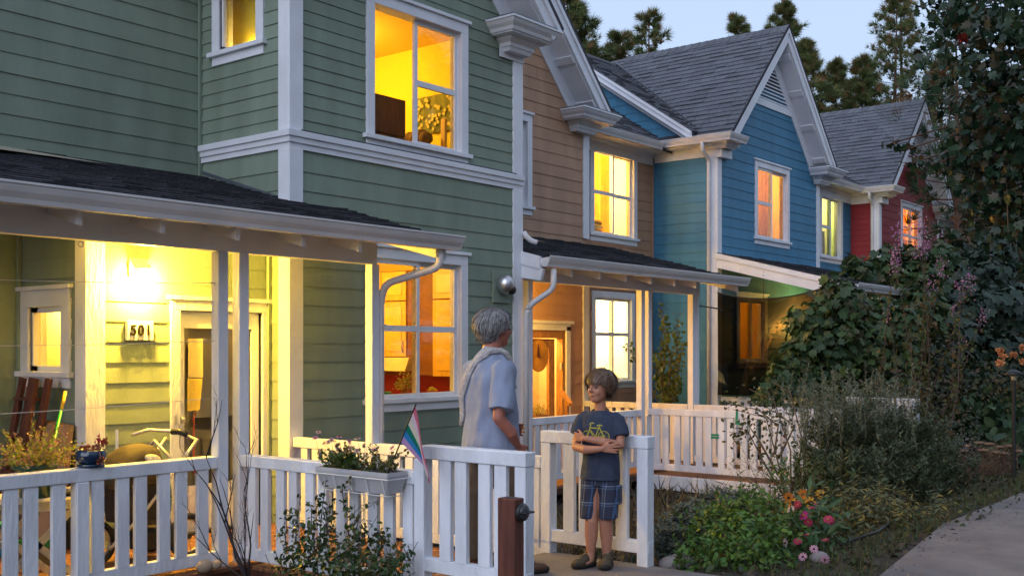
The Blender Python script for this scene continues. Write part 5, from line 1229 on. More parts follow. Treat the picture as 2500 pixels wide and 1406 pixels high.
# ================================================================ TREES
rs = np.random.RandomState(11)
BARK = mat('pine_bark', (.10, .06, .04), .9, .3, 3, .6, 12)
PINE = leafmats('pine_needles', [(.085, .12, .04), (.13, .16, .05), (.18, .15, .055), (.28, .14, .06)], .15, .7)
PINEB = leafmats('blue_pine_needles', [(.035, .07, .03), (.05, .09, .045), (.08, .09, .04), (.17, .09, .04)], .15, .7)
def pine(x, y, zt, rad, label, z0=-.5, crown0=.12, tuft=.40, n_limb=95, per=38, mats=PINE, seed=1, form=.75, twin=None, group='pines behind the houses', name='pine_tree'):
    r = np.random.RandomState(seed); t = thing(name, label, 'tree', (x, y, z0), group); Hh = zt - z0
    tr = MB(); lean = r.uniform(-.02, .02, 2)
    cp = lambda s: np.array((x + lean[0] * Hh * s, y + lean[1] * Hh * s, z0 + Hh * s))
    tr.tube([cp(s) for s in np.linspace(0, .99, 9)], [max(.018 * Hh * (1 - s) , .02) for s in np.linspace(0, .99, 9)], 8)
    P = []; D = []
    for i in range(n_limb):
        s = crown0 + (1 - crown0) * (i + r.rand()) / n_limb
        k = (s - crown0) / (1 - crown0); R_ = 1.5 * rad * ((1 - k) ** form) * (.35 + .65 * min(1, k * 5 + .35)) * r.uniform(.55, 1.12) + .12
        a = i * 2.399 + r.uniform(-.4, .4); up = .55 * k - .05 + r.uniform(-.1, .15); b = cp(s); d = np.array((math.cos(a), math.sin(a), up)); tip = b + d * R_ + np.array((0, 0, -.06 * R_ * (1 - k)))
        m_ = (b + tip) / 2 + np.array((0, 0, -.05 * R_)); tr.tube([b, m_, tip], [.012 + .006 * R_, .01 + .003 * R_, .006], 4, cap=False)
        for j in range(per):
            f = r.uniform(.25, 1.0) ** .7; q = (b * (1 - f) + tip * f) + r.normal(size=3) * np.array((.16, .16, .11)) * R_ * .8
            P.append(q); D.append(d * .8 + r.normal(size=3) * .55 + (0, 0, .35))
    for j in range(10): P.append(cp(.96 + .04 * r.rand()) + r.normal(size=3) * .1); D.append((r.normal() * .3, r.normal() * .3, 1))
    tr.build('trunk', BARK, t)
    P = np.array(P); D = np.array(D)
    cloud('crown', t, 'tuft', P, D, r.normal(size=P.shape), r.uniform(.6, 1.15, len(P)) * tuft, mats, [4, 4, 2, .9], seed=seed)
    return t
def pinepx(P, rad, label, **k):
    pine(P[0], P[1], P[2], rad, label, **k)
pinepx((35.585, 25.959, 16.245), 2.5, 'dense pine partly hidden by the tan house rake', n_limb=150, seed=2, crown0=.3)
pinepx((38.794, 25.155, 14.79), 1.4, 'small bushy pine just left of the tallest pine above the blue roof valley', n_limb=70, seed=3, crown0=.35, form=.45)
pinepx((37.723, 23.295, 15.278), 1.75, 'pointed pine with gaps above the blue roof valley', n_limb=85, seed=4, crown0=.35, per=12)
pinepx((45.723, 22.914, 16.835), 1.3, 'pine top just showing over the middle of the blue ridge', n_limb=70, seed=5, crown0=.4)
pinepx((46.73, 21.659, 17.498), 1.9, 'narrow pine rising behind the blue gable peak', n_limb=90, seed=6, crown0=.35)
pinepx((45.76, 19.673, 15.004), 1.9, 'dense dark pine right of the blue gable peak', n_limb=150, per=16, seed=7, crown0=.3)
pinepx((50.412, 20.268, 15.381), 1.7, 'slim pine between the blue gable and the red ridge', n_limb=90, seed=8, crown0=.3)
pinepx((49.184, 18.603, 14.809), 1.9, 'lower pine left of the tallest pine over the red ridge', n_limb=110, seed=9, crown0=.25)
pinepx((51.866, 18.456, 18.571), 2.9, 'tallest open crowned pine over the red ridge', n_limb=120, per=15, seed=10, crown0=.25)
pinepx((54.424, 18.464, 19.391), 2.4, 'second trunk beside the tallest pine over the red ridge', n_limb=90, per=14, seed=12, crown0=.25)
pinepx((57.475, 17.859, 16.661), 2.6, 'pine right of the tall pair, behind the maple leaves', n_limb=100, seed=13, crown0=.2)
# nearer long needled pine, upper right
pinepx((27.024, 7.869, 9.524), 1.9, 'near long needled pine with brown cones behind the maple', n_limb=60, per=9, tuft=.42, mats=PINEB, seed=14, crown0=.25, group=None)
for i, (p, rad, lab) in enumerate((((50.516, 13.748, 12.314), 3.2, 'brownish pine low behind the red house, nearest its corner'), ((64.14, 15.945, 16.835), 4.0, 'tall brownish pine at the right edge behind the maple'), ((37.46, 10.843, 7.43), 2.6, 'short pine with a bare lower trunk right of the red house'),
        ((34.964, 9.16, 6.186), 2.8, 'short broad pine behind the far porch'), ((43.139, 10.158, 8.088), 3.2, 'broad pine cut by the right edge'), ((54.872, 11.516, 13.901), 4.0, 'pine outside the right edge'))):
    pinepx(p, rad, lab, n_limb=130, per=15, seed=20 + i, crown0=.02 if i != 2 else .25, mats=leafmats('dusky_pine', [(.05, .055, .02), (.07, .06, .022), (.09, .055, .025), (.035, .045, .02)], .1, .8), tuft=.6, group='dusky pines beyond the red house')
under = []
P = np.array([(rs.uniform(30, 75), rs.uniform(2, 22), rs.uniform(-.4, 3.2)) for _ in range(5200)]); 
cloud('undergrowth', None, 'tuft', P, rs.normal(size=P.shape) + (0, 0, .6), rs.normal(size=P.shape), rs.uniform(.5, 1.1, len(P)), MATS['dusky_pine_0'], stuff=True)
bpy.data.objects['undergrowth']['label'] = 'dark brushy undergrowth beyond the red house'
# unseen conifers added behind the camera to block sky light on the house fronts
for i in range(7):
    pine(-14 + i * 7.5 + rs.uniform(-1, 1), -13 - rs.uniform(0, 4), rs.uniform(11, 15), 3.4, 'unseen tall conifer added behind the viewer to block sky light', n_limb=70, per=12, seed=40 + i, crown0=.05, tuft=1.1, group='conifers added to block sky light')
# ---------------------------------------------------------------- blobs of leaves
def blobs(bl, dens, r, shell=.45, flat=1.0):
    P = []; Nn = []
    for (c, rad) in bl:
        n = int(dens * rad * rad); d = r.normal(size=(n, 3)); d /= np.linalg.norm(d, axis=1, keepdims=True)
        q = r.uniform(shell, 1, (n, 1)) ** .6
        rough = 1 + .25 * np.sin(d[:, :1] * 5 + d[:, 1:2] * 7) * np.cos(d[:, 2:] * 6)
        P.append(np.array(c) + d * q * rad * rough * (1, 1, flat)); Nn.append(d)
    return np.concatenate(P), np.concatenate(Nn)
def bushleaves(t, bl, dens, kind, size, mats, r, shell=.4, droop=.4, weights=None, parts=0, flat=1.0, name='foliage'):
    P, Nn = blobs(bl, dens, r, shell, flat); n = len(P)
    D = np.cross(Nn, r.normal(size=Nn.shape)) + Nn * .5 + np.array((0, 0, -droop)); N2 = Nn + np.array((0, 0, .7)) + r.normal(size=Nn.shape) * .45
    sz = r.uniform(.6, 1.2, n) * size
    if parts: leaf_parts(t, kind, P, D, N2, sz, mats, parts, seed=int(size * 1000))
    else: cloud(name, t, kind, P, D, N2, sz, mats, weights, seed=int(size * 1000))
    return P
# ---- maple, branches coming in from the upper right
mp = thing('maple_tree', 'dark leaved maple hanging into the upper right of the photo', 'tree', (12.6, -2.2, 0))
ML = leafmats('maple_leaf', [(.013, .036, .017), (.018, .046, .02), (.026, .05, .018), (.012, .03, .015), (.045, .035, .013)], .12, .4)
c0 = Vector((12.6, -2.2, 0)); q = MB(); q.tube([c0 + Vector((0, 0, -.2)), c0 + Vector((0, .1, 2)), c0 + Vector((-.1, .3, 4.6)), c0 + Vector((0, .4, 8))], [.2, .17, .13, .07], 10)
mb_ = [((10.619, 2.746, 4.51), .75), ((10.933, 2.994, 4.788), .33), ((10.331, 2.466, 3.772), .80), ((10.572, 2.805, 4.018), .34), ((10.441, 2.648, 3.3), .55), ((10.524, 2.864, 3.223), .33), ((10.619, 3.066, 3.277), .2), ((10.499, 2.575, 2.817), .40), ((10.572, 2.805, 2.693), .32), ((10.742, 3.072, 2.885), .15),
      ((11.017, 3.208, 4.851), .35), ((11.084, 3.444, 4.935), .22), ((10.522, 3.346, 3.255), .15), ((10.514, 3.516, 3.292), .10), ((10.403, 3.654, 3.489), .09), ((10.748, 3.224, 3.823), .15), ((10.742, 3.072, 3.528), .15), ((10.63, 2.572, 2.475), .22), ((10.489, 3.547, 3.43), .07),
      ((10.249, 2.248, 4.187), 1.0), ((10.338, 2.137, 3.297), .95), ((10.513, 2.239, 2.609), .5), ((12.4, -.6, 6.4), 1.9), ((13.2, -1.6, 7.8), 2.2), ((11.0, -2.2, 6.6), 1.8), ((14.0, .2, 6.2), 1.6), ((11.8, -3.6, 5.6), 1.8)]
for c, rad in mb_:
    c = Vector(c); a = c0 + Vector((0, .3, 3.2 + .35 * c.z)); m_ = a.lerp(c, .6) + Vector((0, 0, .25)); q.tube([a, m_, c], [.05, .025, .008], 5, cap=False)
    for k in range(5): q.tube([c, c + Vector(rs.normal(size=3) * rad * .5)], [.006, .003], 4, cap=False)
q.build('trunk', BARK, mp)
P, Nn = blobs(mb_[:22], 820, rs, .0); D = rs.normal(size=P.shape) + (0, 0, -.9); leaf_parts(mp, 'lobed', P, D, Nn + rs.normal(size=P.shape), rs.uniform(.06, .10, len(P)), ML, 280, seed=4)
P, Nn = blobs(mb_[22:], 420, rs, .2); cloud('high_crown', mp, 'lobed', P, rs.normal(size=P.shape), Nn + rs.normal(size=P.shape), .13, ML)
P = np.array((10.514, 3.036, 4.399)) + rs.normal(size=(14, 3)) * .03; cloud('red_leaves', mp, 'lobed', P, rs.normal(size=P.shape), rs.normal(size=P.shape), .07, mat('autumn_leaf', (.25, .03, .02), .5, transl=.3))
# ---- grape vine over the blue porch
GL_ = leafmats('grape_leaf', [(.045, .085, .028), (.035, .072, .032), (.06, .10, .03), (.075, .08, .03)], .25, .5)
gv = thing('grape_vine', 'large leaved grape vine covering the blue porch corner and its gutter', 'vine', (15.6, 6.2, -.4))
gb = [((16.505, 7.075, 1.926), .42), ((16.715, 6.653, 2.119), .48), ((16.4, 6.726, 1.468), .55), ((16.078, 7.128, 1.339), .38), ((16.96, 6.349, 1.533), .55), ((16.722, 6.325, 0.824), .5), ((16.128, 6.747, 0.896), .45), ((17.405, 6.114, 1.204), .5), ((17.889, 6.149, 1.871), .45), ((17.877, 6.484, 2.147), .30),
      ((16.751, 6.769, 2.45), .26), ((16.38, 6.752, 2.498), .09), ((16.372, 6.762, 2.208), .10), ((18.841, 7.2, 2.881), .32), ((19.512, 7.003, 3.059), .36), ((19.993, 6.724, 3.112), .36), ((19.482, 6.881, 2.718), .3), ((19.93, 6.482, 2.725), .45), ((20.527, 6.378, 3.204), .35), ((18.922, 7.418, 3.079), .13), ((19.275, 6.34, 2.183), .5),
      ((15.522, 7.181, 1.029), .28), ((15.199, 7.264, 0.817), .2)]
q = MB()
for k in range(26): 
    c = Vector(gb[rs.randint(len(gb))][0]); q.tube([(17.4 + rs.normal() * .2, 7.0, -.4), (17.4 + rs.normal() * .3, 6.9, .8), c], [.02, .014, .006], 5, cap=False)
q.build('stems', mat('vine_stem', (.10, .07, .04), .8), gv)
bushleaves(gv, gb, 1200, 'lobed', .17, GL_, rs, .25, .9, parts=290)
# ---- second dark vine mass further on
dv = thing('dark_vine', 'very dark broad leaved vine heaped behind the crape myrtle', 'vine', (20, 5.5, -.4))
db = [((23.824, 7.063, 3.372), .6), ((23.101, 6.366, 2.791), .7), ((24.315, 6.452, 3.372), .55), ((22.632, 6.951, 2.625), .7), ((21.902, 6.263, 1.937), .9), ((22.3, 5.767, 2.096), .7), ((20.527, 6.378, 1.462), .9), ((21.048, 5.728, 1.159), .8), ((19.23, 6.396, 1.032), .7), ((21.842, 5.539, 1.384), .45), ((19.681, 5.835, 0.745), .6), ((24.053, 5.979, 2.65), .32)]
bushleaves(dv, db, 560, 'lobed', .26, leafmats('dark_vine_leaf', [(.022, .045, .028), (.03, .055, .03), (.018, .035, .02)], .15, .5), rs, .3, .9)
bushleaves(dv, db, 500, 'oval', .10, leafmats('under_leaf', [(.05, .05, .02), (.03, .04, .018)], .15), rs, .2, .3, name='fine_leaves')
# ---- crape myrtle
cm = thing('crape_myrtle', 'crape myrtle with slender red stems and pink flower spikes before the red house', 'shrub', (15.2, 4.9, -.4))
PK = leafmats('myrtle_bloom', [(.50, .20, .38), (.42, .16, .36), (.60, .35, .48)], .3); CL = leafmats('myrtle_leaf', [(.05, .07, .02), (.07, .08, .02), (.10, .06, .025)], .25)
q = MB(); LP = []; 
tips = [((15.24, 5.296, 3.14), 1), ((15.551, 5.069, 3.209), 1), ((15.546, 4.915, 2.392), .6), ((15.842, 4.866, 2.666), .8), ((15.022, 5.249, 2.721), .8), ((16.214, 4.722, 2.416), .8), ((16.307, 4.606, 2.475), .7), ((15.952, 4.729, 2.054), .4), ((16.418, 4.468, 1.973), .6), ((15.594, 5.015, 2.977), .9), ((14.968, 5.315, 1.983), .3), ((15.164, 5.071, 1.642), 0), ((16.129, 4.668, 1.588), .25)]
bl_ = MB
PP = []
for i, (tp, fl_) in enumerate(tips):
    b = Vector((14.9 + rs.normal() * .35, 4.9 + rs.normal() * .25, -.4)); tp = Vector(tp); m_ = b.lerp(tp, .5) + Vector((rs.normal() * .08, rs.normal() * .08, 0))
    q.tube([b, m_, tp], [.012, .008, .003], 6, cap=False)
    for s in np.linspace(.12, .97, 95):
        c = np.array(b.lerp(m_, s * 2) if s < .5 else m_.lerp(tp, s * 2 - 1)); LP.append(c + rs.normal(size=3) * .045)
    if fl_ > .2:
        n = int(80 * fl_); a = rs.normal(size=(n, 3)) * (.045, .045, .09) * (.6 + .5 * fl_); PP.append(np.array(tp) + a)
        if i < 2: PP.append(np.array(tp) + (0, 0, -.26) + rs.normal(size=(50, 3)) * (.05, .05, .05)); PP.append(np.array(tp) + (0.05, 0.05, -.36) + rs.normal(size=(40, 3)) * (.04, .04, .04))
q.build('stems', mat('myrtle_stem', (.055, .03, .02), .6), cm)
LP = np.array(LP); cloud('foliage', cm, 'oval', LP, rs.normal(size=LP.shape), rs.normal(size=LP.shape), rs.uniform(.045, .085, len(LP)), CL)
PP = np.concatenate(PP); cloud('blossom', cm, 'oval', PP, rs.normal(size=PP.shape), rs.normal(size=PP.shape), rs.uniform(.02, .035, len(PP)), PK)
# ---- leafy sapling behind the bridge
sp = thing('sapling', 'young leafy tree standing against the light blue side wall', 'tree', (14.9, 8.8, -.5))
SL = leafmats('sapling_leaf', [(.10, .14, .03), (.07, .11, .03), (.14, .16, .04)], .3); q = MB(); LP = []; DD = []
for tp in ((15.0, 8.988, 2.222), (14.9, 8.615, 2.015), (15.0, 8.799, 1.858), (15.2, 9.208, 1.467), (14.8, 8.463, 1.596), (15.0, 8.897, 1.533), (14.9, 8.726, 1.209), (15.1, 9.109, 1.004), (14.8, 8.521, 1.021), (15.0, 8.92, 1.991), (14.7, 9.438, 1.586)):
    tp = Vector(tp); b = Vector((14.9, 8.8, .4)); m_ = b.lerp(tp, .5) + Vector((rs.normal() * .05, rs.normal() * .08, .05)); q.tube([(14.9, 8.8, -.5), b, m_, tp], [.018, .014, .008, .003], 6, cap=False)
    for s in np.linspace(.15, 1, 34):
        c = np.array(b.lerp(m_, s * 2) if s < .5 else m_.lerp(tp, s * 2 - 1)); 
        for _ in range(2): LP.append(c + rs.normal(size=3) * .03); DD.append(rs.normal(size=3) + (0, 0, .7))
q.build('trunk', mat('sapling_bark', (.12, .08, .05), .8), sp); LP = np.array(LP); leaf_parts(sp, 'oval', LP, DD, rs.normal(size=LP.shape), rs.uniform(.055, .10, len(LP)), SL, 120, seed=6)
# ---- vine shrub in front of the near railing
vs = thing('climbing_shrub', 'glossy leaved climbing shrub growing up the near railing', 'shrub', (4.85, 5.3, -.3))
VL = leafmats('shrub_leaf', [(.035, .075, .02), (.05, .095, .025), (.025, .05, .018), (.10, .09, .03)], .25, .35)
vb = [((4.743, 5.673, 0.155), .12), ((4.762, 5.489, 0.282), .13), ((4.83, 5.325, 0.169), .16), ((4.878, 5.105, 0.135), .15), ((4.871, 4.875, 0.112), .12), ((4.712, 5.472, 0.048), .15), ((4.724, 5.777, 0.021), .08), ((4.845, 5.147, 0.321), .10), ((4.893, 5.007, 0.303), .08), ((4.71, 5.634, 0.396), .045), ((4.779, 5.468, 0.471), .05), ((4.788, 5.377, 0.411), .05), ((4.912, 4.824, 0.242), .06), ((4.846, 5.225, 0.446), .05),((4.717, 4.827, 0.117), .14), ((4.676, 5.117, 0.073), .15)]
bushleaves(vs, vb, 8500, 'oval', .042, VL, rs, .1, .3, parts=240)
q = MB(); LP = []; DD = []
for pts in (((4.779, 5.468, 0.214), (4.788, 5.458, 0.431), (4.763, 5.409, 0.532), (4.774, 5.394, 0.667)), ((4.71, 5.634, 0.205), (4.724, 5.617, 0.396), (4.732, 5.606, 0.546)), ((4.779, 5.549, 0.287), (4.779, 5.549, 0.45), (4.753, 5.581, 0.478)), ((4.676, 5.676, 0.178), (4.668, 5.687, 0.287), (4.628, 5.736, 0.232)), ((4.812, 5.188, 0.241), (4.845, 5.147, 0.453), (4.884, 5.018, 0.534)), ((4.709, 5.716, 0.278), (4.709, 5.716, 0.361), (4.7, 5.727, 0.402)), ((4.835, 4.839, 0.174), (4.876, 4.789, 0.264), (4.836, 4.679, 0.143)), ((4.813, 5.267, 0.472), (4.804, 5.277, 0.606), (4.838, 5.236, 0.659)), ((4.779, 5.388, 0.331), (4.771, 5.398, 0.465), (4.805, 5.357, 0.492))):
    pts = [Vector(p) for p in pts]; q.tube(pts, [.004] + [.003] * (len(pts) - 2) + [.0015], 5, cap=False)
    for a, b in zip(pts, pts[1:]):
        for s in np.linspace(0, 1, 7): LP.append(np.array(a.lerp(b, s)) + rs.normal(size=3) * .012); DD.append(rs.normal(size=3) + (0, 0, .3))
q.tube([(4.748, 5.188, 0.382), (4.81, 5.11, 0.5), (4.851, 4.979, 0.541)], .0018, 4)
for c, r_ in vb:
    for k in range(5): q.tube([np.array(c) + rs.normal(size=3) * .02 - (0, 0, .12), np.array(c) + rs.normal(size=3) * r_ * .8], .0022, 4, cap=False)
q.build('stems', mat('shrub_stem', (.07, .045, .03), .7), vs); cloud('sprays', vs, 'oval', LP, DD, rs.normal(size=(len(LP), 3)), rs.uniform(.025, .045, len(LP)), VL)
# ---- bare black branches by the double post
bb = thing('bare_branches', 'leafless black branching twigs in front of the double post', 'branches', (4.55, 6.1, -.3))
q = MB(); rb = random.Random(9)
def twig(p, d, L, r, n):
    pts = [p]; d = d.copy()
    for k in range(5):
        d = (d + Vector((rb.uniform(-.2, .2), rb.uniform(-.2, .2), rb.uniform(-.05, .2)))).normalized(); pts.append(pts[-1] + d * L / 5)
        if n > 0 and k > 0 and rb.random() < .62:
            s = Vector((rb.uniform(-.8, .8), rb.uniform(-.9, .9), rb.uniform(.1, .8))).normalized(); twig(pts[-1], (d * .9 + s * .8).normalized(), L * rb.uniform(.35, .65), r * .55, n - 1)
    q.tube(pts, [r, r * .9, r * .75, r * .6, r * .45, r * .25], 5, cap=False)
base = Vector((4.577, 5.96, -0.062)); 
for tgt, r in (((4.513, 6.519, 0.651), .010), ((4.569, 6.289, 0.577), .010), ((4.376, 6.369, 0.253), .007), ((4.574, 5.804, 0.559), .008), ((4.568, 5.971, 0.381), .007), ((4.437, 5.974, 0.314), .006)):
    v = Vector(tgt) - base; twig(base, v.normalized(), v.length, r, 3)
q.build('twigs', mat('black_twig', (.025, .018, .018), .8), bb)
# ================================================================ GARDEN BED
def bed(label, cat, name, loc, group=None): return thing(name, label, cat, loc, group)
MT = leafmats('mint_leaf', [(.075, .16, .03), (.10, .20, .035), (.055, .115, .025), (.13, .19, .03)], .3, .5)
mt = bed('bright green mint bush at the corner of the path', 'shrub', 'mint_bush', (8.3, 3.9, -.1))
mtb = [((6.737, 3.748, -0.025), .14), ((6.935, 3.661, -0.002), .22), ((7.063, 3.501, -0.031), .22), ((7.433, 3.52, 0.031), .24), ((7.373, 3.755, 0.104), .25), ((7.257, 3.899, 0.104), .22), ((7.745, 3.77, 0.148), .25), ((7.787, 4.038, 0.132), .2), ((8.143, 4.073, 0.169), .14), ((7.938, 3.69, 0.116), .15), ((7.003, 3.896, 0.079), .14), ((6.499, 3.726, 0.001), .09), ((7.08, 3.321, -0.054), .16), ((7.81, 3.529, 0.101), .12)]
bushleaves(mt, mtb, 3800, 'oval', .058, MT, rs, .25, .15, parts=290)
sprigs(mt, 60, lambda r: (lambda b: (b[0][0] + r.normal() * b[1] * .4, b[0][1] + r.normal() * b[1] * .4, b[0][2] + b[1] * .3))(mtb[r.randint(len(mtb))]), 0, .10, .24, 'oval', .045, MT, rs, 12, .2, STEM, name='sprigs')
sprigs(mt, 3, lambda r: (8.9 + r.uniform(0, .5), 4.25, .1), 0, .35, .45, 'lance', .10, MT, rs, 14, .05, STEM, name='tall_sprigs')
LV = leafmats('lavender_leaf', [(.13, .16, .14), (.09, .12, .10), (.16, .16, .10)], .2, .7)
lv = bed('grey green lavender bush behind the mint', 'shrub', 'lavender_bush', (9.0, 4.9, -.2))
lvb = [((7.502, 4.393, -0.014), .16), ((7.89, 4.389, 0.0), .22), ((8.377, 4.421, 0.039), .22), ((7.191, 4.14, -0.037), .15), ((7.123, 4.225, -0.006), .10), ((8.943, 4.514, 0.053), .12), ((8.378, 4.58, 0.041), .15)]
P = blobs(lvb, 700, rs, .2)[0]; sprigs(lv, 1700, lambda r: P[r.randint(len(P))], 0, .05, .15, 'lance', .05, LV, rs, 18, .55, None)
ZL = leafmats('zinnia_leaf', [(.035, .085, .03), (.05, .10, .035), (.07, .11, .04)], .2, .5)
zn = bed('zinnia plants with magenta and pale pink flowers beside the mint', 'flowers', 'zinnia_bed', (9.2, 3.6, -.1))
zb = [((7.775, 3.414, -0.037), .2), ((8.16, 3.413, 0.003), .2), ((8.133, 3.606, 0.083), .2), ((8.489, 3.482, 0.117), .17), ((8.788, 3.749, 0.194), .17), ((7.833, 3.181, -0.08), .14), ((7.415, 3.382, -0.07), .16)]
bushleaves(zn, zb, 1300, 'lance', .15, ZL, rs, .1, .2)
bushleaves(zn, zb, 900, 'oval', .06, ZL, rs, .1, .2, name='small_leaves')
MG = [mat('zinnia_magenta', (.42, .015, .13), .6, transl=.2), mat('zinnia_crimson', (.38, .02, .07), .6, transl=.2)]; PG = [mat('zinnia_pale', (.50, .25, .33), .6, transl=.2), mat('zinnia_white', (.55, .42, .42), .6, transl=.2)]
YC = mat('flower_centre_yellow', (.35, .16, .02), .7); DC = mat('flower_centre_dark', (.05, .01, .01), .8)
q = MB()
for lst, ms, cm_ in ((((7.873, 3.451, 0.233), (7.895, 3.424, 0.18), (7.707, 3.339, 0.12), (7.56, 3.361, 0.088), (7.881, 3.281, 0.062), (8.007, 3.284, 0.186), (7.991, 3.304, 0.202), (8.396, 3.599, 0.23), (8.318, 3.695, 0.244)), MG, YC), (((7.505, 3.43, 0.076), (7.395, 3.247, 0.011), (7.541, 3.226, 0.049), (7.495, 3.123, -0.009), (8.187, 3.699, 0.215), (7.816, 3.522, 0.164)), PG, DC)):
    daisies(zn, lst, .038, ms, cm_, rs, 10, face=(-.75, -.35, .55))
    for c in lst: q.tube([c, (c[0] + .06, c[1] + .03, c[2] - .25)], .0025, 4)
q.build('flower_stems', ZL[1], zn)
rk = bed('orange coneflowers with dark centres behind the zinnias', 'flowers', 'coneflower_clump', (10.4, 4.4, -.1))
sprigs(rk, 70, lambda r: (10.35 + r.normal() * .3, 4.45 + r.normal() * .25, -.1), 0, .35, .60, 'lance', .09, leafmats('cone_leaf', [(.06, .09, .02), (.09, .09, .03)], .2), rs, 14, .15, STEM)
daisies(rk, ((9.304, 4.224, 0.151), (9.351, 4.166, 0.132), (9.405, 4.098, 0.139), (9.326, 4.037, 0.116), (9.552, 4.075, 0.148), (9.588, 4.031, 0.163), (9.105, 4.153, 0.093), (9.096, 4.165, 0.057), (8.967, 3.685, 0.063), (9.481, 4.163, 0.163)), .055, [mat('cone_orange', (.55, .17, .01), .6, transl=.2), mat('cone_yellow', (.65, .30, .02), .6, transl=.2)], DC, rs, 11, face=(-.6, -.4, .5))
SG = leafmats('sage_leaf', [(.14, .16, .08), (.10, .13, .07), (.26, .20, .05)], .3, .7)
sg = bed('drooping yellow green sage at the edge of the path', 'shrub', 'sage_bush', (10.6, 3.7, -.1))
sprigs(sg, 170, lambda r: (lambda p: (p[0] + r.normal() * .22, p[1] + r.normal() * .2, p[2]))([(9.375, 3.657, -0.227), (9.809, 3.596, -0.243), (10.352, 3.558, -0.275), (9.837, 3.721, -0.185)][r.randint(4)]), 0, .28, .60, 'lance', .085, SG, rs, 22, .28, mat('sage_stem', (.12, .07, .04), .8), down=.9, name='foliage')
RM = leafmats('rosemary_leaf', [(.085, .12, .06), (.065, .095, .05), (.13, .15, .09), (.12, .12, .05)], .2, .6)
rm_ = bed('big wild rosemary bush with tall upright sprigs before the bridge railing', 'shrub', 'rosemary_bush', (12, 4.7, -.3))
rmb = [((10.752, 4.498, 0.079), .30), ((11.203, 4.414, 0.172), .55), ((11.946, 4.287, 0.16), .6), ((12.609, 4.101, 0.162), .55), ((12.962, 3.981, -0.003), .4), ((11.523, 4.495, 0.539), .45), ((12.174, 4.323, 0.414), .42), ((11.081, 4.567, 0.477), .28), ((12.842, 4.13, 0.283), .28), ((11.859, 4.077, -0.131), .5), ((12.521, 3.891, -0.279), .35), ((10.938, 4.266, -0.09), .35), ((10.685, 4.58, 0.334), .12)]
P = blobs(rmb, 420, rs, .15)[0]; sprigs(rm_, 3600, lambda r: P[r.randint(len(P))], 0, .12, .30, 'lance', .055, RM, rs, 22, .45, None)
sprigs(rm_, 120, lambda r: (lambda p: (p[0] + r.normal() * .3, p[1] + r.normal() * .25, p[2] + r.uniform(-.1, .2)))([(10.781, 4.621, 0.537), (11.273, 4.487, 0.6), (11.734, 4.392, 0.666), (12.203, 4.287, 0.599), (10.944, 4.578, 0.658), (12.117, 4.395, 0.553)][r.randint(6)]), 0, .25, .62, 'lance', .045, leafmats('pale_sprig', [(.20, .22, .15), (.15, .18, .12)], .2, .6), rs, 60, .14, mat('rosemary_stem', (.16, .15, .09), .7), sr=.0028, name='upright_sprigs', curl=.05)
bushleaves(rm_, rmb, 600, 'oval', .05, leafmats('bed_leaf', [(.07, .09, .03), (.05, .07, .03), (.11, .08, .03)], .2), rs, .0, .2, name='low_leaves')
# rose bush leaning on the bridge railing
rbh = bed('thin rose bush with arching branches leaning over the bridge railing', 'shrub', 'rose_bush', (12.2, 5.4, -.3))
RL = leafmats('rose_leaf', [(.06, .075, .025), (.045, .06, .025), (.10, .08, .03)], .3); q = MB(); LP = []
for pts in (((11.076, 5.052, -0.131), (11.121, 5.315, 0.205), (11.191, 5.548, 0.553), (11.137, 5.775, 0.569)), ((11.076, 5.052, -0.131), (11.207, 5.209, 0.25), (11.399, 5.448, 0.732), (11.439, 5.878, 0.808)), ((11.104, 5.017, -0.108), (11.292, 5.102, 0.387), (11.551, 5.419, 0.913), (11.742, 5.821, 1.04)), ((11.104, 5.017, -0.108), (11.567, 5.079, 0.461), (11.857, 5.358, 0.999), (12.079, 5.72, 1.131)), ((11.207, 5.209, 0.114), (11.157, 5.431, 0.515), (11.254, 5.63, 0.685), (11.16, 5.746, 0.429)), ((11.271, 5.288, 0.332), (11.394, 5.296, 0.645), (11.433, 5.565, 0.819), (11.469, 6.0, 0.875)), ((11.3, 5.252, 0.286), (11.509, 5.151, 0.645), (11.487, 5.339, 0.778), (11.526, 5.61, 0.885))):
    pts = [Vector(p) for p in pts]; q.tube(pts, [.014, .010, .006, .003], 6, cap=False)
    for a, b in zip(pts[1:], pts[2:]):
        for s in np.linspace(0, 1, 26): LP.append(np.array(a.lerp(b, s)) + rs.normal(size=3) * .07)
q.build('branches', mat('rose_stem', (.10, .07, .045), .7), rbh); LP = np.array(LP); leaf_parts(rbh, 'oval', LP, rs.normal(size=LP.shape) + (0, 0, -.3), rs.normal(size=LP.shape), rs.uniform(.035, .065, len(LP)), RL, 150, seed=8)
dg = bed('pale dry seed heads in front of the bridge skirt board', 'weeds', 'dry_weeds', (11.6, 5.6, -.3))
P = blobs([((10.824, 5.366, 0.316), .18), ((10.816, 5.217, 0.193), .16), ((10.803, 5.552, 0.216), .14), ((10.241, 5.453, 0.054), .12)], 5200, rs, .0)[0]; cloud('seed_heads', dg, 'oval', P, rs.normal(size=P.shape), rs.normal(size=P.shape), rs.uniform(.008, .018, len(P)), leafmats('dry_seed', [(.30, .22, .12), (.22, .15, .08)], .3))
q = MB()
for k in range(26): q.tube([(11.4 + rs.normal() * .3, 5.3 + rs.normal() * .2, -.3), P[rs.randint(len(P))]], .002, 4, cap=False)
q.build('stalks', mat('dry_stalk', (.25, .18, .10), .8), dg)
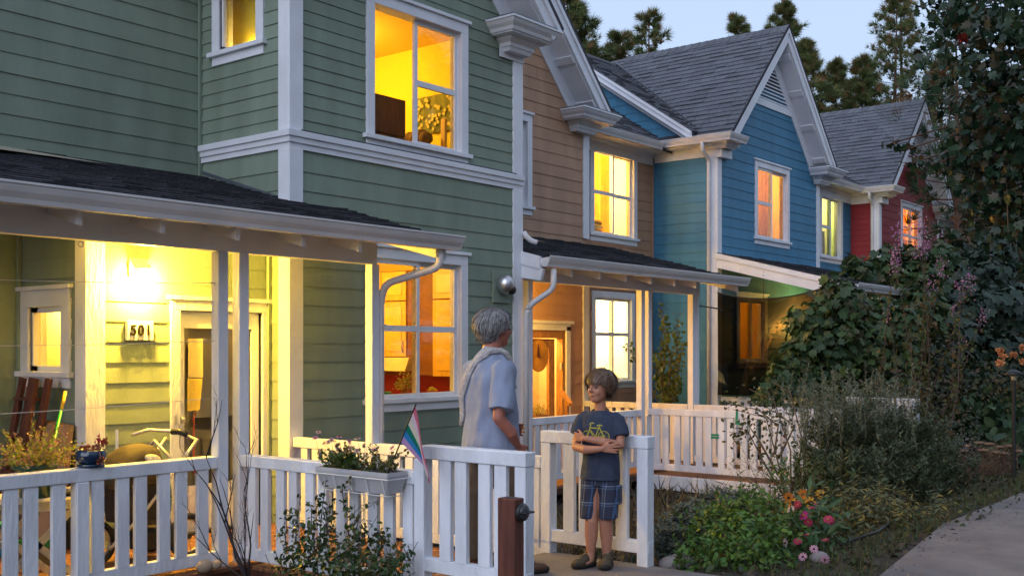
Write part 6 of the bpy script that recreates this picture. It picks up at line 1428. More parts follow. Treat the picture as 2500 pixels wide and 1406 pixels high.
# right side: dry yarrow, hostas, roses, low edging
ya = bed('brown dried yarrow with flat heads on the right by the path', 'flowers', 'yarrow_clump', (14.6, 4.1, -.2))
YB = leafmats('yarrow_dry', [(.28, .17, .10), (.14, .08, .05), (.26, .18, .12)], .2, .8)
P = blobs([((15.104, 4.188, -0.163), .35), ((15.469, 4.052, -0.131), .35), ((14.601, 4.175, -0.276), .25)], 900, rs, .0)[0]; sprigs(ya, 900, lambda r: P[r.randint(len(P))], 0, .1, .25, 'needle', .05, YB, rs, 12, .4, None)
q = MB()
for u, v in ((2370,1090),(2390,1080),(2415,1085),(2440,1092),(2465,1090),(2400,1100),(2430,1105),(2355,1100),(2480,1100)): pass
for c in ((15.052, 4.252, 0.219), (15.226, 4.196, 0.254), (15.417, 4.117, 0.229), (15.61, 4.037, 0.181), (15.804, 3.955, 0.183), (15.05, 4.096, 0.173), (15.257, 3.997, 0.137), (14.783, 4.268, 0.172), (15.87, 3.872, 0.116), (15.432, 3.939, 0.111)): q.lathe([(.002, -.03), (.07, 0), (.06, .02), (.002, .028)], c, 12); q.tube([c, (c[0], c[1], c[2] - .35)], .003, 4)
q.build('flat_heads', YB[0], ya)['kind'] = 'stuff'
hs = bed('broad leaved green plants behind the dried yarrow', 'plants', 'broad_leaf_clump', (17, 4.8, -.2))
bushleaves(hs, [((17.891, 4.869, 0.309), .5), ((18.093, 4.618, 0.18), .5), ((18.251, 5.219, 0.34), .4), ((17.18, 4.158, 0.016), .4), ((18.749, 4.599, 0.274), .45)], 420, 'oval', .24, leafmats('broad_leaf', [(.04, .085, .03), (.03, .065, .03), (.06, .10, .04)], .2), rs, .2, -.3)
db2 = bed('dark mixed shrubs filling the bed below the vines', 'shrub', 'mixed_shrub', (17, 5, -.3))
sb = [((17.287, 5.622, 0.567), .7), ((18.127, 5.374, 0.539), .7), ((18.943, 5.156, 0.716), .7), ((19.199, 4.837, 0.784), .6), ((18.431, 5.793, 1.193), .7), ((16.08, 5.528, 0.743), .5), ((17.091, 5.067, 0.219), .5), ((19.327, 4.677, 0.512), .5), ((14.222, 6.245, 0.62), .4), ((15.063, 5.996, 0.59), .5), ((15.654, 5.738, 0.633), .45)]
bushleaves(db2, sb, 1300, 'oval', .095, leafmats('mixed_leaf', [(.035, .05, .02), (.05, .06, .02), (.08, .05, .025), (.025, .04, .022)], .2), rs, .1, .2)
sh = bed('soft white flowering bush between rosemary and yarrow', 'shrub', 'white_bush', (14.4, 4.2, -.2))
P = blobs([((15.407, 4.449, 0.211), .16), ((15.268, 4.302, 0.146), .14)], 6000, rs, .2)[0]; cloud('blossom', sh, 'oval', P, rs.normal(size=P.shape), rs.normal(size=P.shape), .022, leafmats('white_bloom', [(.40, .36, .38), (.25, .26, .28)], .2))
ro = bed('rose bush with peach roses at the right edge', 'shrub', 'peach_rose', (14.6, 3.9, -.2))
bushleaves(ro, [((15.504, 4.009, 1.085), .35), ((15.677, 3.794, 1.141), .4), ((15.821, 3.933, 1.416), .22), ((15.711, 3.751, 0.864), .35)], 500, 'oval', .055, RL, rs, .2, .2)
PR = leafmats('peach_petal', [(.62, .26, .10), (.55, .22, .10), (.65, .32, .14)], .3)
for c in ((15.185, 3.927, 1.484), (15.082, 3.895, 1.323), (15.407, 3.81, 1.429), (15.482, 3.716, 1.516), (15.216, 3.889, 1.413), (15.281, 3.648, 1.339)):
    P = np.tile(np.array(c), (46, 1)) + rs.normal(size=(46, 3)) * .012; cloud('rose', ro, 'oval', P, rs.normal(size=P.shape) + (0, 0, .5), rs.normal(size=P.shape), .05, PR)
# low stuff: grass tufts, mulch, litter along the path edge
P = np.array([(rs.uniform(6.6, 16), 0, 0) for _ in range(5200)]); P[:, 1] = np.where(P[:, 0] < 7.6, 2.68, np.where(P[:, 0] < 9.8, 2.88, 3.0)) + abs(rs.normal(size=len(P))) * .35; P[:, 2] = [gz(a, b) - .01 for a, b in P[:, :2]]
cloud('grass', None, 'blade', P, rs.normal(size=P.shape) * .5 + (0, 0, 1), rs.normal(size=P.shape), rs.uniform(.05, .13, len(P)), leafmats('path_grass', [(.05, .08, .02), (.09, .09, .03), (.12, .09, .04)], .2), [3, 2, 2], stuff=True)
P = np.array([(rs.uniform(6.55, 18), rs.uniform(2.75, 7.5), 0) for _ in range(9500)]); P[:, 2] = [gz(a, b) + .01 for a, b in P[:, :2]]
cloud('ground_cover', None, 'oval', P, rs.normal(size=P.shape) + (0, 0, .3), rs.normal(size=P.shape) * .6 + (0, 0, 1), rs.uniform(.03, .08, len(P)), leafmats('cover_leaf', [(.04, .055, .02), (.07, .05, .03), (.03, .04, .018)], .1), stuff=True)
P = np.array([(rs.uniform(5.2, 14), 2.9 - abs(rs.normal()) * .25, .006) for _ in range(420)]); P = P[P[:, 1] > -.5]
cloud('leaf_litter', None, 'lance', P, rs.normal(size=P.shape) * (1, 1, .1), np.tile((0, 0, 1.0), (len(P), 1)), rs.uniform(.015, .05, len(P)), mat('litter', (.07, .045, .03), .9), stuff=True)
P = np.array([(rs.uniform(6.5, 12.5), rs.uniform(4.6, 7.4), 0) for _ in range(1600)]); P[:, 2] = [gz(a, b) for a, b in P[:, :2]]
cloud('dry_grass', None, 'blade', P, rs.normal(size=P.shape) * .6 + (0, 0, 1), rs.normal(size=P.shape), rs.uniform(.15, .38, len(P)), leafmats('dry_grass', [(.13, .10, .06), (.06, .06, .03), (.05, .04, .03)], .1), stuff=True)
P = np.array([(rs.uniform(2.9, 5.0), rs.uniform(5.2, 6.55), -.28) for _ in range(700)])
cloud('front_grass', None, 'blade', P, rs.normal(size=P.shape) * .5 + (0, 0, 1), rs.normal(size=P.shape), rs.uniform(.08, .2, len(P)), leafmats('path_grass', [(.05, .08, .02)], .2), stuff=True)
o = MB().tube([(8.1, 3.25, .0), (8.7, 3.18, .03), (9.3, 3.3, .01), (9.6, 3.5, -.02)], .012, 6).build('drip_hose', BLACK, None, True); tag(o, 'black irrigation hose end at the foot of the zinnias', 'hose')
for i, (p, r) in enumerate((((6.932, 3.984, 0.019), .12), ((6.716, 3.933, 0.022), .09), ((7.565, 3.196, -0.124), .07))):
    o = MB().sphere((p[0], p[1], gz(p[0], p[1]) + r * .3), (r * 1.3, r, r * .7), 12, 8).build('stone', mat('grey_stone', (.22, .19, .18), .85, .25, 6, .6, 30), None, True); tag(o, ('larger pinkish grey stone at the lavender foot', 'smaller grey stone at the lavender foot', 'flat grey stone under the zinnias by the path')[i], 'stone')

# ================================================================ PEOPLE
class Fig:
    """shapes in a body frame: f forward, l to the person's left, z up"""
    def __init__(s, o, F): s.o = Vector(o); s.F = Vector((F[0], F[1], 0)).normalized(); s.L = Vector((-s.F.y, s.F.x, 0)); s.mb = MB()
    def w(s, f, l, z): return s.o + s.F * f + s.L * l + Vector((0, 0, z))
    def limb(s, pts, seg=14, mb=None):
        """pts: (f,l,z,r) chain with rounded ends"""
        mb = mb or s.mb; P = [s.w(*p[:3]) for p in pts]; r = [p[3] for p in pts]
        mb.tube(P, r, seg)
        for p, q in zip(P, r): mb.sphere(p, q * .995, 12, 8)
    def ell(s, f, l, z, rf, rl, rz, mb=None, yaw=0, pitch=0):
        mb = mb or s.mb; n = len(mb.V); mb.sphere((0, 0, 0), 1, 16, 12); c = s.w(f, l, z)
        cy_, sy_ = math.cos(yaw), math.sin(yaw)
        for i in range(n, len(mb.V)):
            a, b, c_ = mb.V[i]; a *= rf; b *= rl; c_ *= rz
            a, c_ = a * math.cos(pitch) + c_ * math.sin(pitch), -a * math.sin(pitch) + c_ * math.cos(pitch)
            a, b = a * cy_ - b * sy_, a * sy_ + b * cy_
            mb.V[i] = tuple(c + s.F * a + s.L * b + Vector((0, 0, c_)))
    def loft(s, rings, seg=28, mb=None, pw=2.4):
        """rings: (f, l, z, rf, rl)"""
        mb = mb or s.mb; base = len(mb.V)
        for f, l, z, rf, rl in rings:
            for k in range(seg):
                t = 6.28318 * k / seg; c, q = math.cos(t), math.sin(t)
                mb.V.append(tuple(s.w(f + rf * math.copysign(abs(c) ** (2 / pw), c), l + rl * math.copysign(abs(q) ** (2 / pw), q), z)))
        for i in range(len(rings) - 1):
            for k in range(seg):
                a = base + i * seg + k; b = base + i * seg + (k + 1) % seg; mb.F.append((a, b, b + seg, a + seg)); mb.M.append(0)
        mb.F.append(tuple(base + k for k in range(seg))[::-1]); mb.F.append(tuple(base + (len(rings) - 1) * seg + k for k in range(seg))); mb.M += [0, 0]
def remesh(mb, name, m, parent, voxel, smooth=3, fold=0, fscale=9, seed=0, fac=.5):
    o = mb.build('tmp_shape', None, None)
    r = o.modifiers.new('r', 'REMESH'); r.mode = 'VOXEL'; r.voxel_size = voxel; r.use_smooth_shade = True
    s = o.modifiers.new('s', 'SMOOTH'); s.iterations = smooth; s.factor = fac
    bpy.context.view_layer.update()
    me = bpy.data.meshes.new_from_object(o.evaluated_get(bpy.context.evaluated_depsgraph_get()))
    old = o.data; bpy.data.objects.remove(o); bpy.data.meshes.remove(old)
    me.name = name; off = parent_world(parent); n = len(me.vertices); co = np.empty(n * 3); me.vertices.foreach_get('co', co); co = co.reshape(-1, 3)
    if fold:
        no = np.empty(n * 3); me.vertices.foreach_get('normal', no); no = no.reshape(-1, 3)
        for i in range(n):
            v = co[i]; d = noise.noise(Vector((v[0] * fscale, v[1] * fscale, v[2] * fscale * .55 + seed))) + .5 * noise.noise(Vector((v[0] * fscale * 2.3, v[1] * fscale * 2.3, v[2] * fscale * 1.2 + 5 + seed)))
            co[i] = v + no[i] * d * fold
    co -= np.array(off); me.vertices.foreach_set('co', co.ravel()); me.update()
    me.materials.clear(); me.materials.append(m); me.polygons.foreach_set('use_smooth', [True] * len(me.polygons))
    o = bpy.data.objects.new(name, me); return link(o, parent)
def hair(fig, parent, hf, hl, hz, rf, rl, rz, n, length, m, keep, r, flow, cap_keep=.97, seed=5):
    """a close cap plus locks laid over it"""
    P = []; D = []; Nn = []; S2 = []
    while len(P) < n:
        d = r.normal(size=3); d /= np.linalg.norm(d)
        if not keep(d): continue
        c = fig.w(hf + d[0] * rf, hl + d[1] * rl, hz + d[2] * rz); nrm = fig.F * d[0] / rf + fig.L * d[1] / rl + Vector((0, 0, d[2] / rz)); nrm.normalize()
        fl = flow(d); dv = fig.F * fl[0] + fig.L * fl[1] + Vector((0, 0, fl[2])); dv = dv - nrm * dv.dot(nrm) - nrm * .06 + Vector(r.normal(size=3) * .10)
        P.append(tuple(c)); D.append(tuple(dv)); Nn.append(tuple(nrm)); S2.append(length * r.uniform(.7, 1.15) * (.62 if d[0] > .45 else 1) * (.6 if d[2] > .8 else 1))
    T = (np.array([(-.045, 0, 0), (.045, 0, 0), (-.05, .4, .0), (.05, .4, .0), (-.03, .75, -.08), (.03, .75, -.08), (0, 1, -.2)]), [(0, 1, 3, 2), (2, 3, 5, 4), (4, 5, 6)])
    return cloud('hair', parent, T, P, D, Nn, S2, m)
SKIN = mat('skin', (.42, .19, .12), .5, .08, 14, spec=.35); SKIN2 = mat('ruddy_skin', (.36, .13, .09), .5, .1, 14, spec=.35)
NAVY = mat('navy_jersey', (.030, .042, .075), .85, .15, 20, .3, 150); GREY = mat('grey_blue_jersey', (.235, .27, .37), .85, .08, 10, .4, 120)
# ---------------------------------------------------------------- the boy
by_ = Fig((6.30, 4.262, 0), (-.95, -.31)); bo = thing('person', 'boy in a navy bicycle T-shirt and plaid shorts leaning on the railing, arms crossed', 'person', (6.30, 4.262, 0))
bo_f = by_
HD = (0.015, .0, 1.238)
def head(fig, c, s, yaw, mb, nose=1.0, jaw=1.0):
    """s: head height; faces forward turned by yaw"""
    sub = Fig(fig.w(*c), fig.F); cy_, sy_ = math.cos(yaw), math.sin(yaw); sub.F = fig.F * cy_ + fig.L * sy_; sub.L = Vector((-sub.F.y, sub.F.x, 0)); k = s / .22; e = lambda f, l, z, a, b, d, **q: sub.ell(f * k, l * k, z * k, a * k, b * k, d * k, mb, **q)
    e(-.012, 0, .028, .092, .073, .082); e(.020, 0, -.022, .066, .060, .078); e(.040, 0, -.070 * jaw, .040, .038, .032); e(.062, 0, .028, .026, .050, .020)   # skull, face, chin, brow
    e(.056, .028, -.026, .024, .024, .028); e(.056, -.028, -.026, .024, .024, .028)      # cheeks
    sub.limb([(.082 * k, 0, .012 * k, .008 * k), (.098 * k * nose, 0, -.016 * k, .011 * k)], 10, mb); e(.088, 0, -.022, .014, .017, .009)
    e(.076, 0, -.046, .012, .019, .006); e(.075, 0, -.055, .011, .016, .007)
    for q in (-1, 1): e(-.008, q * .074, -.010, .017, .009, .027, pitch=-.2); e(.0, q * .076, -.014, .010, .010, .018)
    return sub, k
def eyes(sub, k, parent, dz=0):
    for q in (-1, 1):
        c = sub.w(.0735 * k, q * .029 * k, .004 * k); MB().sphere(c, .0112 * k, 12, 8).build('eye', mat('eye_white', (.16, .13, .12), .3), parent, True)
        ch = parent.children[-1]; MB().sphere(c + sub.F * .0062 * k, .0074 * k, 10, 6).build('iris', mat('iris_dark', (.03, .02, .015), .1), ch, True)
        sub2 = MB(); sub2.tube([sub.w(.084 * k, q * .012 * k, .027 * k), sub.w(.087 * k, q * .028 * k, .031 * k), sub.w(.076 * k, q * .045 * k, .026 * k)], [.003 * k, .004 * k, .002 * k], 6).build('eyebrow', mat('brow_hair', (.07, .04, .025), .8), parent, True)
f = by_
sub, k = head(f, HD, .232, -.42, f.mb)
f.limb([(.0, 0, 1.02, .044), (.004, 0, 1.09, .040), (.010, 0, 1.17, .040)])
f.loft([(0, 0, .60, .07, .10), (0, 0, .72, .075, .10), (0, 0, .88, .075, .108), (0, 0, .99, .072, .125), (0, 0, 1.04, .055, .11), (0, 0, 1.07, .035, .05)])
f.ell(0, .118, 1.025, .040, .042, .040); f.ell(0, -.118, 1.025, .040, .042, .040)
# arms: left upper arm, left forearm behind to the right biceps; right forearm in front over the left elbow
f.limb([(0, .128, 1.02, .037), (.025, .150, .93, .033), (.055, .160, .845, .029)]); f.limb([(.055, .160, .845, .029), (.118, .06, .868, .031), (.128, -.055, .886, .0225), (.120, -.085, .890, .0185)])
f.limb([(0, -.128, 1.02, .037), (.03, -.150, .92, .033), (.075, -.158, .825, .030)]); f.limb([(.075, -.158, .825, .030), (.150, -.06, .812, .031), (.168, .035, .822, .0225), (.165, .062, .826, .0185)])
def hand(fig, base, along, spread, nrm, s, curls, mb, thumb_side=1):
    """palm box of ellipsoids and five separate bent fingers. base wrist; along, spread, nrm unit world vectors; fingers bend to -nrm"""
    B = Vector(base); A = along.normalized(); Sp = (spread - A * spread.dot(A)).normalized(); N = A.cross(Sp).normalized() * (1 if nrm.dot(A.cross(Sp)) > 0 else -1)
    for q in (-.9, -.3, .3, .9): mb.tube([B + A * .010 * s + Sp * q * .020 * s, B + A * .075 * s + Sp * q * .029 * s], [.013 * s, .0115 * s], 10); mb.sphere(B + A * .075 * s + Sp * q * .029 * s, .0115 * s, 10, 6)
    mb.sphere(B + A * .005 * s, .018 * s, 10, 8)
    for i, (q, L) in enumerate(zip((-1.0, -.36, .32, .98), (.058, .074, .080, .070))):
        p = B + A * .074 * s + Sp * q * .030 * s; d = (A + Sp * q * .14).normalized(); pts = [p]; ang = 0
        for seg_, fr in enumerate((.45, .31, .26)):
            ang += curls[i] * (.6 + .3 * seg_); dd = d * math.cos(ang) - N * math.sin(ang); pts.append(pts[-1] + dd * L * fr * s)
        mb.tube(pts, [.0092 * s, .0085 * s, .0078 * s, .0062 * s], 8); [mb.sphere(x, r_ * s, 8, 6) for x, r_ in zip(pts, (.0092, .0086, .0079, .0063))]
    p = B + A * .022 * s + Sp * .024 * s * thumb_side; d = (A * .8 + Sp * thumb_side * .75 - N * .25).normalized()
    pts = [p, p + d * .030 * s, p + d * .030 * s + (d * .75 + A * .5 - N * .2).normalized() * .026 * s, p + d * .030 * s + (d * .5 + A * .8 - N * .3).normalized() * .048 * s]
    mb.tube(pts, [.0125 * s, .0105 * s, .0092 * s, .0072 * s], 8); [mb.sphere(x, r_ * s, 8, 6) for x, r_ in zip(pts, (.0125, .0105, .0092, .0072))]
hand(f, f.w(.166, .058, .826), f.L * .92 - f.F * .28 + Vector((0, 0, .02)), Vector((0, 0, 1)), f.F, .84, (.28, .22, .20, .16), f.mb, 1)
hand(f, f.w(.121, -.080, .890), -f.L * .95 - f.F * .30 + Vector((0, 0, .06)), Vector((0, 0, 1)), f.F, .84, (.75, .7, .65, .6), f.mb, 1)
# legs and feet (shoes cover the feet)
f.limb([(.0, .058, .62, .075), (.03, .062, .47, .062), (.055, .058, .335, .047), (.062, .056, .31, .046), (.052, .058, .22, .046), (.055, .060, .10, .030), (.06, .060, .05, .030)])
f.limb([(.0, -.058, .62, .075), (.04, -.050, .47, .062), (.085, -.040, .335, .047), (.094, -.038, .31, .046), (.092, -.040, .22, .046), (.10, -.042, .10, .030), (.11, -.044, .05, .030)])
f.limb([(.06, .060, .045, .026), (.11, .065, .030, .02)]); f.limb([(.11, -.044, .045, .026), (.15, -.065, .030, .02)])
remesh(f.mb, 'body', SKIN, bo, .0042, 3); eyes(sub, k, bo)
lips = MB(); sub.ell(.084 * k, 0, -.051 * k, .005 * k, .015 * k, .0035 * k, lips); lips.build('lips', mat('lip', (.34, .13, .095), .5), bo, True)
HRB = [mat('brown_hair', (.085, .045, .025), .5, .3, 30, spec=.5), mat('light_brown_hair', (.14, .08, .045), .5, .3, 30, spec=.5)]
hc = MB(); sub.ell(-.020 * k, 0, .043 * k, .100 * k, .084 * k, .083 * k, hc); sub.ell(-.052 * k, 0, -.010 * k, .062 * k, .076 * k, .070 * k, hc)
remesh(hc, 'hair_cap', HRB[0], bo, .005, 4, fold=.004, fscale=40)
r5 = np.random.RandomState(5)
hair(sub, bo, -.016 * k, 0, .038 * k, .110 * k, .095 * k, .092 * k, 3600, .078 * k, HRB, lambda d: (d[2] > -.12 and not (d[0] > .5 and d[2] < .22)) or (d[0] < .1 and d[2] > -.95), r5, lambda d: (d[0] * .55 + (.55 if d[2] > .3 and d[0] > -.25 else -.1), d[1] * .75, -.75 if d[2] < .75 else -.1))
# clothes
t_ = Fig(f.o, f.F); t_.F = f.F; t_.L = f.L
t_.loft([(.008, 0, .595, .104, .140), (.004, 0, .66, .100, .136), (0, 0, .76, .093, .128), (0, 0, .87, .092, .130), (0, 0, .97, .092, .140), (0, 0, 1.035, .078, .135), (.0, 0, 1.062, .060, .095), (.004, 0, 1.078, .052, .060)], mb=t_.mb)
for q in (-1, 1):
    P = [(0, q * .118, 1.025, .052), (.018, q * .146, .965, .052), (.034, q * .160, .905, .053)]
    t_.mb.tube([t_.w(*p[:3]) for p in P], [p[3] for p in P], 18); t_.mb.sphere(t_.w(0, q * .112, 1.018), .053, 14, 10)
shirt = remesh(t_.mb, 't_shirt', NAVY, bo, .0055, 2, fold=.0065, fscale=11, seed=2)
nk = MB(); nk.tube([f.w(.004 + .050 * math.cos(a), .058 * math.sin(a), 1.078 - .012 * math.cos(a)) for a in [i * .2618 for i in range(25)]], .0045, 6); nk.build('collar', mat('navy_rib', (.02, .028, .05), .9), bo, True)
s_ = Fig(f.o, f.F); s_.F = f.F; s_.L = f.L
s_.loft([(.0, 0, .69, .085, .118), (.0, 0, .62, .090, .128), (.006, 0, .56, .092, .132)])
for q, o_ in ((1, (.03, .066, .058, .066)), (-1, (.03, .062, .072, .058))):
    s_.loft([(.0, q * .060, .62, .082, .074), (o_[0], q * (o_[1] + .004), .47, .080, .066), (o_[2] - .008, q * (o_[3] + .006), .335, .078, .063)], 24)
def plaid():
    m = bpy.data.materials.new('plaid_cloth'); m.use_nodes = True; n = m.node_tree.nodes; L = m.node_tree.links; b = n['Principled BSDF']; b.inputs['Roughness'].default_value = .85
    tc = n.new('ShaderNodeTexCoord'); sx = n.new('ShaderNodeSeparateXYZ'); L.new(tc.outputs['Object'], sx.inputs[0]); cur = None
    base = n.new('ShaderNodeRGB'); base.outputs[0].default_value = (.022, .026, .05, 1); cur = base.outputs[0]
    for ax, per, ph, wd, col in (('Z', .115, .02, .07, (.16, .22, .32)), ('Z', .115, .035, .05, (.10, .16, .26)), ('Y', .075, .0, .08, (.07, .14, .30)), ('Y', .075, .02, .06, (.18, .24, .34))):
        a = n.new('ShaderNodeMath'); a.operation = 'MULTIPLY_ADD'; a.inputs[1].default_value = 1 / per; a.inputs[2].default_value = ph / per; L.new(sx.outputs[ax], a.inputs[0])
        fr_ = n.new('ShaderNodeMath'); fr_.operation = 'FRACT'; L.new(a.outputs[0], fr_.inputs[0]); lt = n.new('ShaderNodeMath'); lt.operation = 'LESS_THAN'; lt.inputs[1].default_value = wd; L.new(fr_.outputs[0], lt.inputs[0])
        mu = n.new('ShaderNodeMath'); mu.operation = 'MULTIPLY'; mu.inputs[1].default_value = .6; L.new(lt.outputs[0], mu.inputs[0])
        mx = n.new('ShaderNodeMix'); mx.data_type = 'RGBA'; L.new(mu.outputs[0], mx.inputs[0]); L.new(cur, mx.inputs[6]); mx.inputs[7].default_value = (*col, 1); cur = mx.outputs[2]
    L.new(cur, b.inputs['Base Color']); return m
PL = plaid(); remesh(s_.mb, 'shorts', PL, bo, .0055, 2, fold=.005, fscale=12, seed=7)
pk = MB(); pk.prism([f.w(-.03, .150, .56), f.w(.06, .150, .56), f.w(.065, .150, .43), f.w(-.025, .150, .43)], [f.w(-.03, .128, .56), f.w(.06, .128, .56), f.w(.065, .128, .43), f.w(-.025, .128, .43)]); bev(pk.build('cargo_pocket', PL, bo), .004)
SHO = mat('olive_shoe', (.075, .055, .030), .7, .25, 20, .3, 80); SOL = mat('dark_sole', (.02, .018, .015), .7); LAC = mat('shoe_cord', (.20, .15, .09), .6)
def shoe(fig, f0, l0, f1, l1, s, parent, up=SHO, name='shoe'):
    """heel at f0,l0, toe at f1,l1"""
    q = Fig(fig.o, fig.F); a = fig.w(f0, l0, 0); b = fig.w(f1, l1, 0); q.o = a; q.F = (b - a).normalized(); q.L = Vector((-q.F.y, q.F.x, 0)); Lg = (b - a).length
    m_ = MB(); q.loft([(Lg * .5, 0, .004, Lg * .50, .040 * s), (Lg * .5, 0, .022 * s, Lg * .51, .043 * s)], mb=m_, pw=2.6); sole = remesh(m_, name, SOL, parent, .004, 2)
    m_ = MB(); q.ell(Lg * .72, 0, .030 * s, Lg * .27, .040 * s, .030 * s, m_); q.ell(Lg * .40, 0, .042 * s, Lg * .33, .036 * s, .042 * s, m_); q.ell(Lg * .16, 0, .045 * s, Lg * .17, .034 * s, .048 * s, m_); q.loft([(Lg * .20, 0, .04 * s, .045 * s, .034 * s), (Lg * .19, 0, .095 * s, .045 * s, .036 * s)], mb=m_)
    remesh(m_, 'upper', up, sole, .004, 2)
    c = MB()
    for i in range(4):
        x = Lg * (.40 + .09 * i); z = (.088 - .009 * i) * s; c.tube([q.w(x, -.024 * s, z - .016 * s), q.w(x + .012, 0, z), q.w(x, .024 * s, z - .016 * s)], .003 * s, 6); c.tube([q.w(x, -.020 * s, z - .012 * s), q.w(x + Lg * .09, .020 * s, z - .018 * s)], .0026 * s, 6)
    c.build('laces', LAC, sole, True); c = MB(); q.ell(Lg * .90, 0, .020 * s, Lg * .12, .036 * s, .022 * s, c); c.build('toe_cap', SOL, sole, True)
    return sole
shoe(f, -.012, .056, .205, .080, 1.12, bo); shoe(f, .040, -.030, .228, -.128, 1.12, bo)
# bicycle print laid on the chest
bvh = BVHTree.FromPolygons([tuple(Vector(v.co) + parent_world(bo)) for v in shirt.data.vertices], [tuple(p.vertices) for p in shirt.data.polygons])
YEL = mat('yellow_print', (.42, .36, .05), .8, .2, 60); pr = MB()
def onshirt(a, b):     # a to the viewer's right, b up, in metres around the print centre
    o_ = f.w(.4, -.012 + a, .925 + b); h = bvh.ray_cast(o_, -f.F); return (h[0] + h[1] * .0022, h[1]) if h[0] is not None else None
def stroke(pts, w):
    q = []
    for (a0, b0), (a1, b1) in zip(pts, pts[1:]):
        n_ = max(1, int(math.hypot(a1 - a0, b1 - b0) / .006)); q += [(a0 + (a1 - a0) * i / n_, b0 + (b1 - b0) * i / n_) for i in range(n_)]
    q.append(pts[-1]); P = [(onshirt(*c), c) for c in q]; P = [p for p in P if p[0]]
    V = []
    for i, (p, c) in enumerate(P):
        c2 = P[min(i + 1, len(P) - 1)][1]; c1 = P[max(i - 1, 0)][1]; dx, dy = c2[0] - c1[0], c2[1] - c1[1]; L_ = math.hypot(dx, dy) + 1e-9; nx, ny = -dy / L_ * w / 2, dx / L_ * w / 2
        u = onshirt(c[0] + nx, c[1] + ny); v = onshirt(c[0] - nx, c[1] - ny)
        if u and v: V += [u[0], v[0]]
    if len(V) > 3: pr.add(V, [(2 * i, 2 * i + 1, 2 * i + 3, 2 * i + 2) for i in range(len(V) // 2 - 1)])
circ = lambda cx, cz, r: [(cx + r * math.cos(i * .3142), cz + r * math.sin(i * .3142)) for i in range(21)]
for cx in (-.058, .060):
    stroke(circ(cx, -.022, .037), .0050)
    for i in range(7): stroke([(cx, -.022), (cx + .036 * math.cos(i * .9), -.022 + .036 * math.sin(i * .9))], .0014)
    stroke(circ(cx, -.022, .006), .004)
for s in ([(-.058, -.022), (-.032, .052)], [(-.036, .036), (.028, .034)], [(-.040, .026), (.002, -.026)], [(.030, .044), (.002, -.026)], [(.030, .040), (.060, -.022)], [(.002, -.026), (.060, -.022)]): stroke(s, .0075)
stroke([(-.032, .052), (-.040, .062), (-.024, .070), (-.008, .066)], .008); stroke([(.012, .050), (.034, .056), (.050, .050)], .009); stroke([(.030, .040), (.032, .055)], .005)
stroke(circ(.004, -.026, .011), .004); stroke([(.004, -.026), (-.006, -.046)], .004); stroke([(-.014, -.047), (.002, -.047)], .004)
meshobj('bicycle_print', pr.V, pr.F, YEL, bo)
# ---------------------------------------------------------------- the man
mn = Fig((5.585, 4.68, 0), (.93, -.36)); mo = thing('person', 'grey haired man in a grey blue T-shirt standing between the railings, back to the camera', 'person', (5.585, 4.68, 0))
f = mn; HM = (.050, 0, 1.640)
sub, k = head(f, HM, .255, .02, f.mb, nose=1.05, jaw=1.02)
f.limb([(.0, 0, 1.40, .072), (.015, 0, 1.48, .068), (.03, 0, 1.57, .064)], 16)
f.loft([(0, 0, .86, .11, .16), (.01, 0, 1.0, .13, .165), (.005, 0, 1.15, .12, .165), (0, 0, 1.30, .11, .175), (0, 0, 1.37, .08, .13), (0, 0, 1.42, .055, .07)])
for q in (-1, 1): f.ell(0, q * .175, 1.350, .050, .050, .05)
f.limb([(0, -.205, 1.36, .052), (-.045, -.245, 1.20, .046), (-.075, -.262, 1.06, .040)]); f.limb([(-.075, -.262, 1.06, .040), (.02, -.262, .96, .040), (.085, -.215, .885, .028), (.10, -.205, .87, .024)])
f.limb([(0, .205, 1.36, .052), (.02, .245, 1.20, .046), (.03, .25, 1.06, .040)]); f.limb([(.03, .25, 1.06, .040), (.10, .22, .97, .038), (.20, .16, .95, .027), (.22, .15, .95, .023)])
hand(f, f.w(.10, -.205, .868), f.F * .55 + f.L * .25 + Vector((0, 0, -.75)), f.F, -f.L, 1.05, (.35, .35, .4, .4), f.mb, 1)
hand(f, f.w(.22, .15, .95), f.F * .6 - f.L * .8, Vector((0, 0, 1)), f.F, 1.05, (.3, .3, .3, .3), f.mb, 1)
f.limb([(0, .09, .90, .10), (-.02, .10, .70, .088), (-.03, .10, .50, .066), (-.035, .10, .46, .060), (-.06, .10, .30, .060), (-.08, .10, .10, .040), (-.08, .10, .05, .04)])
f.limb([(0, -.09, .90, .10), (.05, -.10, .70, .088), (.13, -.10, .50, .066), (.14, -.10, .46, .060), (.14, -.11, .30, .060), (.14, -.12, .10, .040), (.14, -.12, .05, .04)])
f.limb([(-.08, .10, .045, .035), (.0, .11, .04, .03)]); f.limb([(.14, -.12, .045, .035), (.22, -.13, .04, .03)])
remesh(f.mb, 'body', SKIN2, mo, .006, 3); eyes(sub, k, mo)
HRG = [mat('grey_hair', (.15, .14, .14), .6, .3, 30), mat('pale_grey_hair', (.24, .23, .23), .6, .25, 30)]
hc = MB(); sub.ell(-.022 * k, 0, .045 * k, .103 * k, .087 * k, .082 * k, hc); sub.ell(-.060 * k, 0, -.022 * k, .058 * k, .078 * k, .072 * k, hc); remesh(hc, 'hair_cap', HRG[0], mo, .006, 4, fold=.005, fscale=35)
hair(sub, mo, -.020 * k, 0, .036 * k, .116 * k, .102 * k, .094 * k, 3600, .070 * k, HRG, lambda d: (d[2] > .05 and not (d[0] > .6 and d[2] < .45)) or (d[0] < .0 and d[2] > -.98), r5, lambda d: (d[0] * .3 - .25, d[1] * .6, -.8 if d[2] < .8 else -.1))
gl = MB()
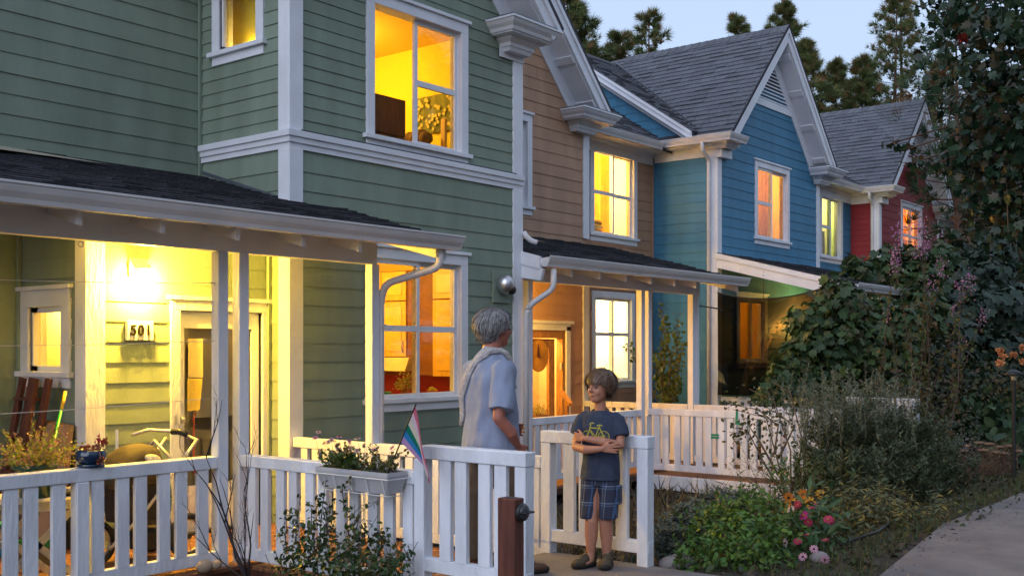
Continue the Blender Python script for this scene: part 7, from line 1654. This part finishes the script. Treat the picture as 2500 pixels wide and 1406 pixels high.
for q in (-1, 1): gl.tube([sub.w(.090 * k, q * (.030 + .020 * math.cos(a)) * k, (.004 + .017 * math.sin(a)) * k) for a in [i * .4488 for i in range(15)]], .0014, 6); gl.tube([sub.w(.088 * k, q * .050 * k, .008 * k), sub.w(.04 * k, q * .072 * k, .008 * k), sub.w(-.01 * k, q * .078 * k, .004 * k)], .0014, 6)
gl.tube([sub.w(.090 * k, -.010 * k, .008 * k), sub.w(.092 * k, .010 * k, .008 * k)], .0014, 6).build('glasses', STEEL, mo, True)
t_ = Fig(f.o, f.F); t_.F = f.F; t_.L = f.L
t_.loft([(.01, 0, .80, .170, .218), (.015, 0, .92, .172, .216), (.015, 0, 1.05, .168, .210), (.0, 0, 1.20, .155, .208), (-.008, 0, 1.32, .140, .212), (-.004, 0, 1.40, .115, .195), (.006, 0, 1.45, .092, .130), (.012, 0, 1.485, .080, .085)])
for q, P in ((-1, [(0, -.195, 1.358, .084), (-.03, -.236, 1.245, .080), (-.058, -.262, 1.11, .084)]), (1, [(0, .195, 1.358, .084), (.012, .236, 1.245, .080), (.024, .258, 1.11, .084)])):
    t_.mb.tube([t_.w(*p[:3]) for p in P], [p[3] for p in P], 20); t_.mb.sphere(t_.w(*P[0][:3]), .084, 14, 10)
msh = remesh(t_.mb, 't_shirt', GREY, mo, .008, 3, fold=.018, fscale=7.5, seed=4)
p_ = Fig(f.o, f.F); p_.F = f.F; p_.L = f.L
p_.loft([(.005, 0, .93, .135, .175), (.0, 0, .82, .140, .185), (.0, 0, .76, .135, .185)])
p_.loft([(0, .092, .82, .125, .098), (-.02, .10, .62, .105, .088), (-.035, .10, .46, .085, .076), (-.07, .10, .09, .075, .066)], 22); p_.loft([(0, -.092, .82, .125, .098), (.07, -.10, .62, .105, .088), (.135, -.10, .46, .085, .076), (.14, -.12, .09, .075, .066)], 22)
remesh(p_.mb, 'trousers', mat('brown_trousers', (.15, .10, .06), .85, .15, 12), mo, .008, 2, fold=.009, fscale=8)
LE = mat('brown_leather', (.11, .045, .02), .4, .2, 10)
shoe(f, -.14, .10, .14, .13, 1.15, mo, LE); shoe(f, .08, -.115, .37, -.16, 1.15, mo, LE)
# rope-knit scarf over the right shoulder, hanging down the back
bv2 = BVHTree.FromPolygons([tuple(Vector(v.co) + parent_world(mo)) for v in msh.data.vertices], [tuple(p.vertices) for p in msh.data.polygons])
sc_ = thing('scarf', 'pale knitted rope scarf slung over the man\'s shoulder and down his back', 'scarf', tuple(f.w(-.1, 0, 1.3)))
SC = mat('pale_wool', (.46, .43, .42), .9, .2, 60, .6, 300)
for i in range(11):
    t = (i - 5) / 5.0; r_ = random.Random(i)
    key = [(.13, -.05 - .01 * t, 1.23), (.10, -.06, 1.36 + 0), (.045, -.085 + .01 * t, 1.492), (-.05, -.065 + .028 * t, 1.478), (-.10, -.02 + .032 * t, 1.38), (-.135, .04 + .036 * t, 1.28), (-.155, .095 + .040 * t, 1.18), (-.165, .13 + .046 * t, 1.09 + .012 * t), (-.168, .155 + .052 * t, .985 + r_.uniform(-.03, .02))]
    P = []
    for a, b in zip(key, key[1:]):
        for s in (0, .25, .5, .75):
            q = f.w(*[a[j] + (b[j] - a[j]) * s for j in range(3)]); h = bv2.find_nearest(q)
            if h[0] is not None: q = h[0] + h[1] * (.011 + .006 * (i % 3))
            P.append(q)
    rad = [.0105 + .0028 * math.sin(j * 2.6 + i) for j in range(len(P))]
    MB().tube(P, rad, 8).build('strand', SC, sc_, True)
